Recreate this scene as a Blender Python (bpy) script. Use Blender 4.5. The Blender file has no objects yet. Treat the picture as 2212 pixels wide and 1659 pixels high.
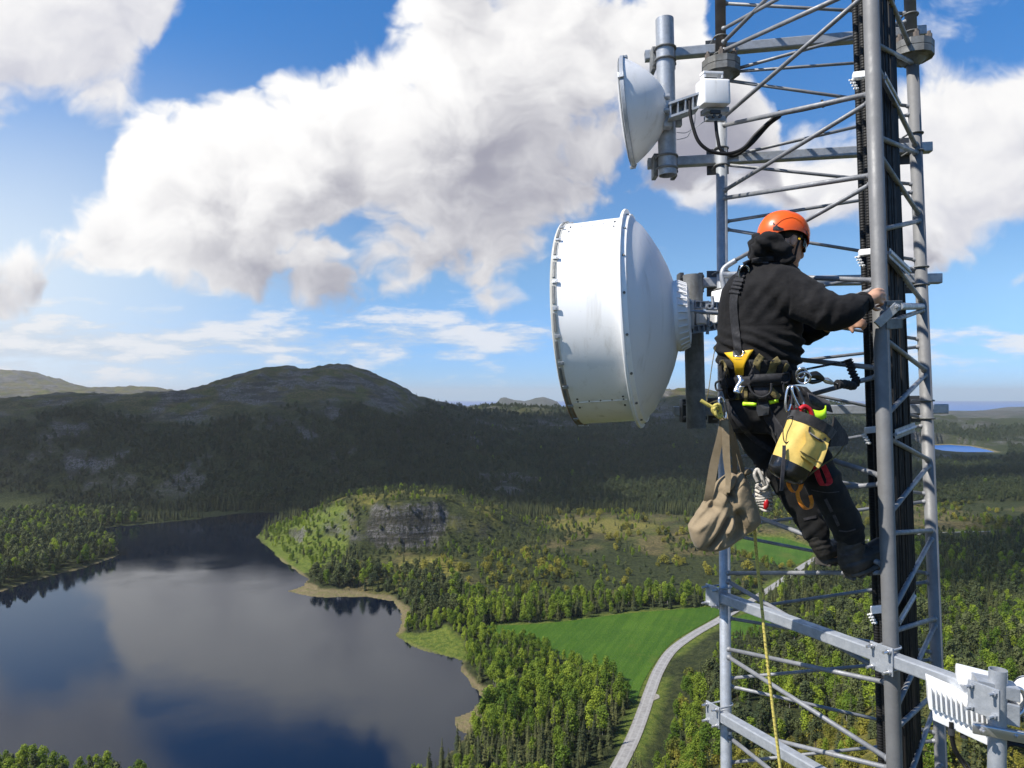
import bpy, bmesh, math, random
import numpy as np
from mathutils import Vector, Matrix, Quaternion
from mathutils.bvhtree import BVHTree

SC = bpy.context.scene
COL = SC.collection
rad = math.radians
# ---------------------------------------------------------------- survey constants
# A picture position (px, py) is measured on a 2212 x 1659 copy of the photograph.
F, CX, HY, CAMZ = 1534.0, 1106.0, 857.0, 150.0

def W(px, py, d):
    """world point seen at (px, py), d metres in front of the camera"""
    return Vector(((px - CX) / F * d, d, CAMZ - (py - HY) / F * d))

def G(px, py, z=0.0):
    """ground point (x, y) of height z seen at (px, py)"""
    d = (CAMZ - z) * F / (py - HY)
    return ((px - CX) / F * d, d)

# ---------------------------------------------------------------- camera
cam = bpy.data.cameras.new('camera')
cam_o = bpy.data.objects.new('camera', cam)
COL.objects.link(cam_o)
cam_o.location = (0, 0, CAMZ)
cam_o.rotation_euler = (rad(90), 0, 0)
cam.sensor_width = 36
cam.lens = 36 * F / 2212
cam.shift_y = (HY - 829.5) / 2212
cam.clip_start = 0.1
cam.clip_end = 200000
SC.camera = cam_o

# ---------------------------------------------------------------- sun, sky, exposure
SUN = Vector((-0.60, -0.25, 0.76)).normalized()
sun = bpy.data.lights.new('sun', 'SUN')
sun.energy = 5.0
sun.angle = rad(0.5)
sun.color = (1.0, 0.95, 0.87)
sun_o = bpy.data.objects.new('sun', sun)
COL.objects.link(sun_o)
sun_o.location = (-60, -25, 240)
sun_o.rotation_euler = SUN.to_track_quat('Z', 'Y').to_euler()

SC.view_settings.view_transform = 'Standard'
SC.view_settings.look = 'None'
SC.view_settings.exposure = 0.5
SC.view_settings.gamma = 1.0
SC.cycles.max_bounces = 6
SC.cycles.diffuse_bounces = 3
SC.cycles.glossy_bounces = 3
SC.cycles.transparent_max_bounces = 8
SC.cycles.volume_bounces = 0
SC.cycles.use_denoising = True


class NB:
    """small builder for node graphs"""
    dim = '3D'

    def __init__(s, tree):
        s.t = tree
        s.n = tree.nodes
        s.l = tree.links

    def node(s, typ, **kw):
        n = s.n.new(typ)
        for k, v in kw.items():
            setattr(n, k, v)
        return n

    def put(s, sock, v):
        if v is None:
            return
        if isinstance(v, (int, float)):
            try:
                sock.default_value = v
            except TypeError:
                sock.default_value = (v, v, v) if len(sock.default_value) == 3 else (v, v, v, 1)
        elif isinstance(v, (tuple, list)):
            if len(sock.default_value) == 4 and len(v) == 3:
                v = tuple(v) + (1,)
            sock.default_value = v
        else:
            s.l.new(v, sock)

    def m(s, op, a, b=None, c=None, clamp=False):
        n = s.node('ShaderNodeMath', operation=op, use_clamp=clamp)
        s.put(n.inputs[0], a); s.put(n.inputs[1], b); s.put(n.inputs[2], c)
        return n.outputs[0]

    def ss(s, x, a, b, lo=0.0, hi=1.0):
        n = s.node('ShaderNodeMapRange', interpolation_type='SMOOTHSTEP')
        s.put(n.inputs['Value'], x)
        s.put(n.inputs['From Min'], a); s.put(n.inputs['From Max'], b)
        s.put(n.inputs['To Min'], lo); s.put(n.inputs['To Max'], hi)
        return n.outputs['Result']

    def noise(s, vec, scale, detail=4, rough=0.55, lac=2.0, dist=0.0):
        n = s.node('ShaderNodeTexNoise', noise_dimensions=s.dim)
        s.put(n.inputs['Vector'], vec)
        s.put(n.inputs['Scale'], scale); s.put(n.inputs['Detail'], detail)
        s.put(n.inputs['Roughness'], rough); s.put(n.inputs['Lacunarity'], lac)
        s.put(n.inputs['Distortion'], dist)
        return n.outputs[0]

    def mix(s, f, a, b):
        n = s.node('ShaderNodeMix', data_type='RGBA')
        s.put(n.inputs[0], f); s.put(n.inputs[6], a); s.put(n.inputs[7], b)
        return n.outputs[2]

    def comb(s, x, y, z=0.0):
        n = s.node('ShaderNodeCombineXYZ')
        s.put(n.inputs[0], x); s.put(n.inputs[1], y); s.put(n.inputs[2], z)
        return n.outputs[0]

    def vadd(s, a, b):
        n = s.node('ShaderNodeVectorMath', operation='ADD')
        s.put(n.inputs[0], a); s.put(n.inputs[1], b)
        return n.outputs[0]

    def vmul(s, a, b):
        n = s.node('ShaderNodeVectorMath', operation='MULTIPLY')
        s.put(n.inputs[0], a); s.put(n.inputs[1], b)
        return n.outputs[0]

    def curve(s, x, pts):
        """pts over x in 0..1, values in 0..1"""
        n = s.node('ShaderNodeFloatCurve')
        c = n.mapping.curves[0]
        n.mapping.use_clip = False
        while len(c.points) < len(pts):
            c.points.new(0.5, 0.5)
        for p, q in zip(c.points, pts):
            p.location = q
            p.handle_type = 'AUTO_CLAMPED'
        n.mapping.update()
        s.put(n.inputs['Value'], x)
        return n.outputs[0]


world = bpy.data.worlds.new('World')
SC.world = world
world.use_nodes = True
world.cycles.sampling_method = 'MANUAL'
world.cycles.sample_map_resolution = 512
wt = world.node_tree
wt.nodes.clear()
b = NB(wt)
b.dim = '2D'
sky = b.node('ShaderNodeTexSky', sky_type='NISHITA', sun_disc=False)
sky.sun_elevation = math.asin(SUN.z)
sky.sun_rotation = math.atan2(SUN.x, SUN.y)
sky.altitude = 200
sky.air_density = 1.0
sky.dust_density = 0.0
sky.ozone_density = 1.5
tc = b.node('ShaderNodeTexCoord')
sep = b.node('ShaderNodeSeparateXYZ')
wt.links.new(tc.outputs['Generated'], sep.inputs[0])
dx, dy, dz = sep.outputs
wt.links.new(b.comb(dx, dy, b.m('MAXIMUM', dz, 0.006)), sky.inputs[0])
yy = b.m('MAXIMUM', dy, 0.22)
U = b.m('DIVIDE', dx, yy)
V = b.m('DIVIDE', dz, yy)
# clouds stand in fixed compass directions: U = east/north slope, V = height/north slope
# curve abscissa: px -1200..3400 -> 0..1 ; ordinate: py 900..-300 -> 0..1
ua = b.m('MULTIPLY_ADD', U, F / 4600.0, (CX + 1200.0) / 4600.0)
va = b.m('MULTIPLY_ADD', V, F / 1200.0, (900.0 - HY) / 1200.0)
cx = lambda p: (p + 1200.0) / 4600.0
cy = lambda p: (900.0 - p) / 1200.0


def cl(pts):
    return [(cx(x), cy(y)) for x, y in pts]


P0 = b.comb(U, V, 0.0)
warp = b.node('ShaderNodeTexNoise', noise_dimensions='2D')
b.put(warp.inputs['Vector'], P0); b.put(warp.inputs['Scale'], 6.0); b.put(warp.inputs['Detail'], 4)
wv = b.vmul(b.vadd(warp.outputs['Color'], (-0.5, -0.5, -0.5)), (0.10, 0.10, 0.0))
P1 = b.vadd(P0, wv)
PN = b.vmul(P1, (1.0, 1.25, 1.0))


def puff(off, detail):
    """billowing cumulus density, 0..1"""
    p = b.vadd(PN, off) if off else PN
    v = b.node('ShaderNodeTexVoronoi', feature='F1', voronoi_dimensions='2D', normalize=True)
    b.put(v.inputs['Vector'], p); b.put(v.inputs['Scale'], 6.5); b.put(v.inputs['Detail'], 3.0)
    b.put(v.inputs['Roughness'], 0.50); b.put(v.inputs['Lacunarity'], 2.2)
    n = b.noise(p, 4.2, detail, 0.52)
    return b.m('ADD', b.m('MULTIPLY', b.m('SUBTRACT', 0.55, v.outputs['Distance']), 0.50), n)


n1 = puff(None, 11)
n2 = puff((-0.026, 0.032, 0.0), 5)
nb = b.noise(b.vadd(PN, (3.1, 1.7, 0.0)), 3.4, 6, 0.55)


def layer(top, bot, feather, amp, nz):
    T = b.curve(ua, cl(top)); B = b.curve(ua, cl(bot))
    mk = b.m('MINIMUM', b.m('SUBTRACT', T, va), b.m('SUBTRACT', va, B))
    mk = b.m('MINIMUM', mk, 0.13)
    d = b.m('ADD', b.m('MULTIPLY', mk, 1.0 / feather), b.m('MULTIPLY', b.m('SUBTRACT', nz, 0.57), amp))
    h = b.m('DIVIDE', b.m('SUBTRACT', va, B), b.m('MAXIMUM', b.m('SUBTRACT', T, B), 0.02))
    return d, h

# the great cumulus
d1, h1 = layer(
    [(-1200, 500), (-300, 640), (0, 515), (110, 460), (225, 375), (325, 275), (400, 215), (490, 185), (620, 165),
     (740, 110), (850, 40), (960, -20), (1100, -60), (1300, -100), (1440, -110), (1540, 40), (1660, 260), (1780, 560),
     (2000, 660), (2400, 640), (3400, 600)],
    [(-1200, 700), (-300, 610), (0, 640), (120, 655), (260, 660), (400, 640), (520, 600), (640, 580), (760, 582),
     (900, 578), (1060, 575), (1220, 575), (1310, 500), (1390, 410), (1470, 370), (1560, 340), (1640, 380), (1720, 440),
     (2000, 500), (2400, 600), (3400, 700)], 0.105, 4.6, n1)
# upper left bank and the cumulus behind the tower on the right
d2, h2 = layer(
    [(-1200, -500), (-300, -600), (200, -600), (370, -300), (430, -40), (520, 300), (1000, 420), (1350, 440), (1500, 385), (1620, 345), (1800, 335), (1900, 150),
     (2000, 95), (2080, 60), (2212, 30), (2400, -200), (2800, -300), (3400, -300)],
    [(-1200, 200), (-300, 280), (0, 262), (180, 250), (290, 180), (370, 80), (430, -10), (520, 400), (1000, 400), (1350, 490), (1500, 478), (1620, 470), (1800, 450), (1900, 500),
     (2000, 545), (2080, 530), (2212, 480), (2400, 480), (2800, 450), (3400, 300)], 0.10, 4.0, n1)
# low distant bands
n3 = b.noise(b.vmul(b.vadd(P0, b.vmul(wv, (0.3, 0.12, 0.0))), (1.7, 8.0, 1.0)), 3.9, 10, 0.64)
d3, h3 = layer(
    [(-1200, 680), (0, 680), (300, 700), (600, 700), (900, 690), (1100, 700), (1300, 722), (1700, 728), (2400, 726), (3400, 700)],
    [(-1200, 835), (0, 825), (300, 800), (600, 775), (900, 765), (1100, 765), (1300, 752), (1700, 744), (2400, 744), (3400, 760)], 0.055, 5.0, b.m('ADD', n3, 0.13))
al1 = b.ss(d1, 0.0, 0.62)
al2 = b.ss(d2, 0.0, 0.85)
al3 = b.ss(d3, -0.25, 1.1, 0.0, 0.80)
# light and grey sides of the clouds
rim = b.m('MULTIPLY', b.m('SUBTRACT', n1, n2), 1.75)
lit1 = b.m('ADD', b.m('ADD', b.ss(h1, 0.02, 0.85, -0.50, 0.42), b.m('MULTIPLY', b.m('SUBTRACT', nb, 0.5), 2.3)),
           b.m('ADD', rim, b.ss(ua, cx(250), cx(1400), 0.62, 0.16)))
lit1 = b.m('ADD', lit1, b.ss(d1, 0.1, 1.5, 0.30, 0.0))
lit2 = b.m('ADD', b.m('ADD', b.ss(h2, 0.0, 0.9, 0.25, 0.75), b.m('MULTIPLY', b.m('SUBTRACT', nb, 0.5), 1.2)), rim)
lit1 = b.ss(lit1, -0.50, 1.02)
lit2 = b.ss(lit2, -0.50, 1.05)
GREY = (0.36, 0.36, 0.43)
WHITE = (1.02, 1.01, 1.0)
c1 = b.mix(lit1, GREY, WHITE)
c2 = b.mix(lit2, (0.56, 0.57, 0.66), (1.0, 0.99, 0.98))
c3 = b.mix(b.ss(n3, 0.42, 0.62), (0.62, 0.70, 0.80), (0.93, 0.92, 0.92))

SKYS = 0.125
tint = b.mix(b.ss(V, -0.02, 0.20), (0.42, 0.68, 1.32), (0.86, 0.97, 1.10))
tint = b.mix(b.ss(V, 0.18, 0.60), tint, (0.74, 1.06, 1.38))
mt = b.node('ShaderNodeMix', data_type='RGBA', blend_type='MULTIPLY')
mt.inputs[0].default_value = 1.0
wt.links.new(sky.outputs[0], mt.inputs[6]); wt.links.new(tint, mt.inputs[7])
hs = b.node('ShaderNodeHueSaturation')
hs.inputs['Saturation'].default_value = 1.12
hs.inputs['Value'].default_value = SKYS
wt.links.new(mt.outputs[2], hs.inputs['Color'])
# sun-flare glow painted into the sky colour, low in the west
veil = b.m('MULTIPLY', b.ss(ua, cx(900), cx(-100)), b.ss(V, 0.56, 0.12))
skyc = b.mix(b.m('MULTIPLY', veil, 0.88), hs.outputs[0], (0.80, 0.90, 1.0))
col = b.mix(al3, skyc, c3)
col = b.mix(al2, col, c2)
col = b.mix(al1, col, c1)
bg = b.node('ShaderNodeBackground')
bg.inputs['Strength'].default_value = 0.72
b.put(bg.inputs['Color'], col)
wo = b.node('ShaderNodeOutputWorld')
wt.links.new(bg.outputs[0], wo.inputs[0])

# ---------------------------------------------------------------- generic helpers
def link(o):
    COL.objects.link(o)
    return o


def mesh_obj(name, verts, faces, mat=None, parent=None, smooth=True):
    me = bpy.data.meshes.new(name)
    me.from_pydata([tuple(v) for v in verts], [], faces)
    if smooth:
        me.shade_smooth()
    o = link(bpy.data.objects.new(name, me))
    for mm in (mat if isinstance(mat, (list, tuple)) else [mat]):
        if mm:
            me.materials.append(mm)
    if parent:
        o.parent = parent
    return o


def bm_obj(name, bm, mat=None, parent=None, smooth='angle'):
    me = bpy.data.meshes.new(name)
    bmesh.ops.recalc_face_normals(bm, faces=bm.faces)
    bm.to_mesh(me)
    bm.free()
    if smooth == 'angle':
        me.shade_smooth()
        try:
            me.set_sharp_from_angle(angle=rad(62))
        except Exception:
            pass
    elif smooth:
        me.shade_smooth()
    for mm in (mat if isinstance(mat, (list, tuple)) else [mat]):
        if mm:
            me.materials.append(mm)
    o = link(bpy.data.objects.new(name, me))
    if parent:
        o.parent = parent
    return o


def thing(name, loc, label, cat, group=None):
    o = link(bpy.data.objects.new(name, None))
    o.location = loc
    o.empty_display_size = 0.05
    return tag(o, label, cat, group)


def tag(o, label, cat, group=None, kind=None):
    o['label'] = label
    o['category'] = cat
    if group:
        o['group'] = group
    if kind:
        o['kind'] = kind
    return o


def struct(o, kind='structure', label=None):
    o['kind'] = kind
    if label:
        o['label'] = label
    return o


def keep(o, parent):
    """parent o to parent without moving it (parents are unrotated)"""
    o.parent = parent
    o.matrix_parent_inverse = Matrix.Translation(-parent.location)
    return o


def mat(name, color=(0.5, 0.5, 0.5), rough=0.5, metal=0.0, spec=0.5, var=0.0, vscale=8.0, bump=0.0, bscale=40.0,
        sheen=0.0, color2=None, detail=5, bstretch=None):
    m = bpy.data.materials.new(name)
    m.use_nodes = True
    t = m.node_tree
    bs = t.nodes['Principled BSDF']
    q = NB(t)
    tcn = q.node('ShaderNodeTexCoord')
    co = tcn.outputs['Object']
    c = tuple(color) + (1,)
    if var > 0 or color2:
        n = q.noise(co, vscale, detail, 0.6)
        c2 = color2 or tuple(max(0, x * (1 - var)) for x in color)
        cc = q.mix(q.ss(n, 0.35, 0.65), c2, color)
        t.links.new(cc, bs.inputs['Base Color'])
        r = q.ss(n, 0.3, 0.7, min(1, rough + 0.12), max(0, rough - 0.08))
        t.links.new(r, bs.inputs['Roughness'])
    else:
        bs.inputs['Base Color'].default_value = c
        bs.inputs['Roughness'].default_value = rough
    bs.inputs['Metallic'].default_value = metal
    bs.inputs['Specular IOR Level'].default_value = spec
    if sheen:
        bs.inputs['Sheen Weight'].default_value = sheen
        bs.inputs['Sheen Roughness'].default_value = 0.5
    if bump:
        v = co if not bstretch else q.vmul(co, bstretch)
        n = q.noise(v, bscale, 4, 0.6)
        bn = q.node('ShaderNodeBump')
        bn.inputs['Strength'].default_value = 1.0
        bn.inputs['Distance'].default_value = bump
        t.links.new(n, bn.inputs['Height'])
        t.links.new(bn.outputs[0], bs.inputs['Normal'])
    return m
# ================================================================ LANDSCAPE
rng = np.random.default_rng(11)


def hashn(ix, iy, seed):
    n = (ix.astype(np.int64) * 374761393 + iy.astype(np.int64) * 668265263 + seed * 1442695041) & 0xFFFFFFFF
    n = ((n ^ (n >> 13)) * 1274126177) & 0xFFFFFFFF
    n = (n ^ (n >> 16)) & 0xFFFFFFFF
    return n / 4294967295.0


def vnoise(x, y, seed=0):
    ix = np.floor(x); iy = np.floor(y)
    fx = x - ix; fy = y - iy
    ux = fx * fx * fx * (fx * (fx * 6 - 15) + 10); uy = fy * fy * fy * (fy * (fy * 6 - 15) + 10)
    ix = ix.astype(np.int64); iy = iy.astype(np.int64)
    a = hashn(ix, iy, seed); b_ = hashn(ix + 1, iy, seed)
    c = hashn(ix, iy + 1, seed); d = hashn(ix + 1, iy + 1, seed)
    return (a * (1 - ux) + b_ * ux) * (1 - uy) + (c * (1 - ux) + d * ux) * uy


def fbm(x, y, seed=0, octv=5, gain=0.5):
    s = 0; a = 1.0; t = 0
    for k in range(octv):
        r = 0.7 * k
        xr = x * math.cos(r) - y * math.sin(r); yr = x * math.sin(r) + y * math.cos(r)
        s = s + a * vnoise(xr * 2 ** k + 17.3 * k, yr * 2 ** k - 9.1 * k, seed + k); t += a; a *= gain
    return s / t


def sstep(a, b_, x):
    t = np.clip((x - a) / (b_ - a), 0, 1)
    return t * t * (3 - 2 * t)


def poly_sd(px, py, poly):
    """signed distance to a polygon, negative inside"""
    P = np.array(poly, float)
    d2 = np.full(px.shape, 1e18); inside = np.zeros(px.shape, bool)
    for i in range(len(P)):
        ax, ay = P[i]; bx, by = P[(i + 1) % len(P)]
        ex, ey = bx - ax, by - ay
        t = np.clip(((px - ax) * ex + (py - ay) * ey) / (ex * ex + ey * ey + 1e-12), 0, 1)
        d2 = np.minimum(d2, (px - ax - t * ex) ** 2 + (py - ay - t * ey) ** 2)
        cond = ((ay > py) != (by > py)) & (px < (bx - ax) * (py - ay) / (by - ay + 1e-12) + ax)
        inside ^= cond
    d = np.sqrt(d2)
    return np.where(inside, -d, d)


def line_d(px, py, pts):
    P = np.array(pts, float)
    d2 = np.full(px.shape, 1e18)
    for i in range(len(P) - 1):
        ax, ay = P[i]; bx, by = P[i + 1]
        ex, ey = bx - ax, by - ay
        t = np.clip(((px - ax) * ex + (py - ay) * ey) / (ex * ex + ey * ey + 1e-12), 0, 1)
        d2 = np.minimum(d2, (px - ax - t * ex) ** 2 + (py - ay - t * ey) ** 2)
    return np.sqrt(d2)


def smooth_line(pts, n=6):
    P = [np.array(p, float) for p in pts]
    out = []
    for i in range(len(P) - 1):
        p0 = P[max(i - 1, 0)]; p1 = P[i]; p2 = P[i + 1]; p3 = P[min(i + 2, len(P) - 1)]
        for k in range(n):
            t = k / n
            out.append(0.5 * ((2 * p1) + (-p0 + p2) * t + (2 * p0 - 5 * p1 + 4 * p2 - p3) * t * t +
                              (-p0 + 3 * p1 - 3 * p2 + p3) * t ** 3))
    out.append(P[-1])
    return [tuple(p) for p in out]


LAKE_PX = [(195, 1143), (260, 1137), (350, 1129), (430, 1121), (500, 1111), (560, 1107), (628, 1107), (600, 1122), (570, 1140),
           (553, 1161), (582, 1185), (617, 1217), (651, 1240), (664, 1252), (657, 1264), (622, 1277), (646, 1284),
           (700, 1290), (799, 1289), (848, 1299), (868, 1328), (868, 1353), (858, 1373), (888, 1395), (937, 1412),
           (978, 1422), (998, 1428), (1001, 1461), (1016, 1478), (1038, 1508), (1016, 1535), (981, 1550), (979, 1565),
           (988, 1577), (1006, 1586), (976, 1619), (937, 1656), (800, 1770), (600, 1830), (420, 1760), (320, 1700),
           (250, 1672), (100, 1655), (-100, 1650), (-600, 1760), (-1500, 1900), (-1900, 1700), (-1300, 1420), (-300, 1320), (0, 1277), (100, 1247), (180, 1227),
           (258, 1199), (252, 1178)]
LAKE = [G(*p) for p in LAKE_PX]
FIELD_PX = [(1052, 1352), (1130, 1350), (1200, 1345), (1290, 1334), (1350, 1326), (1450, 1318), (1554, 1311), (1556, 1326),
            (1500, 1359), (1452, 1388), (1415, 1432), (1388, 1478), (1371, 1520), (1352, 1500), (1330, 1462), (1250, 1432), (1150, 1393), (1065, 1371)]
FIELD = [G(x, y, 4.5) for x, y in FIELD_PX]
FIELD2_PX = [(1588, 1168), (1640, 1160), (1690, 1162), (1757, 1185), (1738, 1213), (1690, 1222), (1640, 1212), (1590, 1190)]
FIELD2 = [G(x, y, 4.5) for x, y in FIELD2_PX]
FIELD3_PX = [(1570, 1345), (1620, 1325), (1700, 1335), (1640, 1365), (1560, 1385)]
FIELD3 = [G(x, y, 4.5) for x, y in FIELD3_PX]
ROAD_PX = [(1270, 1790), (1300, 1722), (1337, 1655), (1366, 1598), (1387, 1545), (1406, 1490), (1424, 1446), (1452, 1405), (1498, 1371), (1550, 1341),
           (1620, 1300), (1690, 1254), (1760, 1208), (1840, 1176), (1940, 1158), (2080, 1150), (2300, 1146), (2700, 1140)]
ROAD = smooth_line([G(x, y, 4.6) for x, y in ROAD_PX], 8)
SPITS = [[G(*p) for p in q] for q in (
    [(622, 1275), (655, 1262), (672, 1262), (690, 1278), (770, 1282), (850, 1292), (885, 1318), (888, 1345), (870, 1370), (858, 1375), (868, 1340), (845, 1302), (790, 1290), (700, 1292), (646, 1285)],
    [(995, 1440), (1040, 1485), (1078, 1495), (1062, 1520), (1040, 1545), (1020, 1585), (975, 1575), (985, 1545), (1030, 1525), (1005, 1475)])]
REEDS = [[G(*p) for p in q] for q in ([(862, 1368), (900, 1378), (960, 1372), (1000, 1400), (1004, 1428), (930, 1414), (880, 1394)],)]
POND = [G(x, y, 2) for x, y in [(1995, 963), (2050, 961), (2095, 964), (2130, 971), (2150, 977), (2090, 977), (2050, 975), (2010, 972), (1960, 970)]]

DK = [0, 60, 150, 230, 290, 340, 420, 520, 620, 720, 850, 930, 1050, 1140, 1250, 1500, 1750, 2000, 2300, 2700, 3200, 3900, 5000, 6500, 9000]
PK = [-900, -300, 40, 200, 330, 450, 560, 650, 740, 830, 900, 1000, 1150, 1300, 1450, 1600, 1750, 1900, 2050, 2212, 2600, 3200]
near_L = [108, 82, 48, 14, 2.0, 2.5, 3, 4, 4, 4, 4, 3]
near_M = [108, 82, 48, 20, 4.5, 4.5, 4.5, 4.5, 5, 7, 6, 4]
near_R = [108, 84, 56, 34, 22, 17, 10, 6, 6, 8, 8, 8]
near_RR = [108, 86, 62, 46, 36, 30, 22, 14, 10, 10, 9, 8]
ZT = {
    -900: near_L + [70, 108, 130, 140, 140, 145, 150, 170, 190, 215, 250, 200, 60],
    -300: near_L + [72, 110, 132, 138, 132, 135, 145, 165, 185, 220, 300, 200, 60],
    40: near_L + [74, 114, 136, 139, 126, 122, 128, 150, 172, 200, 330, 250, 60],
    200: near_L + [74, 114, 137, 141, 126, 122, 130, 150, 172, 196, 205, 120, 40],
    330: near_L + [72, 112, 137, 144, 134, 132, 140, 155, 172, 192, 180, 100, 20],
    450: near_L + [68, 108, 142, 176, 168, 150, 150, 150, 150, 120, 60, 0, 0],
    560: near_L + [64, 106, 148, 206, 190, 150, 120, 110, 90, 60, 10, -30, -30],
    650: near_L + [62, 104, 150, 214, 206, 160, 120, 90, 60, 20, -20, -30, -30],
    740: near_M + [54, 96, 146, 216, 212, 160, 110, 70, 30, 0, -30, -30, -30],
    830: near_M + [44, 78, 122, 180, 172, 130, 90, 50, 10, -20, -30, -30, -30],
    900: near_M + [30, 54, 88, 138, 146, 120, 80, 40, 0, -25, -30, -30, -30],
    1000: near_M + [18, 32, 50, 84, 110, 112, 92, 60, 25, 0, -25, -30, -30],
    1150: near_M + [14, 24, 40, 66, 90, 106, 104, 70, 30, 0, -25, -30, -30],
    1300: near_M + [14, 24, 38, 62, 88, 108, 118, 90, 35, 0, -25, -30, -30],
    1450: near_M + [12, 20, 34, 62, 98, 142, 170, 120, 45, 0, -25, -30, -30],
    1600: near_R + [10, 16, 26, 46, 76, 116, 150, 112, 40, 0, -25, -30, -30],
    1750: near_R + [10, 12, 16, 28, 48, 84, 126, 104, 40, 0, -25, -30, -30],
    1900: near_RR + [10, 10, 12, 16, 26, 52, 88, 84, 40, 0, -25, -30, -30],
    2050: near_RR + [10, 10, 10, 8, 6, 7, 44, 66, 40, 6, -15, -30, -30],
    2212: near_RR + [10, 10, 10, 8, 7, 9, 36, 52, 40, 16, -8, -30, -30],
    2600: near_RR + [12, 12, 14, 16, 20, 30, 44, 50, 42, 26, 6, -30, -30],
    3200: near_RR + [14, 16, 18, 24, 34, 44, 50, 54, 46, 30, 10, -30, -30]}
ZTAB = np.array([ZT[p] for p in PK], float)


def catmull(i, n):
    k = np.clip(np.floor(i).astype(int), 0, n - 2)
    t = np.clip(i - k, 0, 1)
    idx = [np.clip(k + o, 0, n - 1) for o in (-1, 0, 1, 2)]
    t2, t3 = t * t, t * t * t
    w = [0.5 * (-t3 + 2 * t2 - t), 0.5 * (3 * t3 - 5 * t2 + 2), 0.5 * (-3 * t3 + 4 * t2 + t), 0.5 * (t3 - t2)]
    return idx, w


KN = (-98.0, 752.0)          # the rocky knoll


def terrain(x, y):
    """ground height; the valley was surveyed along bearings from the mast"""
    az = np.arctan2(x, y)
    r = np.hypot(x, y)
    azc = np.clip(az, -0.95, 0.95)
    px = CX + F * np.tan(azc)
    d = np.where(np.abs(az) < 0.95, r * np.cos(azc), r * math.cos(0.95))
    pi_ = np.interp(px, PK, np.arange(len(PK)))
    di = np.interp(d, DK, np.arange(len(DK)))
    ip, wp = catmull(pi_, len(PK)); idd, wd = catmull(di, len(DK))
    z = 0
    for a, wa in zip(ip, wp):
        for c, wc in zip(idd, wd):
            z = z + ZTAB[a, c] * wa * wc
    hi = sstep(8, 60, z) * sstep(500, 1000, d)
    z = z + hi * ((fbm(x / 260, y / 260, 3, 6, 0.52) - 0.5) * 46 + (np.abs(fbm(x / 90, y / 90, 8, 5) - 0.5)) * -36 + 5)
    led = (fbm(x / 45, y / 30, 15, 4) - 0.5) * 10 * sstep(90, 170, z)
    z = z + hi * led
    lowm = sstep(10, 60, np.abs(x) * 0 + d - 250) * (1 - sstep(900, 1000, d))
    z = z + lowm * (fbm(x / 70, y / 70, 5, 4) - 0.42) * np.where(px > 1480, 7, 5)
    # knoll with a cliff on its near face
    ex, ey = x - KN[0], y - KN[1]
    wob = (fbm(x / 60, y / 60, 21, 4) - 0.5) * 0.35
    rr = np.hypot(ex / np.where(ex < 0, 165, 130), ey / np.where(ey < 0, 100, 110)) + wob
    soft = 1 - sstep(0.30, 1.0, rr)
    cw = (1 - sstep(26, 44, np.abs(ex + 4 + 60 * wob))) * (ey < -20)
    hard = 1 - sstep(0.60, 0.74, rr)
    crag = (fbm(x / 9, y / 30, 77, 4) - 0.5) * cw * sstep(0.55, 0.75, rr) * (1 - sstep(0.8, 1.0, rr))
    kh = crag * 16 + 40 * (soft * (1 - cw) + hard * cw) + 5 * (fbm(x / 24, y / 24, 30, 4) - 0.5) * soft
    z = z + kh
    # flat ground along road and fields
    rd = line_d(x, y, ROAD)
    fd = np.minimum(poly_sd(x, y, FIELD), np.minimum(poly_sd(x, y, FIELD2), poly_sd(x, y, FIELD3)))
    fl = np.maximum(1 - sstep(5, 22, rd), 1 - sstep(0, 14, fd))
    z = z * (1 - fl) + 4.5 * fl
    # lake basin
    sd = poly_sd(x, y, LAKE) + (fbm(x / 14, y / 14, 41, 3) - 0.5) * 5.0
    shore = 0.35 + np.clip(sd, 0, 40) * 0.16
    z = np.where(sd > 0, np.minimum(np.maximum(z, 0.35), shore + np.maximum(sd - 25, 0) * 1.2), np.maximum(-0.25 + sd * 0.14, -6))
    pd = poly_sd(x, y, POND)
    z = np.where(pd < 30, np.where(pd < 0, 0.5, np.clip(z, 2.5, 2.6 + pd * 0.1)), z)
    return z


# ---- one ground sheet, rings round the mast
azs = np.concatenate([np.linspace(-math.pi, -0.82, 34)[:-1], np.linspace(-0.82, 0.82, 780), np.linspace(0.82, math.pi, 34)[1:]])
rs = np.concatenate([[1.0], np.geomspace(12, 262, 34)[:-1], np.geomspace(262, 2700, 420)[:-1], np.geomspace(2700, 9000, 70)])
AA, RR = np.meshgrid(azs, rs)
TX, TY = RR * np.sin(AA), RR * np.cos(AA)
TZ = terrain(TX, TY)
nr, na = TX.shape
verts = np.stack([TX.ravel(), TY.ravel(), TZ.ravel()], 1)
ii, jj = np.meshgrid(np.arange(nr - 1), np.arange(na - 1), indexing='ij')
q0 = (ii * na + jj).ravel()
quads = np.stack([q0, q0 + 1, q0 + na + 1, q0 + na], 1)


def np_mesh(name, verts, quads):
    me = bpy.data.meshes.new(name)
    k = quads.shape[1]
    me.vertices.add(len(verts)); me.vertices.foreach_set('co', verts.astype(np.float32).ravel())
    me.loops.add(quads.size); me.loops.foreach_set('vertex_index', quads.astype(np.int32).ravel())
    me.polygons.add(len(quads))
    me.polygons.foreach_set('loop_start', np.arange(0, quads.size, k, dtype=np.int32))
    me.polygons.foreach_set('loop_total', np.full(len(quads), k, dtype=np.int32))
    me.update(calc_edges=True)
    me.validate()
    return me


def fattr(me, name, vals):
    a = me.attributes.new(name, 'FLOAT', 'POINT')
    a.data.foreach_set('value', np.asarray(vals, np.float32).ravel())


gm = np_mesh('ground', verts, quads[:, ::-1])
gm.shade_smooth()
ground = link(bpy.data.objects.new('ground', gm))
struct(ground)


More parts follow.
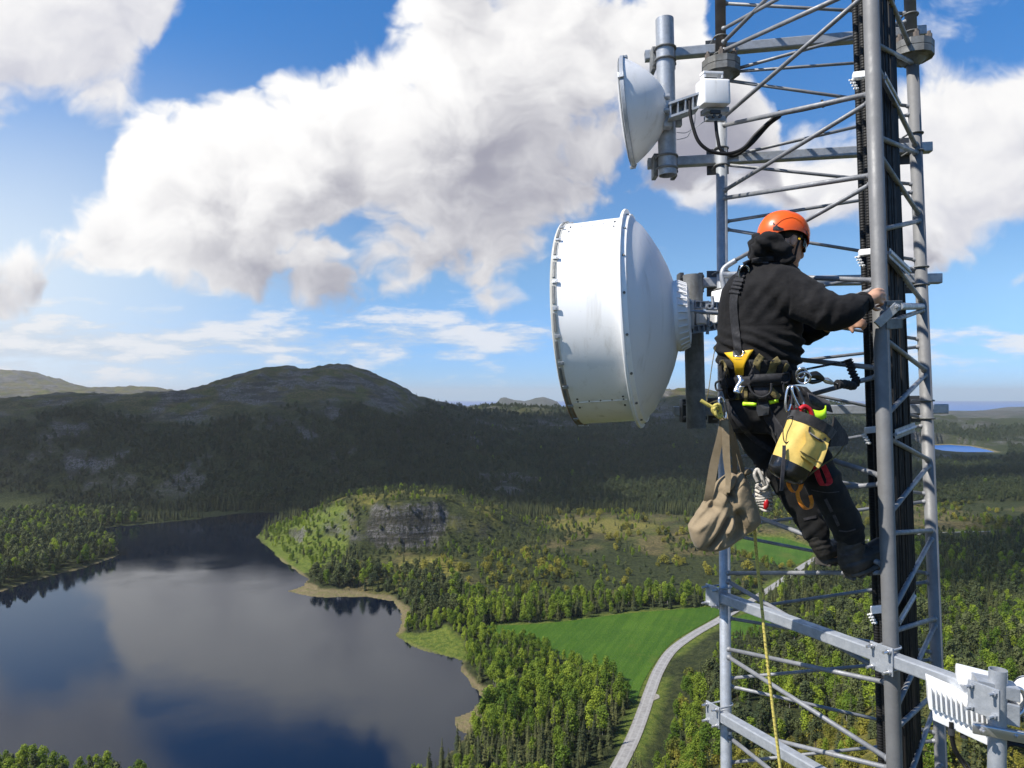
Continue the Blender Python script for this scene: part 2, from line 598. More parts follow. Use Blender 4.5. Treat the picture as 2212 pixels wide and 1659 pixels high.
def to_px(x, y, z):
    yy_ = np.maximum(y, 1.0)
    return CX + F * x / yy_, HY + F * (CAMZ - z) / yy_


def in_px(px, py, poly):
    return poly_sd(px, py, poly) < 0


GPX, GPY = to_px(TX, TY, TZ)
gy, gx = np.gradient(TZ)
dr = np.gradient(RR, axis=0); da = RR * np.gradient(AA, axis=1)
slope = np.hypot(gy / dr, gx / np.maximum(da, 0.05))
lake_sd = poly_sd(TX, TY, LAKE)
nz1 = fbm(TX / 120, TY / 120, 51, 5); nz2 = fbm(TX / 35, TY / 35, 61, 4)
outcrop = sstep(0.64, 0.72, fbm(TX / 75, TY / 75, 71, 5, 0.6)) * sstep(930, 1000, TY)
cliffm = sstep(0.75, 1.4, slope) * (TY > 600)
crest = sstep(105, 175, TZ + (nz1 - 0.5) * 120) * (TY > 1000)
farb = sstep(2600, 3000, np.hypot(TX, TY)) * (GPX < 700)
rock = np.clip(outcrop * 0.8 + cliffm + crest * sstep(0.42, 0.6, nz2), 0, 1)
MOOR_PX = [(740, 1290), (760, 1215), (850, 1190), (960, 1170), (1080, 1130), (1250, 1105), (1420, 1110), (1560, 1120), (1900, 1090), (2300, 1075), (2300, 1150), (1900, 1180), (1560, 1290), (1300, 1292), (1050, 1292), (950, 1285)]
moor = (1 - sstep(-10, 12, poly_sd(GPX, GPY, MOOR_PX))) * sstep(0.36, 0.52, nz1 + 0.3 * (nz2 - 0.5))
kr = np.hypot((TX - KN[0]) / 150, (TY - KN[1]) / 105)
moor = np.maximum(np.maximum(moor, crest * 0.85), farb)
BARE_PX = [(850, 1245), (870, 1215), (960, 1205), (1000, 1225), (970, 1245), (900, 1258)]
yellow = (1 - sstep(-4, 16, poly_sd(GPX, GPY, BARE_PX)))
yellow = np.maximum(yellow, (1 - sstep(-3, 8, poly_sd(GPX, GPY, [(1180, 1125), (1320, 1122), (1420, 1135), (1330, 1150), (1200, 1142)]))) * 0.8)
yellow = np.maximum(yellow, (GPX > 1480) * (GPY > 1520) * (TY < 330) * sstep(0.35, 0.6, nz2) * 0.9)
KL_PX = [(560, 1158), (640, 1120), (745, 1085), (755, 1150), (745, 1215), (700, 1262), (655, 1245), (600, 1210)]
yellow = np.maximum(yellow, (1 - sstep(0.5, 0.95, kr)) * (TZ > 18) * sstep(0.35, 0.55, nz2) * 0.6)
kslope = (1 - sstep(-8, 8, poly_sd(GPX, GPY, KL_PX))) * (TY > 600) * (TY < 860)
sand = (1 - sstep(0, 3.0, lake_sd)) * 0.8 * sstep(0.30, 0.5, nz1) * (TY < 800)
for s_ in SPITS:
    sand = np.maximum(sand, 1 - sstep(-1.5, 2, poly_sd(TX, TY, s_)))
pds = poly_sd(TX, TY, POND)
sand = np.maximum(sand, sstep(16, 8, pds) * sstep(0.35, 0.5, nz2) * (TX > 900))
grass = np.zeros_like(TX)
for s_ in REEDS:
    grass = np.maximum(grass, 1 - sstep(-1, 4, poly_sd(TX, TY, s_)))
grass = np.maximum(grass, kslope)
grass = np.maximum(grass, (1 - sstep(4, 11, line_d(TX, TY, ROAD))) * sstep(0.3, 0.45, nz2))
grass = np.maximum(grass, (1 - sstep(0, 10, np.minimum(poly_sd(TX, TY, FIELD), poly_sd(TX, TY, FIELD2)))))
for nm, v in (('rock', rock), ('moor', moor), ('yellow', yellow), ('sand', sand), ('grass', grass)):
    fattr(gm, nm, v)


def attr(q, name):
    n = q.node('ShaderNodeAttribute', attribute_name=name)
    return n.outputs['Fac']


m = bpy.data.materials.new('ground'); m.use_nodes = True
q = NB(m.node_tree); bs = m.node_tree.nodes['Principled BSDF']
pos = q.node('ShaderNodeNewGeometry').outputs['Position']
f1 = q.noise(pos, 0.35, 6, 0.65); f2 = q.noise(pos, 0.03, 5, 0.6); f3 = q.noise(pos, 1.7, 5, 0.7)
forest_c = q.mix(q.ss(f1, 0.35, 0.7), (0.020, 0.028, 0.010), (0.060, 0.070, 0.022))
moor_c = q.mix(q.ss(f1, 0.35, 0.68), (0.070, 0.062, 0.026), (0.19, 0.150, 0.062))
moor_c = q.mix(q.ss(f2, 0.42, 0.62), moor_c, q.mix(q.ss(f1, 0.3, 0.7), (0.050, 0.062, 0.015), (0.125, 0.130, 0.032)))
yel_c = q.mix(q.ss(f1, 0.35, 0.65), (0.12, 0.12, 0.025), (0.25, 0.21, 0.050))
rock_c = q.mix(q.ss(f3, 0.32, 0.68), (0.065, 0.060, 0.060), (0.27, 0.25, 0.245))
rock_c = q.mix(q.ss(f1, 0.50, 0.60), rock_c, (0.045, 0.055, 0.022))
lg = q.noise(q.vmul(pos, (0.018, 0.018, 0.11)), 1.0, 8, 0.68)
rock_c = q.mix(q.ss(lg, 0.42, 0.56, 0.75, 0.0), rock_c, (0.035, 0.032, 0.024))
moor_c = q.mix(q.ss(lg, 0.40, 0.52, 0.55, 0.0), moor_c, (0.030, 0.030, 0.016))
sand_c = q.mix(q.ss(f3, 0.3, 0.7), (0.15, 0.115, 0.060), (0.26, 0.21, 0.115))
sand_c = q.mix(q.ss(f1, 0.45, 0.62), sand_c, (0.16, 0.15, 0.06))
grass_c = q.mix(q.ss(f1, 0.3, 0.7), (0.065, 0.105, 0.016), (0.16, 0.185, 0.032))
c = q.mix(attr(q, 'moor'), forest_c, moor_c)
c = q.mix(attr(q, 'yellow'), c, yel_c)
c = q.mix(attr(q, 'grass'), c, grass_c)
crk = q.noise(q.vmul(pos, (1.0, 0.5, 0.16)), 0.55, 6, 0.7)
rock_c = q.mix(q.ss(crk, 0.40, 0.52, 0.85, 0.0), rock_c, (0.025, 0.027, 0.022))
rk = q.m('MULTIPLY', attr(q, 'rock'), q.ss(f3, 0.30, 0.50))
c = q.mix(rk, c, rock_c)
c = q.mix(attr(q, 'sand'), c, sand_c)
q.put(bs.inputs['Base Color'], c)
bs.inputs['Roughness'].default_value = 0.95
bs.inputs['Specular IOR Level'].default_value = 0.15
bn = q.node('ShaderNodeBump'); bn.inputs['Distance'].default_value = 2.6; bn.inputs['Strength'].default_value = 0.9
q.put(bn.inputs['Height'], q.m('ADD', q.m('ADD', f1, q.m('MULTIPLY', f3, 0.4)), q.m('MULTIPLY', lg, 3.0)))
m.node_tree.links.new(bn.outputs[0], bs.inputs['Normal'])
gm.materials.append(m)

# ---- water
wm = bpy.data.materials.new('water'); wm.use_nodes = True
q = NB(wm.node_tree); bs = wm.node_tree.nodes['Principled BSDF']
pos = q.node('ShaderNodeNewGeometry').outputs['Position']
bs.inputs['Base Color'].default_value = (0.0004, 0.0032, 0.011, 1)
bs.inputs['Specular Tint'].default_value = (0.62, 0.82, 1.0, 1)
bs.inputs['IOR'].default_value = 1.40
calm = q.noise(pos, 0.011, 4, 0.6)
q.put(bs.inputs['Roughness'], q.ss(calm, 0.42, 0.72, 0.01, 0.07))
rip = q.noise(q.vmul(pos, (1.0, 1.0, 1.0)), 0.9, 5, 0.62)
rip2 = q.noise(pos, 0.10, 3, 0.5)
bn = q.node('ShaderNodeBump'); bn.inputs['Strength'].default_value = 0.9
q.put(bn.inputs['Distance'], q.ss(calm, 0.38, 0.72, 0.006, 0.05))
q.put(bn.inputs['Height'], q.m('ADD', rip, q.m('MULTIPLY', rip2, 0.6)))
wm.node_tree.links.new(bn.outputs[0], bs.inputs['Normal'])
lake = mesh_obj('lake', [(-1700, 150, 0), (130, 150, 0), (130, 1010, 0), (-1700, 1010, 0)], [(0, 1, 2, 3)], wm, smooth=False)
struct(lake)
sm = bpy.data.materials.new('sea'); sm.use_nodes = True
q = NB(sm.node_tree); bs = sm.node_tree.nodes['Principled BSDF']
bs.inputs['Base Color'].default_value = (0.010, 0.11, 0.36, 1)
bs.inputs['Roughness'].default_value = 0.35
bs.inputs['IOR'].default_value = 1.33
pos = q.node('ShaderNodeNewGeometry').outputs['Position']
bn = q.node('ShaderNodeBump'); bn.inputs['Distance'].default_value = 0.8
q.put(bn.inputs['Height'], q.noise(pos, 0.05, 4, 0.6))
sm.node_tree.links.new(bn.outputs[0], bs.inputs['Normal'])
SEAZ = -10
struct(mesh_obj('sea', [(-24000, 2300, SEAZ), (24000, 2300, SEAZ), (24000, 26000, SEAZ), (-24000, 26000, SEAZ)], [(0, 1, 2, 3)], sm, smooth=False))

pond = mesh_obj('pond', [(1000, 1900, 2), (1800, 1900, 2), (1800, 2250, 2), (1000, 2250, 2)], [(0, 1, 2, 3)], sm, smooth=False)
struct(pond)

# ---- far islands and skerries
isl_m = mat('island rock', (0.055, 0.052, 0.040), 0.95, var=0.5, vscale=0.01, color2=(0.022, 0.030, 0.014))


def island(name, px0, px1, d, top_px, seed, depth=700, label=None):
    n, k = 60, 14
    vs, fs = [], []
    x0 = (px0 - CX) / F * d; x1 = (px1 - CX) / F * d
    tops = np.interp(np.linspace(0, 1, n), np.linspace(0, 1, len(top_px)), [CAMZ - (p - HY) / F * d for p in top_px])
    for j in range(k):
        tj = j / (k - 1)
        for i in range(n):
            x = x0 + (x1 - x0) * i / (n - 1); y = d + (tj - 0.5) * depth
            prof = math.sin(math.pi * tj) ** 0.7
            nn = float(fbm(np.array([x / 300.0]), np.array([y / 300.0]), seed, 5)[0]) - 0.5
            edge = min(1, 6 * i / n, 6 * (n - 1 - i) / n)
            z = SEAZ - 4 + (tops[i] - SEAZ + 4) * prof * edge + nn * 0.35 * (tops[i] - SEAZ) * prof
            vs.append((x, y, z))
    for j in range(k - 1):
        for i in range(n - 1):
            a = j * n + i
            fs.append((a, a + 1, a + n + 1, a + n))
    return struct(mesh_obj(name, vs, fs, isl_m))


island('far_hills', 1050, 1235, 7600, [876, 864, 860, 866, 868, 863, 859, 863, 870, 877], 5)
island('islands', 1960, 2330, 4700, [897, 893, 887, 889, 884, 886, 885, 888, 890], 6, 900)
island('islands', 2090, 2500, 3700, [908, 900, 893, 892, 899, 898, 903, 905], 7, 900)
island('islands', 2130, 2500, 7200, [882, 880, 879, 881, 879, 880], 9, 900)
island('islands', 1480, 1790, 5400, [892, 884, 880, 886, 892], 10, 900)

# ---- fields and road laid on the ground
fm = bpy.data.materials.new('meadow'); fm.use_nodes = True
q = NB(fm.node_tree); bs = fm.node_tree.nodes['Principled BSDF']
pos = q.node('ShaderNodeNewGeometry').outputs['Position']
a1 = q.noise(pos, 0.05, 6, 0.6); a2 = q.noise(q.vmul(pos, (1, 0.6, 1)), 0.9, 5, 0.7)
c = q.mix(q.ss(a1, 0.35, 0.65), (0.030, 0.082, 0.006), (0.052, 0.115, 0.009))
c = q.mix(q.ss(a2, 0.35, 0.75), c, (0.070, 0.125, 0.012))
sx_ = q.node('ShaderNodeSeparateXYZ'); fm.node_tree.links.new(pos, sx_.inputs[0])
uu = q.m('ADD', q.m('MULTIPLY', sx_.outputs[0], 0.92), q.m('MULTIPLY', sx_.outputs[1], -0.39))
ww = q.m('ADD', q.m('MULTIPLY', sx_.outputs[0], 0.39), q.m('MULTIPLY', sx_.outputs[1], 0.92))
rows_ = q.noise(q.comb(q.m('MULTIPLY', uu, 0.30), q.m('MULTIPLY', ww, 0.012)), 1.0, 4, 0.6)
c = q.mix(q.ss(rows_, 0.40, 0.58, 0.0, 0.45), c, (0.022, 0.066, 0.005))
wet = q.noise(pos, 0.022, 6, 0.65)
c = q.mix(q.ss(wet, 0.56, 0.68, 0.0, 0.7), c, (0.085, 0.110, 0.018))
q.put(bs.inputs['Base Color'], c); bs.inputs['Roughness'].default_value = 0.9
bs.inputs['Specular IOR Level'].default_value = 0.15
bn = q.node('ShaderNodeBump'); bn.inputs['Distance'].default_value = 0.5
q.put(bn.inputs['Height'], a2); fm.node_tree.links.new(bn.outputs[0], bs.inputs['Normal'])


def field(poly, name):
    pts = smooth_line(list(poly) + [poly[0]], 5)[:-1]
    bm = bmesh.new()
    vs = [bm.verts.new((p[0], p[1], 4.70)) for p in pts]
    es = [bm.edges.new((vs[i], vs[(i + 1) % len(vs)])) for i in range(len(vs))]
    bmesh.ops.triangle_fill(bm, edges=es, use_beauty=True)
    for f in bm.faces:
        if f.normal.z < 0:
            f.normal_flip()
    me = bpy.data.meshes.new(name); bm.to_mesh(me); bm.free()
    me.materials.append(fm)
    return struct(link(bpy.data.objects.new(name, me)))


field(FIELD, 'meadow'); field(FIELD2, 'meadow'); field(FIELD3, 'meadow')

rm = bpy.data.materials.new('road'); rm.use_nodes = True
q = NB(rm.node_tree); bs = rm.node_tree.nodes['Principled BSDF']
pos = q.node('ShaderNodeNewGeometry').outputs['Position']
a1 = q.noise(pos, 0.5, 6, 0.65); a2 = q.noise(pos, 0.06, 4, 0.6)
across = attr(q, 'across')
c = q.mix(q.ss(a1, 0.3, 0.7), (0.20, 0.19, 0.18), (0.29, 0.28, 0.265))
tr = q.m('ABSOLUTE', q.m('SUBTRACT', q.m('ABSOLUTE', across), 0.48))
c = q.mix(q.ss(tr, 0.0, 0.2, 0.45, 0.0), c, (0.36, 0.35, 0.335))
c = q.mix(q.ss(q.m('ABSOLUTE', across), 0.86, 1.0), c, (0.20, 0.18, 0.14))
q.put(bs.inputs['Base Color'], c); bs.inputs['Roughness'].default_value = 0.85
R = np.array(ROAD); tg = np.gradient(R, axis=0); tg /= np.linalg.norm(tg, axis=1)[:, None]
nrm = np.stack([tg[:, 1], -tg[:, 0]], 1)
cols = [-3.0, -2.4, -1.5, 0, 1.5, 2.4, 3.0]
vs, ac = [], []
for k in cols:
    P = R + nrm * k
    vs.append(np.column_stack([P, np.full(len(P), 4.80 + (0.06 if abs(k) < 2 else 0.0))])); ac.append(np.full(len(P), k / 3.0))
nR = len(R)
vv = np.concatenate(vs); fs = []
for c_ in range(len(cols) - 1):
    for i in range(nR - 1):
        fs.append((c_ * nR + i, (c_ + 1) * nR + i, (c_ + 1) * nR + i + 1, c_ * nR + i + 1))
road_me = np_mesh('road', vv, np.array(fs)); road_me.materials.append(rm)
fattr(road_me, 'across', np.concatenate(ac))
struct(link(bpy.data.objects.new('road', road_me)))
# gravel lay-by at the bend
lay = [G(x, y, 4.6) for x, y in [(1404, 1500), (1414, 1498), (1424, 1502), (1425, 1508), (1414, 1513), (1400, 1518), (1394, 1513)]]
bm = bmesh.new(); bm.faces.new([bm.verts.new((p[0], p[1], 4.76)) for p in lay])
o = bm_obj('lay_by', bm, mat('gravel', (0.28, 0.26, 0.22), 0.95, var=0.3, vscale=0.8), smooth=False); struct(o)
# ================================================================ TREES
def leaf_mat(name, dark, light, trans=0.25):
    m = bpy.data.materials.new(name); m.use_nodes = True
    t = m.node_tree; q = NB(t)
    bs = t.nodes['Principled BSDF']
    oi = q.node('ShaderNodeObjectInfo')
    pos = q.node('ShaderNodeNewGeometry').outputs['Position']
    n = q.noise(pos, 0.35, 4, 0.6)
    big = q.noise(pos, 0.022, 3, 0.5)
    f = q.m('ADD', q.m('MULTIPLY', q.m('POWER', oi.outputs['Random'], 1.4), 0.75), q.m('MULTIPLY', q.m('SUBTRACT', n, 0.35), 0.7))
    f = q.m('ADD', f, q.m('MULTIPLY', q.m('SUBTRACT', big, 0.5), 1.2), clamp=True)
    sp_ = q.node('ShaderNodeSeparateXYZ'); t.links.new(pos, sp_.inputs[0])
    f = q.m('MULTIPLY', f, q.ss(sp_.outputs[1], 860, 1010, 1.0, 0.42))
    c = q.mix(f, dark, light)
    q.put(bs.inputs['Base Color'], c)
    bs.inputs['Roughness'].default_value = 0.75
    bs.inputs['Specular IOR Level'].default_value = 0.25
    tr = q.node('ShaderNodeBsdfTranslucent'); q.put(tr.inputs['Color'], c)
    mx = q.node('ShaderNodeMixShader'); mx.inputs[0].default_value = trans
    t.links.new(bs.outputs[0], mx.inputs[1]); t.links.new(tr.outputs[0], mx.inputs[2])
    t.links.new(mx.outputs[0], t.nodes['Material Output'].inputs['Surface'])
    return m


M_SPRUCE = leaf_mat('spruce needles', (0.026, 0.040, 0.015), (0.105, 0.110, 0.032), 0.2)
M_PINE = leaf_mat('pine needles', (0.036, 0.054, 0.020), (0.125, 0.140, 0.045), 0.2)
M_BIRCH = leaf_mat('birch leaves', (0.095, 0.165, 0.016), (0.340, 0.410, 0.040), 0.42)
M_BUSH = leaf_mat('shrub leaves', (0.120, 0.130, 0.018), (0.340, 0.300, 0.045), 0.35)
M_BARK = mat('bark', (0.11, 0.075, 0.05), 0.9, var=0.4, vscale=6)
M_BIRCHBARK = mat('birch bark', (0.42, 0.40, 0.37), 0.85, var=0.6, vscale=5)


def tri_mesh(name, V, T, m):
    me = np_mesh(name, np.array(V, float), np.array(T))
    me.materials.append(m)
    return me


def spruce_mesh(seed, tiers=15, spread=0.17, h0=0.08):
    """needled crown of a unit-high conifer: whorls of drooping, forked sprays"""
    r = random.Random(seed); V, T = [], []
    for k in range(tiers):
        t = k / (tiers - 1)
        z = h0 + (0.97 - h0) * t
        R = spread * (1 - t) ** 0.8 * r.uniform(0.8, 1.15) + 0.012
        nb_ = max(5, int(11 * (1 - t) + 4)); off = r.random() * 6.28
        for j in range(nb_):
            a = off + 6.283 * j / nb_ + r.uniform(-0.25, 0.25)
            L = R * r.uniform(0.65, 1.15); droop = L * r.uniform(0.35, 0.75)
            zz = z + r.uniform(-0.02, 0.02)
            for s in (-1, 0, 1):
                b_ = a + s * 0.33; l2 = L * (1 if s == 0 else 0.74); w = L * 0.20
                c, sn = math.cos(b_), math.sin(b_)
                p0 = (0.15 * L * math.cos(a), 0.15 * L * math.sin(a), zz + 0.01)
                mx, my, mz = l2 * 0.6 * c, l2 * 0.6 * sn, zz - droop * 0.42
                tip = (l2 * c, l2 * sn, zz - droop * r.uniform(0.7, 1.0))
                px_, py_ = -sn * w, c * w
                i = len(V)
                V += [p0, (mx + px_, my + py_, mz - w * 0.35), tip, (mx - px_, my - py_, mz - w * 0.35)]
                T += [(i, i + 1, i + 2), (i, i + 2, i + 3)]
    i = len(V)
    V += [(0.010, 0, 0.92), (-0.008, 0.009, 0.92), (-0.006, -0.009, 0.92), (0, 0, 1.0)]
    T += [(i, i + 1, i + 3), (i + 1, i + 2, i + 3), (i + 2, i, i + 3)]
    return tri_mesh('spruce_crown', V, T, M_SPRUCE)


def blob_mesh(name, seed, m, lobes, count, leaf):
    """crown of small leaf sprays scattered through several uneven lobes"""
    r = random.Random(seed); V, T = [], []
    for _ in range(count):
        lx, ly, lz, lr, lh = r.choice(lobes)
        while True:
            x, y, z = r.uniform(-1, 1), r.uniform(-1, 1), r.uniform(-1, 1)
            d = x * x + y * y + z * z
            if 0.12 < d < 1:
                break
        k = (r.uniform(0.75, 1.0)) / math.sqrt(d) if r.random() < 0.7 else 1
        p = Vector((lx + x * k * lr, ly + y * k * lr, lz + z * k * lh))
        n = Vector((x, y, z + 0.35)).normalized() + Vector((r.gauss(0, .45), r.gauss(0, .45), r.gauss(0, .45)))
        n.normalize()
        u = n.orthogonal().normalized(); u.rotate(Quaternion(n, r.uniform(0, 6.28))); w = n.cross(u)
        s = leaf * r.uniform(0.6, 1.4)
        i = len(V)
        V += [tuple(p + u * s), tuple(p + w * s * 0.8), tuple(p - u * s * 0.9), tuple(p - w * s * 0.7 + n * s * 0.2)]
        T += [(i, i + 1, i + 2), (i, i + 2, i + 3)]
    return tri_mesh(name, V, T, m)


def lobes(seed, n, h0, h1, rr, lr):
    r = random.Random(seed); out = []
    for k in range(n):
        t = (k + r.random()) / n
        z = h0 + (h1 - h0) * t
        a = r.random() * 6.28; q_ = rr * r.uniform(0.2, 1) * math.sin(math.pi * (0.18 + 0.78 * t))
        s = lr * r.uniform(0.7, 1.15) * (0.55 + 0.6 * math.sin(math.pi * (0.2 + 0.7 * t)))
        out.append((q_ * math.cos(a), q_ * math.sin(a), z, s, s * 1.15))
    return out


SPR = [spruce_mesh(1), spruce_mesh(2, 17, 0.14), spruce_mesh(3, 13, 0.20), spruce_mesh(4, 16, 0.155)]
PIN = [blob_mesh('pine_crown', 20 + k, M_PINE, lobes(30 + k, 11, 0.42, 0.94, 0.20, 0.115), 560, 0.034) for k in range(3)]
BIR = [blob_mesh('birch_crown', 40 + k, M_BIRCH, lobes(50 + k, 13, 0.24, 0.92, 0.17, 0.135), 760, 0.030) for k in range(4)]
BUS = [blob_mesh('shrub', 60 + k, M_BUSH, lobes(70 + k, 7, 0.2, 0.75, 0.36, 0.27), 420, 0.062) for k in range(3)]


def trunk_mesh(name, m, h, r0):
    V, Fc = [], []
    n = 6
    for k in range(5):
        t = k / 4
        rr = r0 * (1 - 0.85 * t); ox = 0.008 * math.sin(3 * t); oy = 0.006 * math.sin(5 * t)
        for j in range(n):
            a = 6.283 * j / n
            V.append((ox + rr * math.cos(a), oy + rr * math.sin(a), -0.03 + (h + 0.03) * t))
    for k in range(4):
        for j in range(n):
            Fc.append((k * n + j, k * n + (j + 1) % n, (k + 1) * n + (j + 1) % n, (k + 1) * n + j))
    # a few limbs
    r = random.Random(len(name))
    for k in range(7):
        z = h * r.uniform(0.35, 0.9); a = r.random() * 6.28; l = 0.16 * r.uniform(0.6, 1.0)
        i = len(V); w = r0 * 0.28
        e = (l * math.cos(a), l * math.sin(a), z + l * 0.5)
        V += [(w, 0, z), (-w, w, z), (-w, -w, z), e]
        Fc += [(i, i + 1, i + 3), (i + 1, i + 2, i + 3), (i + 2, i, i + 3)]
    me = bpy.data.meshes.new(name); me.from_pydata(V, [], Fc); me.materials.append(m); me.shade_smooth()
    return me


TR_S = trunk_mesh('spruce_trunk', M_BARK, 0.9, 0.014)
TR_P = trunk_mesh('pine_trunk', M_BARK, 0.86, 0.016)
TR_B = trunk_mesh('birch_trunk', M_BIRCHBARK, 0.82, 0.013)

# ---- where trees grow
def cand(x0, x1, y0, y1, s):
    nx, ny = int((x1 - x0) / s), int((y1 - y0) / s)
    X, Y = np.meshgrid(np.arange(nx), np.arange(ny))
    X = x0 + (X + rng.random(X.shape)) * s; Y = y0 + (Y + rng.random(Y.shape)) * s
    X, Y = X.ravel(), Y.ravel()
    u = CX + F * X / Y
    k = (u > -140) & (u < 2360)
    return X[k], Y[k]


bands = [(-300, 330, 150, 470, 4.1), (-620, 620, 470, 960, 5.3), (-1200, 1250, 960, 1500, 6.8), (-1900, 1900, 1500, 2450, 9.5)]
cs = [cand(*b_) for b_ in bands]
X = np.concatenate([c[0] for c in cs]); Y = np.concatenate([c[1] for c in cs])
Z = terrain(X, Y)
PX, PY = to_px(X, Y, Z)
N1 = fbm(X / 120, Y / 120, 51, 5); N2 = fbm(X / 35, Y / 35, 61, 4); N3 = fbm(X / 60, Y / 60, 91, 4)
rv = rng.random(len(X))
lsd = poly_sd(X, Y, LAKE)
ok = (lsd > 3.5) & (line_d(X, Y, ROAD) > 7.5) & (poly_sd(X, Y, FIELD) > 2.5) & (poly_sd(X, Y, FIELD2) > 2.5) & (poly_sd(X, Y, FIELD3) > 2) & (poly_sd(X, Y, POND) > 35)
for s_ in SPITS + REEDS:
    ok &= poly_sd(X, Y, s_) > 0.5
ok &= Z > 0.5
ok &= ~((PX > 1985) & (PX < 2175) & (PY > 955) & (PY < 990))
# slope
e = 3.0
sl = np.hypot((terrain(X + e, Y) - Z) / e, (terrain(X, Y + e) - Z) / e)
ok &= (sl < 1.0) | (rv < 0.30) | (Y > 900)
# kinds: 0 spruce, 1 pine, 2 birch, 3 shrub
kind = np.zeros(len(X), int); dens = np.ones(len(X)); hgt = np.full(len(X), 11.0)
r2 = rng.random(len(X)); r3 = rng.random(len(X))
mtn = Y > 940
kind[mtn] = np.where(r2[mtn] < 0.62, 0, np.where(r2[mtn] < 0.995, 1, 2))
dens[mtn] = 0.93 * sstep(0.28, 0.36, N2[mtn])
crest_ = sstep(112, 150, Z + (N1 - 0.5) * 110)
dens = np.where(mtn, dens * (1 - sstep(0.0, 0.6, crest_)), dens)
oc = sstep(0.63, 0.71, fbm(X / 75, Y / 75, 71, 5, 0.6))
dens = np.where(mtn, dens * (1 - 0.85 * oc), dens)
hgt[mtn] = 10.5
low = ~mtn
inmoor = low & in_px(PX, PY, MOOR_PX)
kind[inmoor] = np.where(r2[inmoor] < 0.30, 1, np.where(r2[inmoor] < 0.55, 3, np.where(r2[inmoor] < 0.72, 0, 2)))
dens[inmoor] = (0.10 + 0.75 * sstep(0.50, 0.66, N3))[inmoor]
hgt[inmoor] = 7.0
knoll = low & (np.hypot((X - KN[0]) / 175, (Y - KN[1]) / 115) < 1)
kind[knoll] = np.where(r2[knoll] < 0.6, 1, np.where(r2[knoll] < 0.8, 2, 0)); dens[knoll] = 0.40 + 0.3 * (N3[knoll] > 0.5); hgt[knoll] = 6.5
kl = low & in_px(PX, PY, [(552, 1158), (640, 1120), (745, 1085), (755, 1150), (745, 1215), (700, 1262), (655, 1245), (600, 1210)])
kind[kl] = np.where(r2[kl] < 0.82, 2, np.where(r2[kl] < 0.92, 1, 0)); dens[kl] = 0.55; hgt[kl] = 7.5
belt = low & in_px(PX, PY, [(655, 1262), (700, 1235), (860, 1238), (1000, 1262), (1010, 1370), (900, 1375), (880, 1300), (800, 1284), (690, 1284)])
kind[belt] = np.where(r2[belt] < 0.55, 1, np.where(r2[belt] < 0.8, 0, 2)); dens[belt] = 0.9; hgt[belt] = 12
ftop = low & in_px(PX, PY, [(985, 1296), (1560, 1286), (1560, 1316), (1350, 1328), (1200, 1347), (1050, 1354), (985, 1352)])
kind[ftop] = np.where(r2[ftop] < 0.45, 0, 2); dens[ftop] = 0.98; hgt[ftop] = 12.5
fa = low & in_px(PX, PY, [(860, 1350), (1000, 1340), (1060, 1372), (1150, 1396), (1250, 1436), (1332, 1465), (1352, 1505), (1346, 1560), (1330, 1660), (1270, 1860), (700, 2000), (880, 1700), (1010, 1590), (1075, 1495), (1003, 1440)])
sprz = sstep(1545, 1610, PY + 60 * (N2 - 0.5) + 0.22 * (PX - 1150))
kind[fa] = np.where(r2[fa] < 0.12 + 0.72 * sprz[fa], 0, 2); dens[fa] = 0.97; hgt[fa] = np.where(PY[fa] < 1470, 8.5, 11.0)
pen = low & (PX < 300) & (PY < 1360) & (PY > 1100)
kind[pen] = np.where(r2[pen] < 0.55, 1, np.where(r2[pen] < 0.75, 0, 2)); dens[pen] = 0.95; hgt[pen] = 13
ll = low & (PX < 420) & (PY > 1600)
kind[ll] = np.where(r2[ll] < 0.78, 2, 1); dens[ll] = 0.95; hgt[ll] = 9.5
rt = low & (PX > 1390) & (PY > 1330) & (X > -20)
kind[rt] = np.where(r2[rt] < 0.36, 0, np.where(r2[rt] < 0.66, 1, 2)); dens[rt] = 0.88 * sstep(0.26, 0.36, N2[rt]); hgt[rt] = 11.0
rb = rt & (r3 < sstep(1540, 1640, PY + 70 * (N3 - 0.5) + 0.10 * (PX - 1750)) * 0.88)
kind[rb] = 3; dens[rb] = 0.8; hgt[rb] = 3.6
rdv = rt & (PX < 1520) & (PY > 1470)
kind[rdv] = np.where(r2[rdv] < 0.15, 0, np.where(r2[rdv] < 0.85, 2, 3)); hgt[rdv] = 8
RD = line_d(X, Y, ROAD)
near_rd = rt & (RD < 50) & (PY < 1470)
hgt[near_rd] = 5.0
ok &= ~(rt & (RD < 15))
ok &= ~(near_rd & (RD < 26) & (PX < 1800))
rmid = low & (PX > 1560) & (PY <= 1330) & ~inmoor
kind[rmid] = np.where(r2[rmid] < 0.6, 0, np.where(r2[rmid] < 0.85, 1, 2)); dens[rmid] = 0.92
ok &= rng.random(len(X)) < dens
hs_ = hgt * (0.55 + 0.80 * rng.random(len(X)) ** 1.2)
hs_ = np.where(kind == 2, hs_ * 0.92, hs_)
X, Y, Z, PX, PY, kind, hs_ = [a[ok] for a in (X, Y, Z, PX, PY, kind, hs_)]
rot = rng.random(len(X)) * 6.283
wid = 0.85 + 0.35 * rng.random(len(X))
DIST = np.sqrt(X ** 2 + Y ** 2)
vis = (PX > -20) & (PX < 2232) & (PY - hs_ / Y * F < 1655)

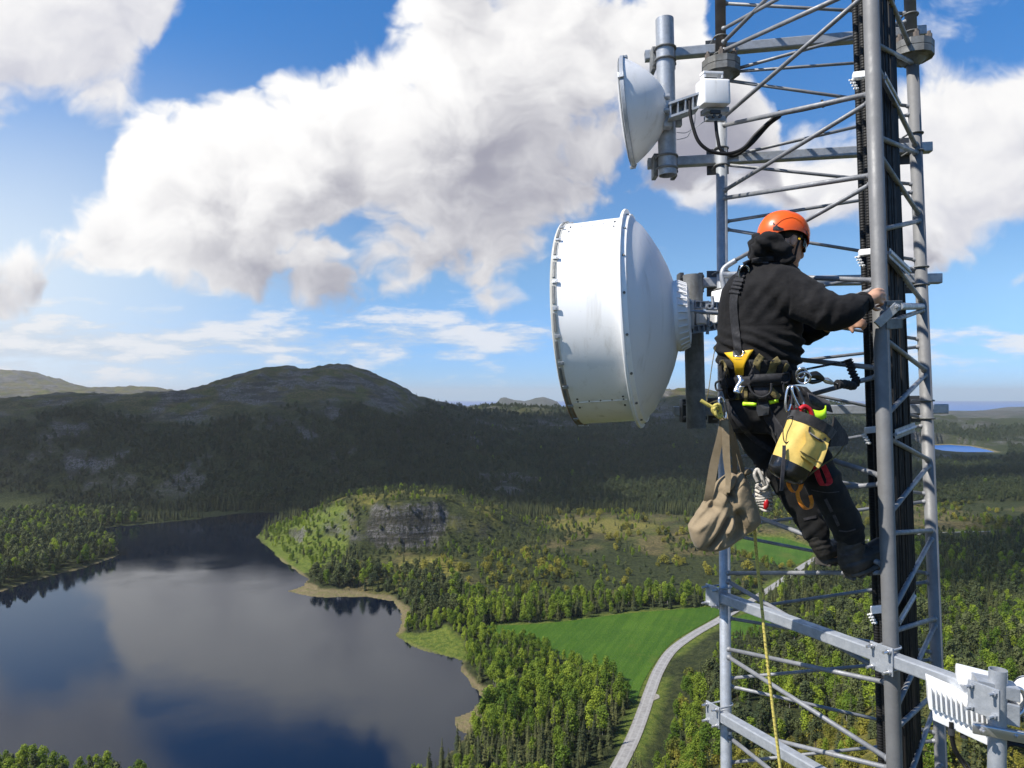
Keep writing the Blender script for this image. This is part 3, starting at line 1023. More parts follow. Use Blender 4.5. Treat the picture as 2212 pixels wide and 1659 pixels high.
KINDS = [('spruce_tree', 'spruce', SPR, TR_S), ('pine_tree', 'pine', PIN, TR_P), ('birch_tree', 'birch', BIR, TR_B), ('shrub', 'shrub', BUS, None)]
LAB = {
    0: ('narrow dark spruce in the dense stand beside the lower lake shore', 'dark spruce on the wooded slope between the road and the mast',
        'spruces in the stand by the lower lake shore', 'spruces on the slope below the mast'),
    1: ('rounded olive green pine near the lake shore left of the road', 'rounded olive green pine on the slope right of the grey road',
        'pines left of the road', 'pines right of the road'),
    2: ('bright green birch in the wood between lake and meadow', 'bright green birch on the slope right of the grey road',
        'birches between lake and meadow', 'birches right of the road'),
    3: ('low yellow green shrub on the open lake side heath', 'low yellow green shrub on the hillside at the foot of the mast',
        'shrubs on the heath', 'shrubs at the foot of the mast')}


def forest_nodes(name, protos):
    ng = bpy.data.node_groups.new(name, 'GeometryNodeTree')
    ng.interface.new_socket('Geometry', in_out='INPUT', socket_type='NodeSocketGeometry')
    ng.interface.new_socket('Geometry', in_out='OUTPUT', socket_type='NodeSocketGeometry')
    N = ng.nodes; L = ng.links
    gi = N.new('NodeGroupInput'); go = N.new('NodeGroupOutput')
    g2i = N.new('GeometryNodeGeometryToInstance')
    for p in reversed(protos):
        oi = N.new('GeometryNodeObjectInfo'); oi.transform_space = 'ORIGINAL'
        oi.inputs['Object'].default_value = p
        oi.inputs['As Instance'].default_value = False
        L.new(oi.outputs['Geometry'], g2i.inputs[0])

    def na_(nm, typ):
        n = N.new('GeometryNodeInputNamedAttribute'); n.data_type = typ
        n.inputs['Name'].default_value = nm
        return n.outputs[0]
    m2p = N.new('GeometryNodeMeshToPoints')
    L.new(gi.outputs[0], m2p.inputs[0])
    iop = N.new('GeometryNodeInstanceOnPoints')
    L.new(m2p.outputs[0], iop.inputs['Points']); L.new(g2i.outputs[0], iop.inputs['Instance'])
    iop.inputs['Pick Instance'].default_value = True
    L.new(na_('variant', 'INT'), iop.inputs['Instance Index'])
    e2r = N.new('FunctionNodeEulerToRotation')
    L.new(na_('rot', 'FLOAT_VECTOR'), e2r.inputs[0])
    L.new(e2r.outputs[0], iop.inputs['Rotation'])
    L.new(na_('size', 'FLOAT_VECTOR'), iop.inputs['Scale'])
    L.new(iop.outputs[0], go.inputs[0])
    return ng


for k, (nm, cat, crowns, trunk) in enumerate(KINDS):
    idx = np.where(kind == k)[0]
    big = np.where(vis[idx], hs_[idx] / DIST[idx], -1)
    order = idx[np.argsort(-big)]
    solo, rest = order[:300], order[300:]
    protos = [None] * len(crowns)
    for c_, i in enumerate(solo):
        v = c_ % len(crowns)
        right = PX[i] > 1370
        lab = LAB[k][1 if right else 0]; grp = LAB[k][3 if right else 2]
        loc = (X[i], Y[i], Z[i]); sc = (hs_[i] * wid[i], hs_[i] * wid[i], hs_[i])
        if trunk is None:
            o = link(bpy.data.objects.new(nm, crowns[v])); o.location = loc; o.scale = sc; o.rotation_euler = (0, 0, rot[i])
            tag(o, lab, cat, grp)
            if protos[v] is None:
                protos[v] = o
        else:
            r_ = thing(nm, loc, lab, cat, grp); r_.rotation_euler = (0, 0, rot[i]); r_.scale = sc
            cr = link(bpy.data.objects.new('crown', crowns[v])); cr.parent = r_
            tr_ = link(bpy.data.objects.new('trunk', trunk)); tr_.parent = r_
            if protos[v] is None:
                protos[v] = cr
    me = bpy.data.meshes.new(cat + '_forest')
    P = np.stack([X[rest], Y[rest], Z[rest] - 0.1], 1)
    me.vertices.add(len(P)); me.vertices.foreach_set('co', P.astype(np.float32).ravel())
    a = me.attributes.new('variant', 'INT', 'POINT'); a.data.foreach_set('value', rng.integers(0, len(crowns), len(P)).astype(np.int32))
    a = me.attributes.new('rot', 'FLOAT_VECTOR', 'POINT')
    a.data.foreach_set('vector', np.stack([rng.normal(0, .04, len(P)), rng.normal(0, .04, len(P)), rot[rest]], 1).astype(np.float32).ravel())
    a = me.attributes.new('size', 'FLOAT_VECTOR', 'POINT')
    hh = hs_[rest]; ww = hh * wid[rest] * np.where(Y[rest] > 900, 1.25, 1.0)
    a.data.foreach_set('vector', np.stack([ww, ww, hh], 1).astype(np.float32).ravel())
    me.update()
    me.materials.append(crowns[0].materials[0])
    fo = link(bpy.data.objects.new(cat + '_forest' if cat != 'shrub' else 'shrubbery', me))
    struct(fo, 'stuff')
    mod = fo.modifiers.new('trees', 'NODES'); mod.node_group = forest_nodes(cat + ' forest', protos)
    print('TREES', nm, len(idx), 'solo', len(solo))
# ================================================================ MAST
def frame_of(d):
    d = d.normalized()
    u = d.orthogonal().normalized()
    return u, d.cross(u)


def add_tube(bm, pts, r, seg=10, caps=True, r_of=None, up=None):
    """round tube through pts (list of Vectors)"""
    pts = [Vector(p) for p in pts]
    rings = []
    u = None
    for i, p in enumerate(pts):
        d = (pts[min(i + 1, len(pts) - 1)] - pts[max(i - 1, 0)]).normalized()
        if u is None:
            u = d.orthogonal().normalized()
        else:
            u = (u - d * u.dot(d)).normalized()
        v = d.cross(u)
        rr = r_of(i / (len(pts) - 1)) if r_of else r
        rings.append([bm.verts.new(p + (u * math.cos(6.28319 * k / seg) + v * math.sin(6.28319 * k / seg)) * rr) for k in range(seg)])
    for a, c in zip(rings, rings[1:]):
        for k in range(seg):
            bm.faces.new((a[k], a[(k + 1) % seg], c[(k + 1) % seg], c[k]))
    if caps:
        bm.faces.new(rings[0][::-1]); bm.faces.new(rings[-1])
    return bm


def spline(pts, n=8):
    P = [Vector(p) for p in pts]
    out = []
    for i in range(len(P) - 1):
        p0 = P[max(i - 1, 0)]; p1 = P[i]; p2 = P[i + 1]; p3 = P[min(i + 2, len(P) - 1)]
        for k in range(n):
            t = k / n
            out.append(0.5 * ((2 * p1) + (p2 - p0) * t + (2 * p0 - 5 * p1 + 4 * p2 - p3) * t * t + (3 * p1 - p0 - 3 * p2 + p3) * t ** 3))
    out.append(P[-1])
    return out


def add_box(bm, c, ux, uy, uz, bev=0.0):
    """box with centre c and half-extent vectors"""
    c, ux, uy, uz = Vector(c), Vector(ux), Vector(uy), Vector(uz)
    vs = [bm.verts.new(c + ux * sx + uy * sy + uz * sz) for sz in (-1, 1) for sy in (-1, 1) for sx in (-1, 1)]
    fs = [bm.faces.new([vs[i] for i in f]) for f in ((0, 2, 3, 1), (4, 5, 7, 6), (0, 1, 5, 4), (2, 6, 7, 3), (0, 4, 6, 2), (1, 3, 7, 5))]
    if bev:
        es = {e for f in fs for e in f.edges}
        bmesh.ops.bevel(bm, geom=list(es), offset=bev, segments=2, affect='EDGES', profile=0.6)
    return bm


def add_lathe(bm, c, ax, prof, seg=40, caps=(False, False), u=None):
    """prof: (along axis, radius)"""
    ax = Vector(ax).normalized(); c = Vector(c)
    u = (Vector(u) - ax * Vector(u).dot(ax)).normalized() if u else ax.orthogonal().normalized()
    v = ax.cross(u)
    rings = []
    for (h, r) in prof:
        rings.append([bm.verts.new(c + ax * h + (u * math.cos(6.28319 * k / seg) + v * math.sin(6.28319 * k / seg)) * max(r, 1e-4)) for k in range(seg)])
    for a, d in zip(rings, rings[1:]):
        for k in range(seg):
            bm.faces.new((a[k], a[(k + 1) % seg], d[(k + 1) % seg], d[k]))
    if caps[0]:
        bm.faces.new(rings[0][::-1])
    if caps[1]:
        bm.faces.new(rings[-1])
    return bm


def add_bolt(bm, p, ax, r=0.008, h=0.008, shaft=0.0):
    add_lathe(bm, p, ax, [(0, 0), (0, r), (h, r), (h, 0)], 6)
    if shaft:
        add_lathe(bm, Vector(p), ax, [(h, r * 0.55), (h + shaft, r * 0.55), (h + shaft, 0)], 8)


def galv(name, base, dark, rough=0.45, metal=0.35, scale=18.0, rust=None):
    m = bpy.data.materials.new(name); m.use_nodes = True
    t = m.node_tree; q = NB(t); bs = t.nodes['Principled BSDF']
    co = q.node('ShaderNodeTexCoord').outputs['Object']
    v = q.node('ShaderNodeTexVoronoi'); q.put(v.inputs['Vector'], co); q.put(v.inputs['Scale'], scale * 3)
    n = q.noise(co, scale, 5, 0.65)
    n2 = q.noise(q.vmul(co, (1, 1, 0.25)), 7.0, 5, 0.7)
    c = q.mix(q.ss(n, 0.35, 0.68), dark, base)
    c = q.mix(q.m('MULTIPLY', q.node('ShaderNodeSeparateColor').outputs[0] if False else q.ss(v.outputs['Distance'], 0.1, 0.6), 0.35), c, tuple(x * 0.86 for x in base))
    if rust:
        c = q.mix(q.ss(n2, 0.48, 0.66, 0, 0.8), c, rust)
    q.put(bs.inputs['Base Color'], c)
    q.put(bs.inputs['Roughness'], q.ss(n, 0.3, 0.7, rough + 0.12, rough - 0.06))
    bs.inputs['Metallic'].default_value = metal
    bn = q.node('ShaderNodeBump'); bn.inputs['Distance'].default_value = 0.0012
    q.put(bn.inputs['Height'], q.noise(co, 90, 4, 0.7)); t.links.new(bn.outputs[0], bs.inputs['Normal'])
    return m


M_LEG = galv('weathered galvanised steel', (0.19, 0.19, 0.188), (0.145, 0.145, 0.146), 0.55, 0.15, 9)
M_BRACE = galv('dull zinc brace', (0.27, 0.275, 0.285), (0.17, 0.175, 0.185), 0.5, 0.2, 14)
M_ZINC = galv('bright zinc', (0.42, 0.44, 0.465), (0.28, 0.30, 0.325), 0.42, 0.3, 22)
M_BROWN = galv('browned steel', (0.19, 0.155, 0.13), (0.12, 0.10, 0.085), 0.6, 0.2, 12)
M_OLDZ = galv('stained zinc', (0.22, 0.225, 0.22), (0.12, 0.12, 0.118), 0.6, 0.2, 12, rust=(0.10, 0.095, 0.08))
M_WHITE = mat('white paint', (0.84, 0.835, 0.82), 0.34, var=0.05, vscale=3)
M_WSHELL = mat('white antenna shell', (0.78, 0.775, 0.765), 0.38, var=0.06, vscale=2)


def weather(m, c_, dirt, amt):
    t = m.node_tree; q = NB(t); bs = t.nodes['Principled BSDF']
    co = q.node('ShaderNodeTexCoord').outputs['Object']
    st = q.noise(q.vmul(co, (16, 16, 1.1)), 1.0, 6, 0.65)
    sp = q.noise(co, 26, 5, 0.7)
    f = q.m('ADD', q.ss(st, 0.52, 0.74, 0, amt), q.ss(sp, 0.62, 0.75, 0, amt * 0.8), clamp=True)
    q.put(bs.inputs['Base Color'], q.mix(f, c_, dirt))


weather(M_WHITE, (0.84, 0.835, 0.82), (0.42, 0.38, 0.31), 0.32)
weather(M_WSHELL, (0.78, 0.775, 0.765), (0.45, 0.42, 0.36), 0.36)
M_CREAM = mat('cream radome cloth', (0.62, 0.60, 0.53), 0.7, var=0.2, vscale=9)
t_ = M_CREAM.node_tree; q = NB(t_)
sz_ = q.node('ShaderNodeSeparateXYZ'); t_.links.new(q.node('ShaderNodeTexCoord').outputs['Object'], sz_.inputs[0])
low_ = q.ss(q.m('ADD', sz_.outputs[2], q.m('MULTIPLY', q.noise(q.node('ShaderNodeTexCoord').outputs['Object'], 14, 5, 0.7), 0.4)), 150.50, 150.05)
old_ = t_.nodes['Principled BSDF'].inputs['Base Color'].links[0].from_socket
q.put(t_.nodes['Principled BSDF'].inputs['Base Color'], q.mix(low_, old_, (0.16, 0.115, 0.075)))
M_BLACK = mat('black rubber', (0.012, 0.012, 0.013), 0.5, spec=0.4)
M_CABLE = mat('black cable jacket', (0.014, 0.013, 0.013), 0.55, spec=0.35, var=0.3, vscale=20)
M_DARKM = mat('dark steel', (0.06, 0.062, 0.066), 0.5, 0.4)
M_STEEL = mat('stainless steel', (0.55, 0.55, 0.56), 0.3, 0.8)

DL, DR, DN = 4.6, 4.42, 3.5
# leg axes: two measured points each
LL = lambda y: W(1556 + 0.00784 * y, y, DL)
LR = lambda y: W(1965.5 + 0.0408 * y, y, DR)
LN = lambda y: W(1881 + 0.0311 * y, y, DN)
RL = 0.0355
tower = thing('lattice_mast', (1.78, 4.1, 108.0), 'tall grey triangular lattice mast the worker climbs, hung with antennas and cables', 'mast')


def tpart(name, bm, m, smooth=True):
    return keep(bm_obj(name, bm, m, None, smooth), tower)


# lower leg sections and the thinner browned upper sections above the bolted flanges
for f, yf, mm in ((LL, 148, M_LEG), (LR, 112, M_LEG)):
    bm = add_tube(bmesh.new(), [f(4200), f(yf + 10)], RL, 24)
    tpart('leg', bm, M_ZINC if f is LL else mm)
    bm = add_tube(bmesh.new(), [f(yf - 10), f(-1500)], RL * 0.95, 24)
    tpart('leg', bm, M_BROWN if f is LL else M_DARKM if False else M_LEG)
tpart('leg', add_tube(bmesh.new(), [LN(5200), LN(-2200)], RL + 0.001, 28), M_LEG)


def flange(f, y, d):
    c = f(y)
    fl = bmesh.new()
    for h0, h1 in ((0.002, 0.043), (-0.043, -0.002)):
        n = 6
        top = []
        for hh in (h0, h1):
            ring = []
            for k in range(n):
                for s in (-0.22, 0.22):
                    a = 6.28319 * (k + 0.25) / n + s * 1.35
                    ring.append(fl.verts.new(c + Vector((0.122 * math.cos(a), 0.122 * math.sin(a), hh))))
            top.append(ring)
        m_ = len(top[0])
        for k in range(m_):
            fl.faces.new((top[0][k], top[0][(k + 1) % m_], top[1][(k + 1) % m_], top[1][k]))
        fl.faces.new(top[0][::-1]); fl.faces.new(top[1])
    add_lathe(fl, c, (0, 0, 1), [(-0.044, 0.095), (-0.052, 0.078), (-0.085, 0.045), (-0.09, RL)], 18)
    fo = tpart('flange', fl, M_OLDZ, False)
    for k in range(6):
        a = 6.28319 * (k + 0.25) / 6
        bb = bmesh.new()
        add_bolt(bb, c + Vector((0.094 * math.cos(a), 0.094 * math.sin(a), 0.043)), (0, 0, 1), 0.019, 0.034, 0.018)
        bo = bm_obj('bolt', bb, M_BROWN, None, False)
        bo.parent = fo
    return fo


flange(LL, 148, DL); flange(LR, 112, DR)


def brace(fa, ya, fb, yb, r=0.0135, ext=True, m=None):
    a, c = fa(ya), fb(yb)
    bm = add_tube(bmesh.new(), [a, c], r, 12)
    # weld collars
    d = (c - a).normalized()
    for p, s in ((a, 1), (c, -1)):
        add_lathe(bm, p + d * s * (RL - 0.004), d * s, [(0, r * 1.5), (0.012, r * 1.28), (0.018, r * 1.02)], 12)
    tpart('brace', bm, m or M_BRACE)


Lf = [-66, 105, 265, 422, 585, 752, 911, 1083, 1245, 1408, 1580, 1745]
Nf = [-230, -28, 208, 384, 613, 803, 1038, 1230, 1470, 1655, 1890]
e = 7
for i in range(len(Nf)):
    brace(LL, Lf[i] + e, LN, Nf[i] - e, 0.0135)
    brace(LN, Nf[i] + e, LL, Lf[i + 1] - e, 0.0125)
brace(LL, 66, LN, -112, 0.012)
Lb = [-160, 0, 165, 348, 487, 665, 805, 1000, 1146, 1327, 1473, 1655, 1800]
Rb = [-40, 37, 238, 406, 570, 741, 911, 1075, 1248, 1417, 1592, 1770]
for i in range(len(Rb)):
    brace(LL, Lb[i] + e, LR, Rb[i] - e, 0.0105)
    brace(LR, Rb[i] + e, LL, Lb[i + 1] - e, 0.0105)
brace(LL, 157, LR, 127, 0.0095)
for a, c in ((-110, 112), (124, 315), (293, 330), (321, 461), (498, 477), (527, 651), (702, 670), (727, 799), (902, 810), (942, 993), (1117, 1005),
             (1152, 1146), (1330, 1162), (1365, 1336), (1543, 1349), (1578, 1491), (1760, 1505), (1790, 1650)):
    brace(LN, a, LR, c, 0.0135)
brace(LN, 91, LR, 136, 0.0125)

# ---- feeder cables inside the mast
def cable(name, label, pts, r, group=None, seg=10, rings=False, m=None, n=8):
    P = spline(pts, n)
    o = bm_obj(name, add_tube(bmesh.new(), P, r, seg), m or M_CABLE)
    return tag(o, label, 'cable', group)


m = bpy.data.materials.new('corrugated jacket'); m.use_nodes = True
q = NB(m.node_tree); bs = m.node_tree.nodes['Principled BSDF']
co = q.node('ShaderNodeTexCoord').outputs['Object']
sp_ = q.node('ShaderNodeSeparateXYZ'); m.node_tree.links.new(co, sp_.inputs[0])
wv_ = q.m('SINE', q.m('MULTIPLY', sp_.outputs[2], 420.0))
bs.inputs['Base Color'].default_value = (0.013, 0.013, 0.013, 1); bs.inputs['Roughness'].default_value = 0.6; bs.inputs['Specular IOR Level'].default_value = 0.3
bn = q.node('ShaderNodeBump'); bn.inputs['Distance'].default_value = 0.0008
q.put(bn.inputs['Height'], wv_); m.node_tree.links.new(bn.outputs[0], bs.inputs['Normal'])
M_CORR = m
for k, (px_, dd) in enumerate(((1847, 3.86), (1860.5, 3.80), (1873, 3.75))):
    pts = [W(px_ + 0.0345 * y, y, dd) for y in (-900, -200, 300, 800, 1300, 1800, 2600)]
    cable('feeder_cable', 'thick ribbed black feeder cable running up just left of the near mast leg', pts, 0.0172, 'ribbed black feeder cables left of the near leg', 14, m=M_CORR, n=3)
for k in range(13):
    px_ = 1884 + 3.75 * k; dd = 3.62 + 0.034 * k
    sl_ = 0.0325 + 0.0004 * k
    pts = [W(px_ + sl_ * y + 1.2 * math.sin(k * 2.3 + y * 0.006), y, dd) for y in (-900, -300, 0, 300, 600, 900, 1200, 1500, 1800, 2600)]
    cable('feeder_cable', 'thin black feeder cable in the flat bundle right of the near mast leg', pts, 0.0074, 'thin black feeder cables in the flat bundle', 8, n=3)
o = bm_obj('cable_backing', add_tube(bmesh.new(), [W(1908 + 0.0345 * y, y, 3.98) for y in (-900, 300, 1300, 2600)], 0.05, 4), M_BLACK)
tag(o, 'dark flat cable ladder standing behind the thin black feeder cables', 'cable ladder'); o.name = 'cable_ladder'


# ---- cable hangers: a bracket left of the near leg and a toothed row along a brace on its right
def hanger(yl, a, c, lab, bright=True):
    root = thing('cable_hanger', W(1853 + 0.033 * yl, yl, 3.70), lab, 'cable clamp', 'cable hangers up the mast')
    mm = M_STEEL
    bm = bmesh.new()
    x0 = 1836 + 0.0345 * yl
    p0, p1 = W(x0, yl, 3.74), W(x0 + 36, yl - 4, 3.63)
    ux = (p1 - p0) / 2
    add_box(bm, (p0 + p1) / 2, ux, Vector((0.006, 0.020, 0)), Vector((0, 0, 0.016)), 0.003)
    for j in range(4):
        q0 = W(x0 + 2 + j * 3.2, yl + 9 + j * 6, 3.735)
        add_bolt(bm, q0, Vector((-1, -0.2, 0)), 0.008, 0.012, 0.014)
    keep(bm_obj('bracket', bm, M_WHITE if bright else M_ZINC, None, 'angle'), root)
    bm = bmesh.new()
    A, C_ = Vector(a), Vector(c)
    d = C_ - A
    nrm = Vector((-0.6, -0.8, 0)).normalized(); upv = Vector((0, 0, 1))
    for j in range(11):
        p = A + d * (j / 10)
        add_box(bm, p, d.normalized() * d.length * 0.034, nrm * 0.020, (upv - d.normalized() * upv.dot(d.normalized())).normalized() * 0.026, 0.004)
    add_tube(bm, [A - d * 0.06, C_ + d * 0.06], 0.010, 8)
    keep(bm_obj('clamp_row', bm, M_ZINC, None, 'angle'), root)


hanger(165, W(1914, 170, 3.58), W(1942, 222, 3.86), 'steel cable hanger with toothed clamp row at the top of the mast')
hanger(547, W(1924, 548, 3.58), W(1963, 585, 3.88), 'shiny cable hanger level with the orange helmet, behind the near leg')
hanger(930, W(1936, 938, 3.55), W(1974, 923, 3.86), 'cable hanger at the height of the yellow bucket bag')
hanger(1318, W(1946, 1338, 3.56), W(1974, 1290, 3.90), 'cable hanger with comb of steel teeth just above the front arm')

# ---- square mounting arms
def u_bolt(bm, c, ax, r, rod, back):
    """U-bolt round a vertical pipe of radius r at c, legs pointing along back"""
    back = Vector(back).normalized(); side = Vector(ax).normalized().cross(back)
    pts = []
    for k in range(13):
        a = math.pi * k / 12
        pts.append(c + side * (r + rod) * math.cos(a) - back * (r + rod) * math.sin(a))
    pts = [pts[0] + back * (r + 0.05)] + pts + [pts[-1] + back * (r + 0.05)]
    add_tube(bm, pts, rod, 8)


def arm(label, a, c, half, root_group=None, m=None):
    a, c = Vector(a), Vector(c)
    root = thing('mounting_arm', a, label, 'mounting arm', root_group or 'square steel mounting arms')
    d = (c - a).normalized(); up = Vector((0, 0, 1)); side = d.cross(up).normalized(); up = side.cross(d)
    bm = bmesh.new()
    # hollow square tube, rounded edges
    t = half * 0.82
    for (h, flip) in ((half, 1), (t, -1)):
        r = half * 0.22
        prof = []
        for sx, sy in ((1, 1), (-1, 1), (-1, -1), (1, -1)):
            for k in range(3):
                ang = math.atan2(sy, sx) - 0.785 + 0.785 * k
                prof.append((sx * (h - r) + r * math.cos(ang), sy * (h - r) + r * math.sin(ang)))
        rings = [[bm.verts.new(p + side * x + up * y) for x, y in prof] for p in (a, c)]
        n = len(prof)
        for k in range(n):
            bm.faces.new((rings[0][k], rings[0][(k + 1) % n], rings[1][(k + 1) % n], rings[1][k]))
        if h == half:
            outer = rings
        else:
            for e_ in (0, 1):
                for k in range(n):
                    bm.faces.new((outer[e_][k], outer[e_][(k + 1) % n], rings[e_][(k + 1) % n], rings[e_][k]))
    keep(bm_obj('tube', bm, m or M_ZINC, None, False), root)
    return root, d, up, side


def plate_part(root, c, ux, uz, nrm, bolts=True, th=0.005, m=None):
    nrm = Vector(nrm).normalized()
    bm = add_box(bmesh.new(), c, ux, nrm * th, uz, 0.002)
    p = keep(bm_obj('clamp_plate', bm, m or M_ZINC, None, False), root)
    if bolts:
        bb = bmesh.new()
        for sx in (-0.72, 0.72):
            for sz in (-0.74, 0.74):
                add_bolt(bb, Vector(c) + Vector(ux) * sx + Vector(uz) * sz + nrm * th, nrm, 0.013, 0.012, 0.032)
        o_ = bm_obj('bolt', bb, M_STEEL, None, False)
        o_.parent = p
    return p


# back arms, behind the far legs, carrying the two antenna poles
for lab, xl, yl, xr, yr, py_, plo in (
        ('topmost square arm, holding the pole of the small dish at its upper clamp', 1393, 122, 1997, 68, 95, 1437),
        ('square arm under the small dish, holding its pole at the lower clamp', 1399, 354, 2010, 319, 342, 1441),
        ('square arm behind the worker, holding the top of the drum antenna pole', 1466, 612, 2031, 602, 610, 1497),
        ('square arm at hip height, holding the lower end of the drum antenna pole', 1456, 888, 2044, 883, 888, 1503)):
    A, B_ = W(xl, yl, 4.70), W(xr, yr, 4.52)
    root, d, up, side = arm(lab, A, B_, 0.031)
    for f, dd in ((LL, DL), (LR, DR)):
        t_ = (f(yl).x - A.x) / (B_.x - A.x)
        zc = A.z + (B_.z - A.z) * t_
        for s in (-0.055, 0.055):
            y_ = HY - (zc + s - CAMZ) * F / dd
            bm = bmesh.new()
            u_bolt(bm, f(y_), (0, 0, 1), RL, 0.006, (0, 1, 0))
            keep(bm_obj('u_bolt', bm, M_OLDZ, None), root)
    for f, dd in ((LL, DL), (LR, DR)):
        t_ = (f(yl).x - A.x) / (B_.x - A.x)
        c = A + (B_ - A) * t_
        plate_part(root, c + Vector((0, 0.040, 0)), d * 0.07, up * 0.085, (0, 1, 0), False, 0.005, M_DARKM)
    # pole clamp: two toothed blocks left and right of the pole and two U-bolts
    pc = W(plo, yl + (yr - yl) * 0.07, 4.55)
    bm = bmesh.new()
    for s in (-1, 1):
        add_box(bm, pc + Vector((s * 0.062, 0.085, 0)), (0.014, 0, 0), (0, 0.045, 0), (0, 0, 0.075), 0.004)
        for z in (-0.05, 0.05):
            add_bolt(bm, pc + Vector((s * 0.066, 0.03, z)), (0, -1, 0), 0.011, 0.012, 0.015)
    for z in (-0.038, 0.038):
        u_bolt(bm, pc + Vector((0, 0, z)), (0, 0, 1), 0.058, 0.0065, (0, 1, 0))
    keep(bm_obj('pole_clamp', bm, M_OLDZ if yl < 500 else M_DARKM, None, 'angle'), root)


def pole(label, pts, r, m):
    root = thing('antenna_pole', pts[-1], label, 'pole')
    a, c = pts
    bm = bmesh.new()
    d = (c - a).normalized()
    L_ = (c - a).length
    add_lathe(bm, a, d, [(0, r * 0.9), (0, r), (L_, r), (L_, r * 0.9), (L_ - 0.25, r * 0.9), (0, r * 0.9)], 32)
    keep(bm_obj('pipe', bm, m, None, 'angle'), root)
    return root


pole('short galvanised pole carrying the small dish, open at its lower end', (W(1435.5, 42, 4.55), W(1442.5, 379, 4.55)), 0.0575, M_ZINC)
pole('stained grey pole behind the hub of the drum antenna', (W(1496, 594, 4.52), W(1504, 925, 4.52)), 0.0605, M_OLDZ)

# ---- front arms, in front of the legs
DF = 0.078


def front_arm(lab, y0, px_end, ytop):
    P = W(1562, y0, DL - DF); Q = LN(0); Q = Vector((Q.x, DN - DF, 0))
    # level arm: same height at both legs, passing in front of the near leg
    ux = Vector((LN(1440).x, DN - DF, P.z)) - P
    A = P - ux * 0.05
    u = (px_end - CX) / F
    t_ = (u * P.y - P.x) / (ux.x - u * ux.y)
    B_ = P + ux * t_
    root, d, up, side = arm(lab, A, B_, 0.0315)
    nrm = side if side.y < 0 else -side
    for f, dd in ((LL, DL), (LN, DN)):
        c = Vector((f(HY - (P.z - CAMZ) * F / dd).x, dd, P.z))
        k = (c - P).dot(d)
        c0 = P + d * k
        plate_part(root, c0 + nrm * 0.037, d * 0.062, up * 0.068, nrm)
        for s in (0.05, -0.05):
            bm = bmesh.new()
            u_bolt(bm, Vector((c.x, c.y, c.z + s)), (0, 0, 1), RL, 0.006, nrm)
            keep(bm_obj('u_bolt', bm, M_ZINC, None), root)
    return root, A, B_, d, up, nrm


r1, A1, B1, d1_, up1, n1_ = front_arm('long bright square arm crossing the mast below the boots towards the small radio', 1291, 2178, 0)
r2_, A2, B2, d2_, up2, n2_ = front_arm('lowest bright square arm, running out of the picture at the bottom', 1548, 2500, 0)

# climbing bracket by the hand
root = thing('cable_bracket', LN(690), 'grey flat bracket bolted to the near leg under the worker\'s right hand', 'bracket')
bm = bmesh.new()
a, c = W(1893, 703, 3.44), W(1940, 659, 3.42)
d = (c - a).normalized()
add_box(bm, (a + c) / 2, d * 0.065, Vector((0.004, 0.014, 0)), Vector((-d.z, 0, d.x)).normalized() * 0.021, 0.003)
add_bolt(bm, W(1937, 662, 3.405), (0, -1, 0), 0.012, 0.012, 0.01)
keep(bm_obj('flat_bar', bm, M_ZINC, None, False), root)
bm = add_box(bmesh.new(), W(1931, 655, 3.49), (0.05, 0.02, 0.004), (0.003, 0.012, 0), (0, 0, 0.012), 0.002)
add_box(bm, W(1931, 700, 3.49), (0.05, 0.02, 0.004), (0.003, 0.012, 0), (0, 0, 0.024), 0.002)
keep(bm_obj('back_plate', bm, M_OLDZ, None, False), root)
bm = add_tube(bmesh.new(), [W(1942, 662, 3.50), LR(662)], 0.019, 14)
keep(bm_obj('tube', bm, M_ZINC), root)

# ---- drum antenna
AX = Vector((-0.957, 0.283, -0.060)).normalized()     # where the dishes look
fc = W(1373, 691, 4.27)                                # centre of the rear flange
drum = thing('drum_antenna', fc, 'big white drum antenna with riveted shroud behind the worker\'s back', 'antenna')
R0 = 0.605
L0 = 0.345
up_ = (Vector((0, 0, 1)) - AX * AX.z).normalized()
bm = bmesh.new()
add_lathe(bm, fc, AX, [(0.02, R0 * 0.985), (0.012, R0), (0.10, R0 + 0.002), (L0 - 0.03, R0 + 0.002), (L0, R0 + 0.006), (L0 + 0.002, R0 - 0.012), (0.02, R0 - 0.012)], 96)
shroud = keep(bm_obj('shroud', bm, M_WHITE, None, 'angle'), drum)
# lap seams and rivets
bm = bmesh.new()
sd_ = AX.cross(up_).normalized()
if sd_.y > 0:
    sd_ = -sd_                                          # towards the camera


def drum_pt(h, ang, r):
    """ang measured from the camera side, positive up"""
    return fc + AX * h + (sd_ * math.cos(ang) + up_ * math.sin(ang)) * r


riv = bmesh.new()
for ang in (rad(58), rad(-52)):
    n = 10
    for k in range(n):
        pass
    p0, p1 = drum_pt(0.03, ang, R0 + 0.0035), drum_pt(L0 - 0.005, ang, R0 + 0.0035)
    w = (drum_pt(0.1, ang + 0.02, R0) - drum_pt(0.1, ang - 0.02, R0)).normalized()
    nn = (drum_pt(0.1, ang, 1) - drum_pt(0.1, ang, 0))
    sm_ = bm_obj('seam', add_box(bmesh.new(), (p0 + p1) / 2, (p1 - p0) / 2, w * 0.004, nn * 0.0016), M_WHITE, None, False); sm_.parent = shroud
    for k in range(5):
        h = 0.05 + (L0 - 0.09) * k / 4
        for da, big in ((0.055, k in (0, 4)), (-0.075, k in (0, 4)), (0.018, True)):
            if big:
                add_bolt(riv, drum_pt(h, ang + da, R0 + 0.002), nn, 0.0058 if da != 0.018 else 0.0042, 0.004)
rv_ = bm_obj('rivet', riv, M_DARKM, None, False); rv_.parent = shroud
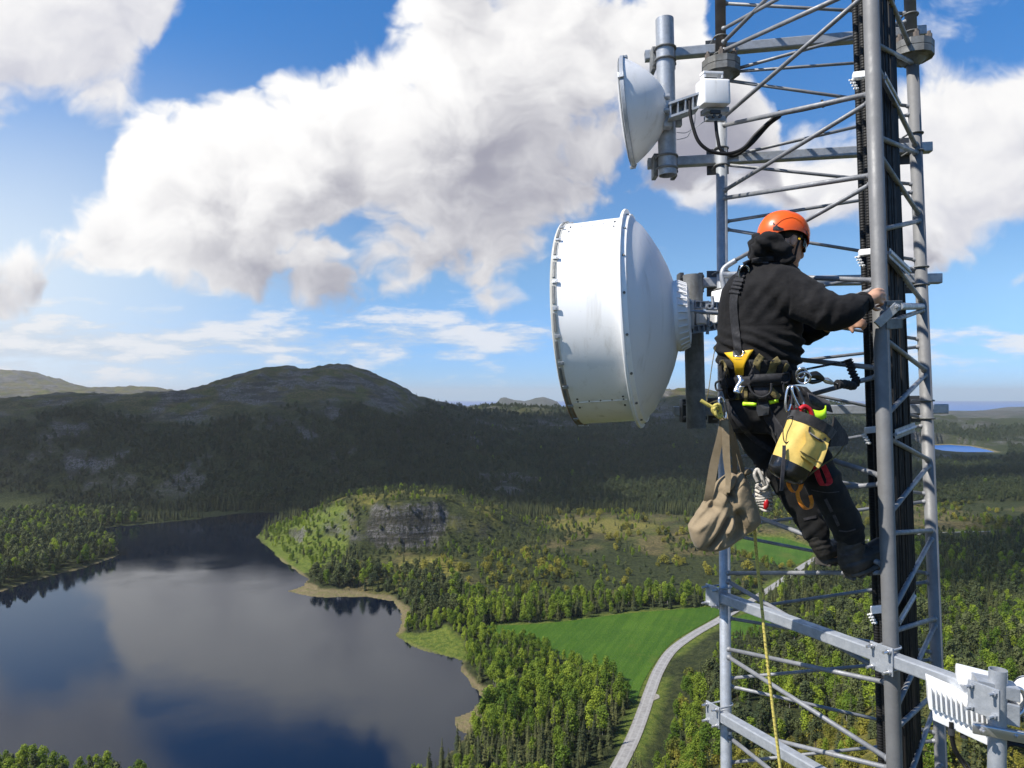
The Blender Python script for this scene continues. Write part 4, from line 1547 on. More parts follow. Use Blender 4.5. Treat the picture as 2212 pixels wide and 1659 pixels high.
# rear flange
bm = add_lathe(bmesh.new(), fc, AX, [(0.010, R0), (0.012, 0.648), (0.006, 0.652), (-0.004, 0.650), (-0.006, R0 + 0.022), (-0.03, R0 + 0.012), (-0.03, R0 - 0.02)], 96)
keep(bm_obj('rear_flange', bm, M_WHITE, None, 'angle'), drum)
bm = bmesh.new()
for k in range(18):
    a = 6.28319 * (k + 0.35) / 18
    nn = sd_ * math.cos(a) + up_ * math.sin(a)
    add_bolt(bm, fc + AX * -0.018 + nn * (R0 + 0.016), nn, 0.0075, 0.007)
keep(bm_obj('screw', bm, M_OLDZ, None, False), drum)
# dished back
prof = [(-0.028, R0 + 0.008), (-0.042, R0 - 0.02), (-0.078, 0.55), (-0.122, 0.48), (-0.168, 0.395), (-0.208, 0.30), (-0.234, 0.215), (-0.240, 0.20)]
bm = add_lathe(bmesh.new(), fc, AX, prof, 96)
keep(bm_obj('back_shell', bm, M_WSHELL, None), drum)
# hub with ribs
bm = add_lathe(bmesh.new(), fc, AX, [(-0.230, 0.205), (-0.253, 0.212), (-0.260, 0.208), (-0.303, 0.175), (-0.313, 0.172), (-0.318, 0.14), (-0.320, 0.0)], 60)
hub = keep(bm_obj('hub', bm, M_WSHELL, None, 'angle'), drum)
bm = bmesh.new()
for k in range(30):
    a = 6.28319 * k / 30
    nn = sd_ * math.cos(a) + up_ * math.sin(a); tt = AX.cross(nn)
    add_box(bm, fc + AX * -0.286 + nn * 0.196, AX * 0.024 + nn * 0.012, tt * 0.0030, nn * 0.005)
rb = bm_obj('rib', bm, M_WHITE, None, False); rb.parent = hub
# front radome with stitched rim and tension clips
bm = add_lathe(bmesh.new(), fc, AX, [(L0 - 0.004, R0 + 0.004), (L0 + 0.002, R0 + 0.012), (L0 + 0.030, R0 + 0.014), (L0 + 0.036, R0 + 0.004), (L0 + 0.034, R0 - 0.03)], 96)
rim = keep(bm_obj('front_rim', bm, M_CREAM, None, 'angle'), drum)
bm = add_lathe(bmesh.new(), fc, AX, [(L0 + 0.030, R0), (L0 + 0.040, R0 * 0.7), (L0 + 0.046, R0 * 0.3), (L0 + 0.047, 0.0)], 64)
keep(bm_obj('radome', bm, M_CREAM, None), drum)
for k in range(26):
    bm = bmesh.new(); bd = bmesh.new()
    a = 6.28319 * (k + 0.2) / 26
    nn = sd_ * math.cos(a) + up_ * math.sin(a); tt = AX.cross(nn)
    add_box(bm, fc + AX * (L0 + 0.004) + nn * (R0 + 0.018), AX * 0.016, tt * 0.010, nn * 0.003, 0.001)
    add_bolt(bm, fc + AX * (L0 + 0.000) + nn * (R0 + 0.016), nn, 0.005, 0.007)
    bm_obj('rim_clip', bm, M_ZINC, None, False).parent = rim
    add_box(bd, fc + AX * (L0 + 0.014) + (sd_ * math.cos(a + .12) + up_ * math.sin(a + .12)) * (R0 + 0.0140), AX * 0.007, AX.cross(sd_ * math.cos(a + .12) + up_ * math.sin(a + .12)) * 0.05, (sd_ * math.cos(a + .12) + up_ * math.sin(a + .12)) * 0.002, 0.001)
    bm_obj('lacing_slot', bd, M_OLDZ, None, False).parent = rim

# mount between hub and pole: cast ladder arms, turnbuckle
mount = thing('antenna_mount', W(1500, 690, 4.3), 'cast grey pole mount with ladder arms between the drum antenna hub and its pole', 'antenna mount')


def ladder_arm(px0, py0, px1, py1, d0, d1, h=0.020):
    a, c = W(px0, py0, d0), W(px1, py1, d1)
    d = (c - a); n = 6
    bm = bmesh.new()
    u = d.normalized(); z = Vector((0, 0, 1)); z = (z - u * z.dot(u)).normalized(); s = u.cross(z)
    for sz in (-1, 1):
        add_box(bm, (a + c) / 2 + z * h * sz, d / 2, s * 0.016, z * 0.004)
    for k in range(n + 1):
        add_box(bm, a + d * k / n, u * 0.004, s * 0.016, z * h)
    add_box(bm, (a + c) / 2 + s * 0.010 * (1 if s.y > 0 else -1), d / 2, s * 0.003, z * h)
    return bm


bm = ladder_arm(1488, 657, 1556, 662, 4.28, 4.34)
keep(bm_obj('ladder_arm', bm, M_ZINC, None, False), mount)
bm = ladder_arm(1484, 714, 1552, 704, 4.28, 4.34)
keep(bm_obj('ladder_arm', bm, M_ZINC, None, False), mount)
bm = bmesh.new()
add_box(bm, W(1484, 681, 4.30), (0.018, 0.02, 0), (-0.02, 0.05, 0), (0, 0, 0.088), 0.006)
add_box(bm, W(1470, 681, 4.30), (0.03, -0.01, 0), (0.01, 0.03, 0), (0, 0, 0.05), 0.006)
for y_ in (655, 708):
    add_bolt(bm, W(1490, y_, 4.25), (0.3, -1, 0), 0.012, 0.012, 0.01)
keep(bm_obj('cast_block', bm, M_ZINC, None, 'angle'), mount)
bm = bmesh.new()
add_tube(bm, [W(1484, 673, 4.22), W(1500, 672, 4.22), W(1516, 674, 4.23), W(1560, 677, 4.26)], 0.012, 12, r_of=lambda t: 0.006 if t < 0.4 else 0.013)
keep(bm_obj('turnbuckle', bm, M_ZINC), mount)
bm = bmesh.new()
for (x0, y0, x1, y1) in ((1528, 650, 1528, 722), (1538, 640, 1538, 668), (1530, 668, 1548, 668)):
    add_tube(bm, spline([W(x0, y0, 4.31), W((x0 + x1) / 2 + 2, (y0 + y1) / 2, 4.31), W(x1, y1, 4.31)], 4), 0.010, 10)
for x0, y0 in ((1531, 662), (1532, 700)):
    add_lathe(bm, W(x0, y0, 4.30), (0, -1, 0), [(0.0, 0.018), (0.02, 0.018), (0.02, 0.009), (0.0, 0.009)], 16)
keep(bm_obj('clevis', bm, M_ZINC), mount)
bm = add_box(bmesh.new(), W(1535, 688, 4.42), (0.08, 0, 0), (0, 0.04, 0), (0, 0, 0.035), 0.006)
keep(bm_obj('bracket', bm, M_WHITE, None, False), mount)
o = bm_obj('radio_unit', add_box(bmesh.new(), W(1570, 668, 4.40), (0.075, 0.03, 0), (-0.02, 0.05, 0), (0, 0, 0.115), 0.014), M_WHITE, None, 'angle')
tag(o, 'white radio box on the drum antenna mount, mostly hidden by the black hooded jacket', 'radio unit')

# short elbow strut at the left leg
root = thing('elbow_strut', W(1562, 600, 4.5), 'short pale pipe elbow clamped to the left leg beside the jacket', 'strut')
bm = add_tube(bmesh.new(), spline([W(1566, 655, 4.50), W(1563, 620, 4.50), W(1560, 594, 4.50), W(1566, 578, 4.50), W(1590, 562, 4.46)], 5), 0.017, 14)
keep(bm_obj('pipe', bm, M_ZINC), root)
bm = add_tube(bmesh.new(), [W(1562, 594, 4.50), W(1592, 592, 4.48)], 0.017, 14)
add_lathe(bm, W(1566, 594, 4.50), (1, 0, 0), [(-0.02, 0.022), (0.03, 0.022)], 14)
keep(bm_obj('branch', bm, M_ZINC), root)

# ---- small dish
sc_ = W(1358, 243, 4.52)
sdish = thing('small_dish', sc_, 'small white dish antenna seen from behind at the top of the mast', 'antenna')
RS, DS = 0.326, 0.245
up_s = (Vector((0, 0, 1)) - AX * AX.z).normalized()
AXS = Vector((-0.958, 0.262, -0.09)).normalized()
prof = [(0.0, RS)]
for k in range(1, 15):
    r = RS * (1 - k / 15)
    prof.append((-DS * (1 - (r / RS) ** 2.2), r))
prof += [(-DS - 0.001, 0.018)]
bm = add_lathe(bmesh.new(), sc_, AXS, prof, 72, (False, True))
keep(bm_obj('reflector', bm, M_WSHELL, None), sdish)
bm = add_lathe(bmesh.new(), sc_, AXS, [(-0.012, RS - 0.004), (-0.010, RS + 0.008), (0.010, RS + 0.009), (0.014, RS + 0.002), (0.026, RS - 0.02)], 72)
keep(bm_obj('rim', bm, M_ZINC, None, 'angle'), sdish)
bm = add_lathe(bmesh.new(), sc_, AXS, [(0.020, RS), (0.040, RS * 0.6), (0.05, 0.0)], 60)
keep(bm_obj('radome', bm, M_WSHELL, None), sdish)
bm = bmesh.new()
for a in (1.45, -1.75, 0.3):
    nn = up_s * math.sin(a) + sd_ * math.cos(a)
    add_box(bm, sc_ + nn * (RS + 0.012), AXS * 0.018, AXS.cross(nn) * 0.02, nn * 0.008, 0.003)
keep(bm_obj('rim_clip', bm, M_ZINC, None, False), sdish)

# its mount, a tapered bracket plate, and radio
mnt = thing('dish_mount', W(1440, 245, 4.45), 'ribbed grey bracket between the small dish and its radio box', 'antenna mount')
bm = bmesh.new()
a, c = W(1432, 242, 4.40), W(1505, 222, 4.36)
for dy_ in (-16, 13):
    add_box(bm, (W(1442, 246 + dy_, 4.40) + W(1506, 224 + dy_, 4.36)) / 2, (W(1506, 224 + dy_, 4.36) - W(1442, 246 + dy_, 4.40)) / 2, (0, 0.05, 0), (0, 0, 0.007))
for t_ in (0.05, 0.3, 0.55, 0.8):
    p = W(1442 + 64 * t_, 245 - 22 * t_, 4.40 - 0.04 * t_)
    add_box(bm, p, (0.004, 0, 0), (0, 0.045, 0), (0, 0, 0.042))
add_box(bm, (W(1442, 245, 4.43) + W(1506, 223, 4.40)) / 2, (W(1506, 223, 4.40) - W(1442, 245, 4.43)) / 2, (0, 0.006, 0), (0, 0, 0.040))
keep(bm_obj('ribbed_arm', bm, M_ZINC, None, False), mnt)
bm = bmesh.new()
for y_ in (210, 239):
    add_tube(bm, [W(1429, y_, 4.38), W(1446, y_ - 1, 4.38)], 0.014, 12)
add_box(bm, W(1438, 227, 4.42), (0.022, 0, 0), (0, 0.035, 0), (0, 0, 0.062), 0.006)
add_box(bm, W(1441, 262, 4.45), (0.028, 0, 0), (0, 0.035, 0), (0, 0, 0.045), 0.006)
keep(bm_obj('pivot_block', bm, M_ZINC, None, 'angle'), mnt)
bm = add_box(bmesh.new(), W(1466, 262, 4.48), (0.018, 0, 0), (0, 0.02, 0), (0, 0, 0.034), 0.004)
keep(bm_obj('tilt_lug', bm, M_ZINC, None, False), mnt)

rad_ = thing('radio_unit', W(1540, 200, 4.33), 'bright white radio box with a carrying handle beside the small dish', 'radio unit')
ux = Vector((0.090, 0.020, 0.006)); uy = Vector((-0.012, 0.05, 0)); uz = Vector((0, 0.012, 0.082))
bm = add_box(bmesh.new(), W(1540, 203, 4.33), ux, uy, uz, 0.018)
keep(bm_obj('cover', bm, M_WHITE, None, 'angle'), rad_)
bm = bmesh.new()
c = W(1543, 246, 4.36)
add_box(bm, W(1544, 241, 4.37), ux * 0.82, uy * 0.8, uz * 0.20, 0.003)
add_box(bm, W(1544, 257, 4.35), ux * 0.72, uy * 0.3, uz * 0.20, 0.004)
keep(bm_obj('connector_panel', bm, M_ZINC, None, False), rad_)
bm = bmesh.new()
add_box(bm, W(1545, 242, 4.31), ux * 0.35, uy * 0.2, uz * 0.14, 0.003)
for k in (-0.55, -0.1, 0.35):
    add_lathe(bm, W(1544, 252, 4.315) + ux * k, (0, -1, 0), [(0, 0.010), (0.02, 0.010), (0.02, 0)], 12)
keep(bm_obj('socket', bm, M_DARKM, None, False), rad_)
bm = bmesh.new()
for s in (-1, 1):
    add_box(bm, W(1537, 165, 4.32) + ux * 0.62 * s, ux * 0.06, uy * 0.5, uz * 0.22)
add_box(bm, W(1537, 160, 4.32), ux * 0.72, uy * 0.5, uz * 0.11, 0.004)
keep(bm_obj('handle', bm, M_WSHELL, None, False), rad_)

# cables of the radio
dB = 4.28
cable('radio_cable', 'black cable looping from the radio box down and up to the mast brace, outer loop',
      [W(1490, 218, dB), W(1491, 240, dB), W(1494, 262, dB), W(1507, 302, dB), W(1528, 323, dB), W(1552, 331, dB), W(1580, 331, dB), W(1607, 319, dB), W(1632, 291, dB), W(1662, 263, 4.25), W(1684, 248, 4.2),
       W(1740, 236, 4.05), W(1800, 222, 3.88), W(1858, 207, 3.68)], 0.0105)
cable('radio_cable', 'black cable dropping from under the radio box along the left leg into the loop',
      [W(1546, 262, 4.32), W(1548, 284, 4.32), W(1551, 302, 4.32), W(1556, 322, 4.32), W(1572, 334, 4.32), W(1590, 335, 4.32), W(1622, 312, 4.30), W(1660, 270, 4.28), W(1684, 252, 4.22)], 0.0105)
for k, (x0, y0) in enumerate(((1501, 222), (1525, 260))):
    cable('earth_wire', ('thin grey earth wire hanging from the dish bracket, upper one', 'thin grey earth wire from the radio to the pole, lower one')[k],
          [W(x0, y0, 4.34), W(1500 - 6 * k, 268 + 14 * k, 4.36), W(1484, 286 + 10 * k, 4.40), W(1462, 286 + 16 * k, 4.46)], 0.0022, m=M_ZINC)
for k, px_ in enumerate((1684, 1777)):
    o = bm_obj('cable_tie', add_lathe(bmesh.new(), W(px_, 246 - 22 * k, 4.2 - 0.24 * k), (0.9, -0.35, 0.2), [(-0.006, 0.022), (0.006, 0.022)], 12), M_BLACK)
    tag(o, ('black cable tie where the looping cable meets the brace', 'black cable tie higher up the brace under the flange')[k], 'cable tie')

# ---- lower right pole with its radio
pe = B1 - d1_ * 0.02
PX0 = 2155
dP = pe.y - 0.05
root = pole('short pale pole at the lower right, clamped to the end of the long arm', (W(2156, 1446, dP), W(2150, 1900, dP)), 0.034, M_ZINC)
clr = thing('arm_clamp', W(2155, 1500, dP), 'bolted plates clamping the lower right pole to the arm end', 'clamp')
bm = bmesh.new()
pp = W(2125, 1512, dP - 0.075)
add_box(bm, pp, d1_ * 0.062, n1_ * 0.005, up1 * 0.062, 0.002)
for sx in (-0.045, 0.045):
    for sz in (-0.045, 0.045):
        add_bolt(bm, pp + d1_ * sx + up1 * sz + n1_ * 0.005, n1_, 0.012, 0.012, 0.03)
keep(bm_obj('clamp_plate', bm, M_ZINC, None, False), clr)
bm = bmesh.new()
add_box(bm, W(2150, 1484, dP + 0.02), (0.075, -0.02, -0.012), (0.015, 0.045, 0), (0, 0, 0.028), 0.004)
add_box(bm, W(2160, 1530, dP + 0.02), (0.055, -0.02, -0.008), (0.015, 0.045, 0), (0, 0, 0.045), 0.006)
keep(bm_obj('clamp_block', bm, M_ZINC, None, False), clr)
bm = bmesh.new()
add_box(bm, W(2158, 1582, dP - 0.03), (0.095, -0.02, -0.012), (0.01, 0.012, 0), (0, 0, 0.022), 0.006)
for s in (-1, 1):
    add_bolt(bm, W(2158 + 36 * s, 1583 + 5 * s, dP - 0.045), (0, -1, 0), 0.014, 0.012, 0.008)
keep(bm_obj('strap', bm, M_STEEL, None, 'angle'), clr)
bm = bmesh.new()
add_tube(bm, spline([W(2186, 1486, dP), W(2206, 1490, dP), W(2216, 1510, dP), W(2210, 1535, dP), W(2190, 1550, dP)], 5), 0.010, 10)
keep(bm_obj('yoke', bm, M_STEEL), clr)

rr_ = thing('radio_unit', W(2070, 1530, 3.1), 'white finned radio box behind the long arm at the lower right', 'radio unit')
e1 = Vector((0.108, -0.055, -0.040)); e2 = Vector((0.03, 0.06, 0)); e3 = Vector((-0.004, 0, 0.056))
bm = bmesh.new()
cR = W(2072, 1523, 3.10)
add_box(bm, cR, e1, e2, e3, 0.004)
for k in range(13):
    t_ = -0.92 + 1.84 * k / 12
    add_box(bm, cR + e1 * t_ - e2 * 1.16 + e3 * 0.1, e1.normalized() * 0.0035, e2 * 0.22, e3 * 0.75)
keep(bm_obj('finned_body', bm, M_WHITE, None, False), rr_)
bm = bmesh.new()
add_box(bm, cR + e3 * -1.35 + e1 * 0.2 - e2 * 0.9, e1 * 1.1, e2 * 0.2, e3 * 0.35, 0.003)
keep(bm_obj('lower_skirt', bm, M_WHITE, None, False), rr_)
bm = add_box(bmesh.new(), W(2112, 1466, 3.12), Vector((0.075, -0.03, -0.012)), e2 * 0.9, Vector((0, 0, 0.030)), 0.012)
keep(bm_obj('top_cover', bm, M_WHITE, None, 'angle'), rr_)
bm = bmesh.new()
for (x_, y_) in ((2055, 1572), (2082, 1578)):
    add_lathe(bm, W(x_, y_, 3.05), (0, 0, -1), [(0, 0.014), (0.03, 0.014), (0.03, 0)], 12)
keep(bm_obj('gland', bm, M_DARKM, None, False), rr_)
for k in range(2):
    cable('radio_cable', ('black cable hanging from the finned radio at the lower right, thicker one', 'black cable hanging from the finned radio at the lower right, thinner one')[k],
          [W(2054 + 3 * k, 1560, 3.05), W(2055 + 4 * k, 1590, 3.05), W(2062 + 4 * k, 1620, 3.05), W(2080 + 8 * k, 1650, 3.05), W(2110 + 12 * k, 1690, 3.0), W(2160, 1720, 3.0)], 0.0075 - 0.0025 * k)
bm = bmesh.new()
for k in range(3):
    R_ = 0.062 + 0.012 * k
    add_tube(bm, [W(2196, 1640, 3.05 + 0.01 * k) + Vector((R_ * math.cos(a_ * 0.2618), 0.01 * math.sin(a_), R_ * math.sin(a_ * 0.2618))) for a_ in range(25)], 0.0075, 8)
tag(bm_obj('cable_coil', bm, M_CABLE), 'coil of black cable hung by the lower right pole', 'cable')
o = thing('round_antenna', W(2226, 1512, 3.0), 'round grey antenna edge cut off at the right border', 'antenna')
bm = add_lathe(bmesh.new(), W(2232, 1512, 3.0), (-1, -0.25, 0), [(-0.06, 0.02), (-0.02, 0.085), (0.01, 0.09), (0.016, 0.082), (0.018, 0)], 40)
keep(bm_obj('shell', bm, M_WSHELL, None, 'angle'), o)
bm = add_lathe(bmesh.new(), W(2232, 1512, 3.0), (-1, -0.25, 0), [(-0.004, 0.091), (0.004, 0.098), (0.014, 0.094)], 40)
keep(bm_obj('rim', bm, M_ZINC, None), o)

# small power pole on the moor and its twin
for k, (px_, py_, gz, lab) in enumerate(((1079, 1106, 8, 'small wooden power pole beyond the rocky knoll'), (2017, 1230, 10, 'small wooden power pole at the wood edge right of the mast'))):
    gx_, gy_ = G(px_, py_, gz)
    gz = float(terrain(np.array([gx_]), np.array([gy_]))[0])
    root = thing('power_pole', (gx_, gy_, gz), lab, 'power pole')
    keep(bm_obj('post', add_tube(bmesh.new(), [Vector((gx_, gy_, gz - 0.5)), Vector((gx_, gy_, gz + 11))], 0.22, 8), M_BARK), root)
    bm = add_box(bmesh.new(), (gx_, gy_ - 0.25, gz + 10.4), (1.3, 0, 0), (0, 0.12, 0), (0, 0, 0.12))
    keep(bm_obj('crossarm', bm, M_BARK, None, False), root)
# ================================================================ THE WORKER
def add_loft(bm, secs, seg=20, cap=True):
    """secs: (centre, vecA, vecB) ellipses; closed tube with rounded caps"""
    rings = []
    for c, a, b_ in secs:
        c, a, b_ = Vector(c), Vector(a), Vector(b_)
        rings.append([bm.verts.new(c + a * math.cos(6.28319 * k / seg) + b_ * math.sin(6.28319 * k / seg)) for k in range(seg)])
    for r0, r1 in zip(rings, rings[1:]):
        for k in range(seg):
            bm.faces.new((r0[k], r0[(k + 1) % seg], r1[(k + 1) % seg], r1[k]))
    if cap:
        bm.faces.new(rings[0][::-1]); bm.faces.new(rings[-1])
    return bm


def add_limb(bm, pts, radii, seg=16, n=6, cap_round=True):
    """tapering limb with rounded ends"""
    P = spline(pts, n)
    t = np.linspace(0, len(radii) - 1, len(P))
    r = np.interp(t, np.arange(len(radii)), radii)
    if cap_round:
        d0 = (P[0] - P[1]).normalized(); d1 = (P[-1] - P[-2]).normalized()
        pre = [(P[0] + d0 * r[0] * math.sin(a), r[0] * math.cos(a)) for a in (1.45, 1.1, 0.7, 0.35)]
        post = [(P[-1] + d1 * r[-1] * math.sin(a), r[-1] * math.cos(a)) for a in (0.35, 0.7, 1.1, 1.45)]
        P = [p for p, _ in pre] + P + [p for p, _ in post]
        r = [q_ for _, q_ in pre] + list(r) + [q_ for _, q_ in post]
    k = len(P) - 1
    return add_tube(bm, P, 0, seg, True, r_of=lambda t_: r[min(k, int(round(t_ * k)))])


def add_ball(bm, c, a, b_, d, seg=16):
    c, a, b_, d = Vector(c), Vector(a), Vector(b_), Vector(d)
    secs = []
    for i in range(1, 10):
        th = math.pi * i / 10 - math.pi / 2
        secs.append((c + d * math.sin(th), a * math.cos(th), b_ * math.cos(th)))
    return add_loft(bm, secs, seg)


def fuse(bm, voxel, smooth_it=4, smooth_f=0.5):
    """one continuous surface from overlapping closed shapes"""
    me = bpy.data.meshes.new('tmp'); bmesh.ops.recalc_face_normals(bm, faces=bm.faces); bm.to_mesh(me); bm.free()
    o = link(bpy.data.objects.new('tmp', me))
    r = o.modifiers.new('r', 'REMESH'); r.mode = 'VOXEL'; r.voxel_size = voxel; r.adaptivity = 0
    if smooth_it:
        s = o.modifiers.new('s', 'SMOOTH'); s.iterations = smooth_it; s.factor = smooth_f
    dg = bpy.context.evaluated_depsgraph_get()
    out = bpy.data.meshes.new_from_object(o.evaluated_get(dg))
    bpy.data.objects.remove(o); bpy.data.meshes.remove(me)
    return out


def mesh_np(me):
    co = np.empty(len(me.vertices) * 3, np.float32); me.vertices.foreach_get('co', co)
    no = np.empty(len(me.vertices) * 3, np.float32); me.vertex_normals.foreach_get('vector', no)
    return co.reshape(-1, 3).astype(float), no.reshape(-1, 3).astype(float)


def displace(me, fn):
    co, no = mesh_np(me)
    px, py = to_px_np(co)
    co = co + no * fn(co, no, px, py)[:, None]
    me.vertices.foreach_set('co', co.astype(np.float32).ravel()); me.update()


def to_px_np(co):
    return CX + F * co[:, 0] / co[:, 1], HY + F * (CAMZ - co[:, 2]) / co[:, 1]


def as_part(me, name, m, parent):
    me.name = name
    me.materials.clear(); me.materials.append(m); me.shade_smooth()
    o = link(bpy.data.objects.new(name, me))
    return keep(o, parent) if parent else o


def sub(o, part, root):
    o.parent = part
    return o


BVHS = []


def bvh_add(o_or_me):
    me = o_or_me.data if hasattr(o_or_me, 'data') else o_or_me
    co, _ = mesh_np(me)
    BVHS.append(BVHTree.FromPolygons([Vector(v) for v in co], [tuple(p.vertices) for p in me.polygons]))


EYE = Vector((0, 0, CAMZ))


def hit(px, py):
    d = (W(px, py, 1.0) - EYE).normalized()
    best = None
    for t in BVHS:
        h = t.ray_cast(EYE, d)
        if h[0] is not None and (best is None or h[3] < best[3]):
            best = h
    return best


def drape(rows, ncol=8, off=0.005, th=0.004, dflt=3.6, smooth_rows=1):
    """cloth patch laid on the figure: rows of ((x left, y), (x right, y)); returns bmesh"""
    R = []
    last = dflt
    for (a, c) in rows:
        line = []
        for k in range(ncol + 1):
            t = k / ncol
            x = a[0] + (c[0] - a[0]) * t; y = a[1] + (c[1] - a[1]) * t
            h = hit(x, y)
            if h is None:
                line.append([x, y, None, None])
            else:
                n = Vector(h[1]);
                line.append([x, y, h[0].y, n]); last = h[0].y
        R.append(line)
    ok_ = [c_[2] for l in R for c_ in l if c_[2]]
    md = sum(ok_) / len(ok_) if ok_ else dflt
    D_ = np.array([[c_[2] if c_[2] else md for c_ in l] for l in R])
    for _ in range(smooth_rows):
        Dp = np.pad(D_, 1, mode='edge')
        D_ = np.minimum(D_, 0.5 * D_ + 0.125 * (Dp[:-2, 1:-1] + Dp[2:, 1:-1] + Dp[1:-1, :-2] + Dp[1:-1, 2:]))
    bm = bmesh.new()
    top, bot = [], []
    for l, dl in zip(R, D_):
        top.append([bm.verts.new(W(c_[0], c_[1], d_ - off - th)) for c_, d_ in zip(l, dl)])
        bot.append([bm.verts.new(W(c_[0], c_[1], d_ - off * 0.2)) for c_, d_ in zip(l, dl)])
    nr_, nc_ = len(top), ncol + 1
    for i in range(nr_ - 1):
        for k in range(nc_ - 1):
            bm.faces.new((top[i][k], top[i][k + 1], top[i + 1][k + 1], top[i + 1][k]))
            bm.faces.new((bot[i + 1][k], bot[i + 1][k + 1], bot[i][k + 1], bot[i][k]))
        bm.faces.new((top[i + 1][0], bot[i + 1][0], bot[i][0], top[i][0]))
        bm.faces.new((top[i][-1], bot[i][-1], bot[i + 1][-1], top[i + 1][-1]))
    for k in range(nc_ - 1):
        bm.faces.new((top[0][k], bot[0][k], bot[0][k + 1], top[0][k + 1]))
        bm.faces.new((top[-1][k + 1], bot[-1][k + 1], bot[-1][k], top[-1][k]))
    return bm


def strap_rows(pts, w, n=6):
    """centre line in picture coordinates and width -> drape rows"""
    P = smooth_line(pts, n)
    out = []
    for i, p in enumerate(P):
        a = P[max(i - 1, 0)]; c = P[min(i + 1, len(P) - 1)]
        tx, ty = c[0] - a[0], c[1] - a[1]; l = math.hypot(tx, ty) + 1e-6
        nx, ny = -ty / l * w / 2, tx / l * w / 2
        out.append(((p[0] + nx, p[1] + ny), (p[0] - nx, p[1] - ny)))
    return out


def ribbon(pts, wvec, th=0.003, n=8):
    """free hanging strap through 3-D points, wvec half width vector (or function of t)"""
    P = spline(pts, n)
    bm = bmesh.new(); rr = []
    for i, p in enumerate(P):
        t = i / (len(P) - 1)
        w = Vector(wvec(t) if callable(wvec) else wvec)
        d = (P[min(i + 1, len(P) - 1)] - P[max(i - 1, 0)]).normalized()
        nn = d.cross(w).normalized() * th
        rr.append([bm.verts.new(q_) for q_ in (p - w - nn, p + w - nn, p + w + nn, p - w + nn)])
    for a, c in zip(rr, rr[1:]):
        for k in range(4):
            bm.faces.new((a[k], a[(k + 1) % 4], c[(k + 1) % 4], c[k]))
    bm.faces.new(rr[0][::-1]); bm.faces.new(rr[-1])
    return bm


def fabric(name, c, c2=None, vs=30, rough=0.9, sheen=0.25, bump=0.0025, bs=60, stretch=None):
    return mat(name, c, rough, 0, 0.25, 0.35, vs, bump, bs, sheen, c2, 5, stretch)


M_SKIN = mat('skin', (0.56, 0.31, 0.20), 0.5, var=0.25, vscale=30)
M_HOOD = fabric('black fleece', (0.0105, 0.0100, 0.0105), (0.0065, 0.0062, 0.0068), 14, 0.95, 0.03, 0.0030, 34, (1, 1, 1.6))
M_TROU = fabric('black work trousers', (0.013, 0.013, 0.013), (0.0085, 0.0085, 0.009), 10, 0.85, 0.05, 0.0030, 22, (1, 1, 0.7))
M_STRAP = fabric('black webbing', (0.020, 0.020, 0.023), None, 60, 0.7, 0.1, 0.001, 200)
M_STRAPG = fabric('grey webbing', (0.055, 0.052, 0.058), None, 60, 0.75, 0.1, 0.001, 200)
M_CAMO = fabric('olive padding', (0.17, 0.135, 0.055), (0.085, 0.070, 0.028), 26, 0.9, 0.1, 0.004, 60)
M_PADB = fabric('black mesh padding', (0.022, 0.022, 0.022), None, 80, 0.9, 0.1, 0.003, 120)
M_YEL = mat('yellow panel', (0.80, 0.46, 0.012), 0.6, var=0.08, vscale=20)
M_NEON = mat('neon tape', (0.52, 0.85, 0.02), 0.5)
M_ORANGE = mat('orange helmet shell', (0.86, 0.115, 0.010), 0.26, spec=0.5, var=0.04, vscale=6)
M_HBLK = mat('black plastic', (0.014, 0.014, 0.014), 0.35)
M_GLASS = mat('dark lens', (0.004, 0.004, 0.005), 0.06, spec=0.8)
M_HAIR = mat('dark hair', (0.016, 0.011, 0.008), 0.8)
M_BOOT = mat('black boot leather', (0.034, 0.030, 0.026), 0.6, var=0.4, vscale=25, bump=0.002, bscale=50)
M_SOLE = mat('boot sole', (0.085, 0.076, 0.064), 0.8, var=0.4, vscale=20)
M_ALU = mat('polished aluminium', (0.62, 0.62, 0.64), 0.22, 0.9)
M_RED = mat('red anodised', (0.52, 0.015, 0.02), 0.35, 0.2)
M_REDW = fabric('red webbing', (0.42, 0.015, 0.018), None, 40, 0.8)
M_ORW = fabric('orange webbing', (0.72, 0.22, 0.015), None, 40, 0.8)

fdir = Vector((0.80, 0.60, 0)); rdir = Vector((0.60, -0.80, 0)); UP = Vector((0, 0, 1))
person = thing('person', W(1840, 1243, 3.6), 'person in black hooded top and orange helmet climbing the mast, back to the viewer', 'person')

# --- body: one continuous figure, torso, neck, head, arms, hands, legs
hc = W(1697, 523, 3.69)
hf = Vector((0.90, 0.30, -0.26)).normalized(); hr = hf.cross(UP).normalized(); hu = hr.cross(hf)
R_ARM = [(W(1702, 618, 3.60)), (W(1745, 648, 3.50)), (W(1797, 674, 3.40)), (W(1838, 664, 3.385)), (W(1876, 648, 3.405))]
L_ARM = [(W(1598, 628, 3.92)), (W(1655, 690, 3.98)), (W(1722, 722, 3.95)), (W(1768, 706, 3.84)), (W(1820, 700, 3.70))]
R_LEG = [W(1700, 872, 3.68), W(1728, 950, 3.58), W(1764, 1020, 3.53), W(1800, 1090, 3.56), W(1834, 1172, 3.60)]
L_LEG = [W(1612, 880, 3.86), W(1642, 950, 3.85), W(1682, 1012, 3.82), W(1720, 1080, 3.80), W(1772, 1172, 3.76)]
tc_ = [(W(1648, 895, 3.77), 0.165, 0.115), (W(1640, 830, 3.76), 0.155, 0.112), (W(1638, 760, 3.75), 0.160, 0.115), (W(1642, 690, 3.75), 0.185, 0.12),
       (W(1650, 630, 3.75), 0.195, 0.115), (W(1658, 592, 3.745), 0.150, 0.09), (W(1666, 565, 3.735), 0.070, 0.065)]
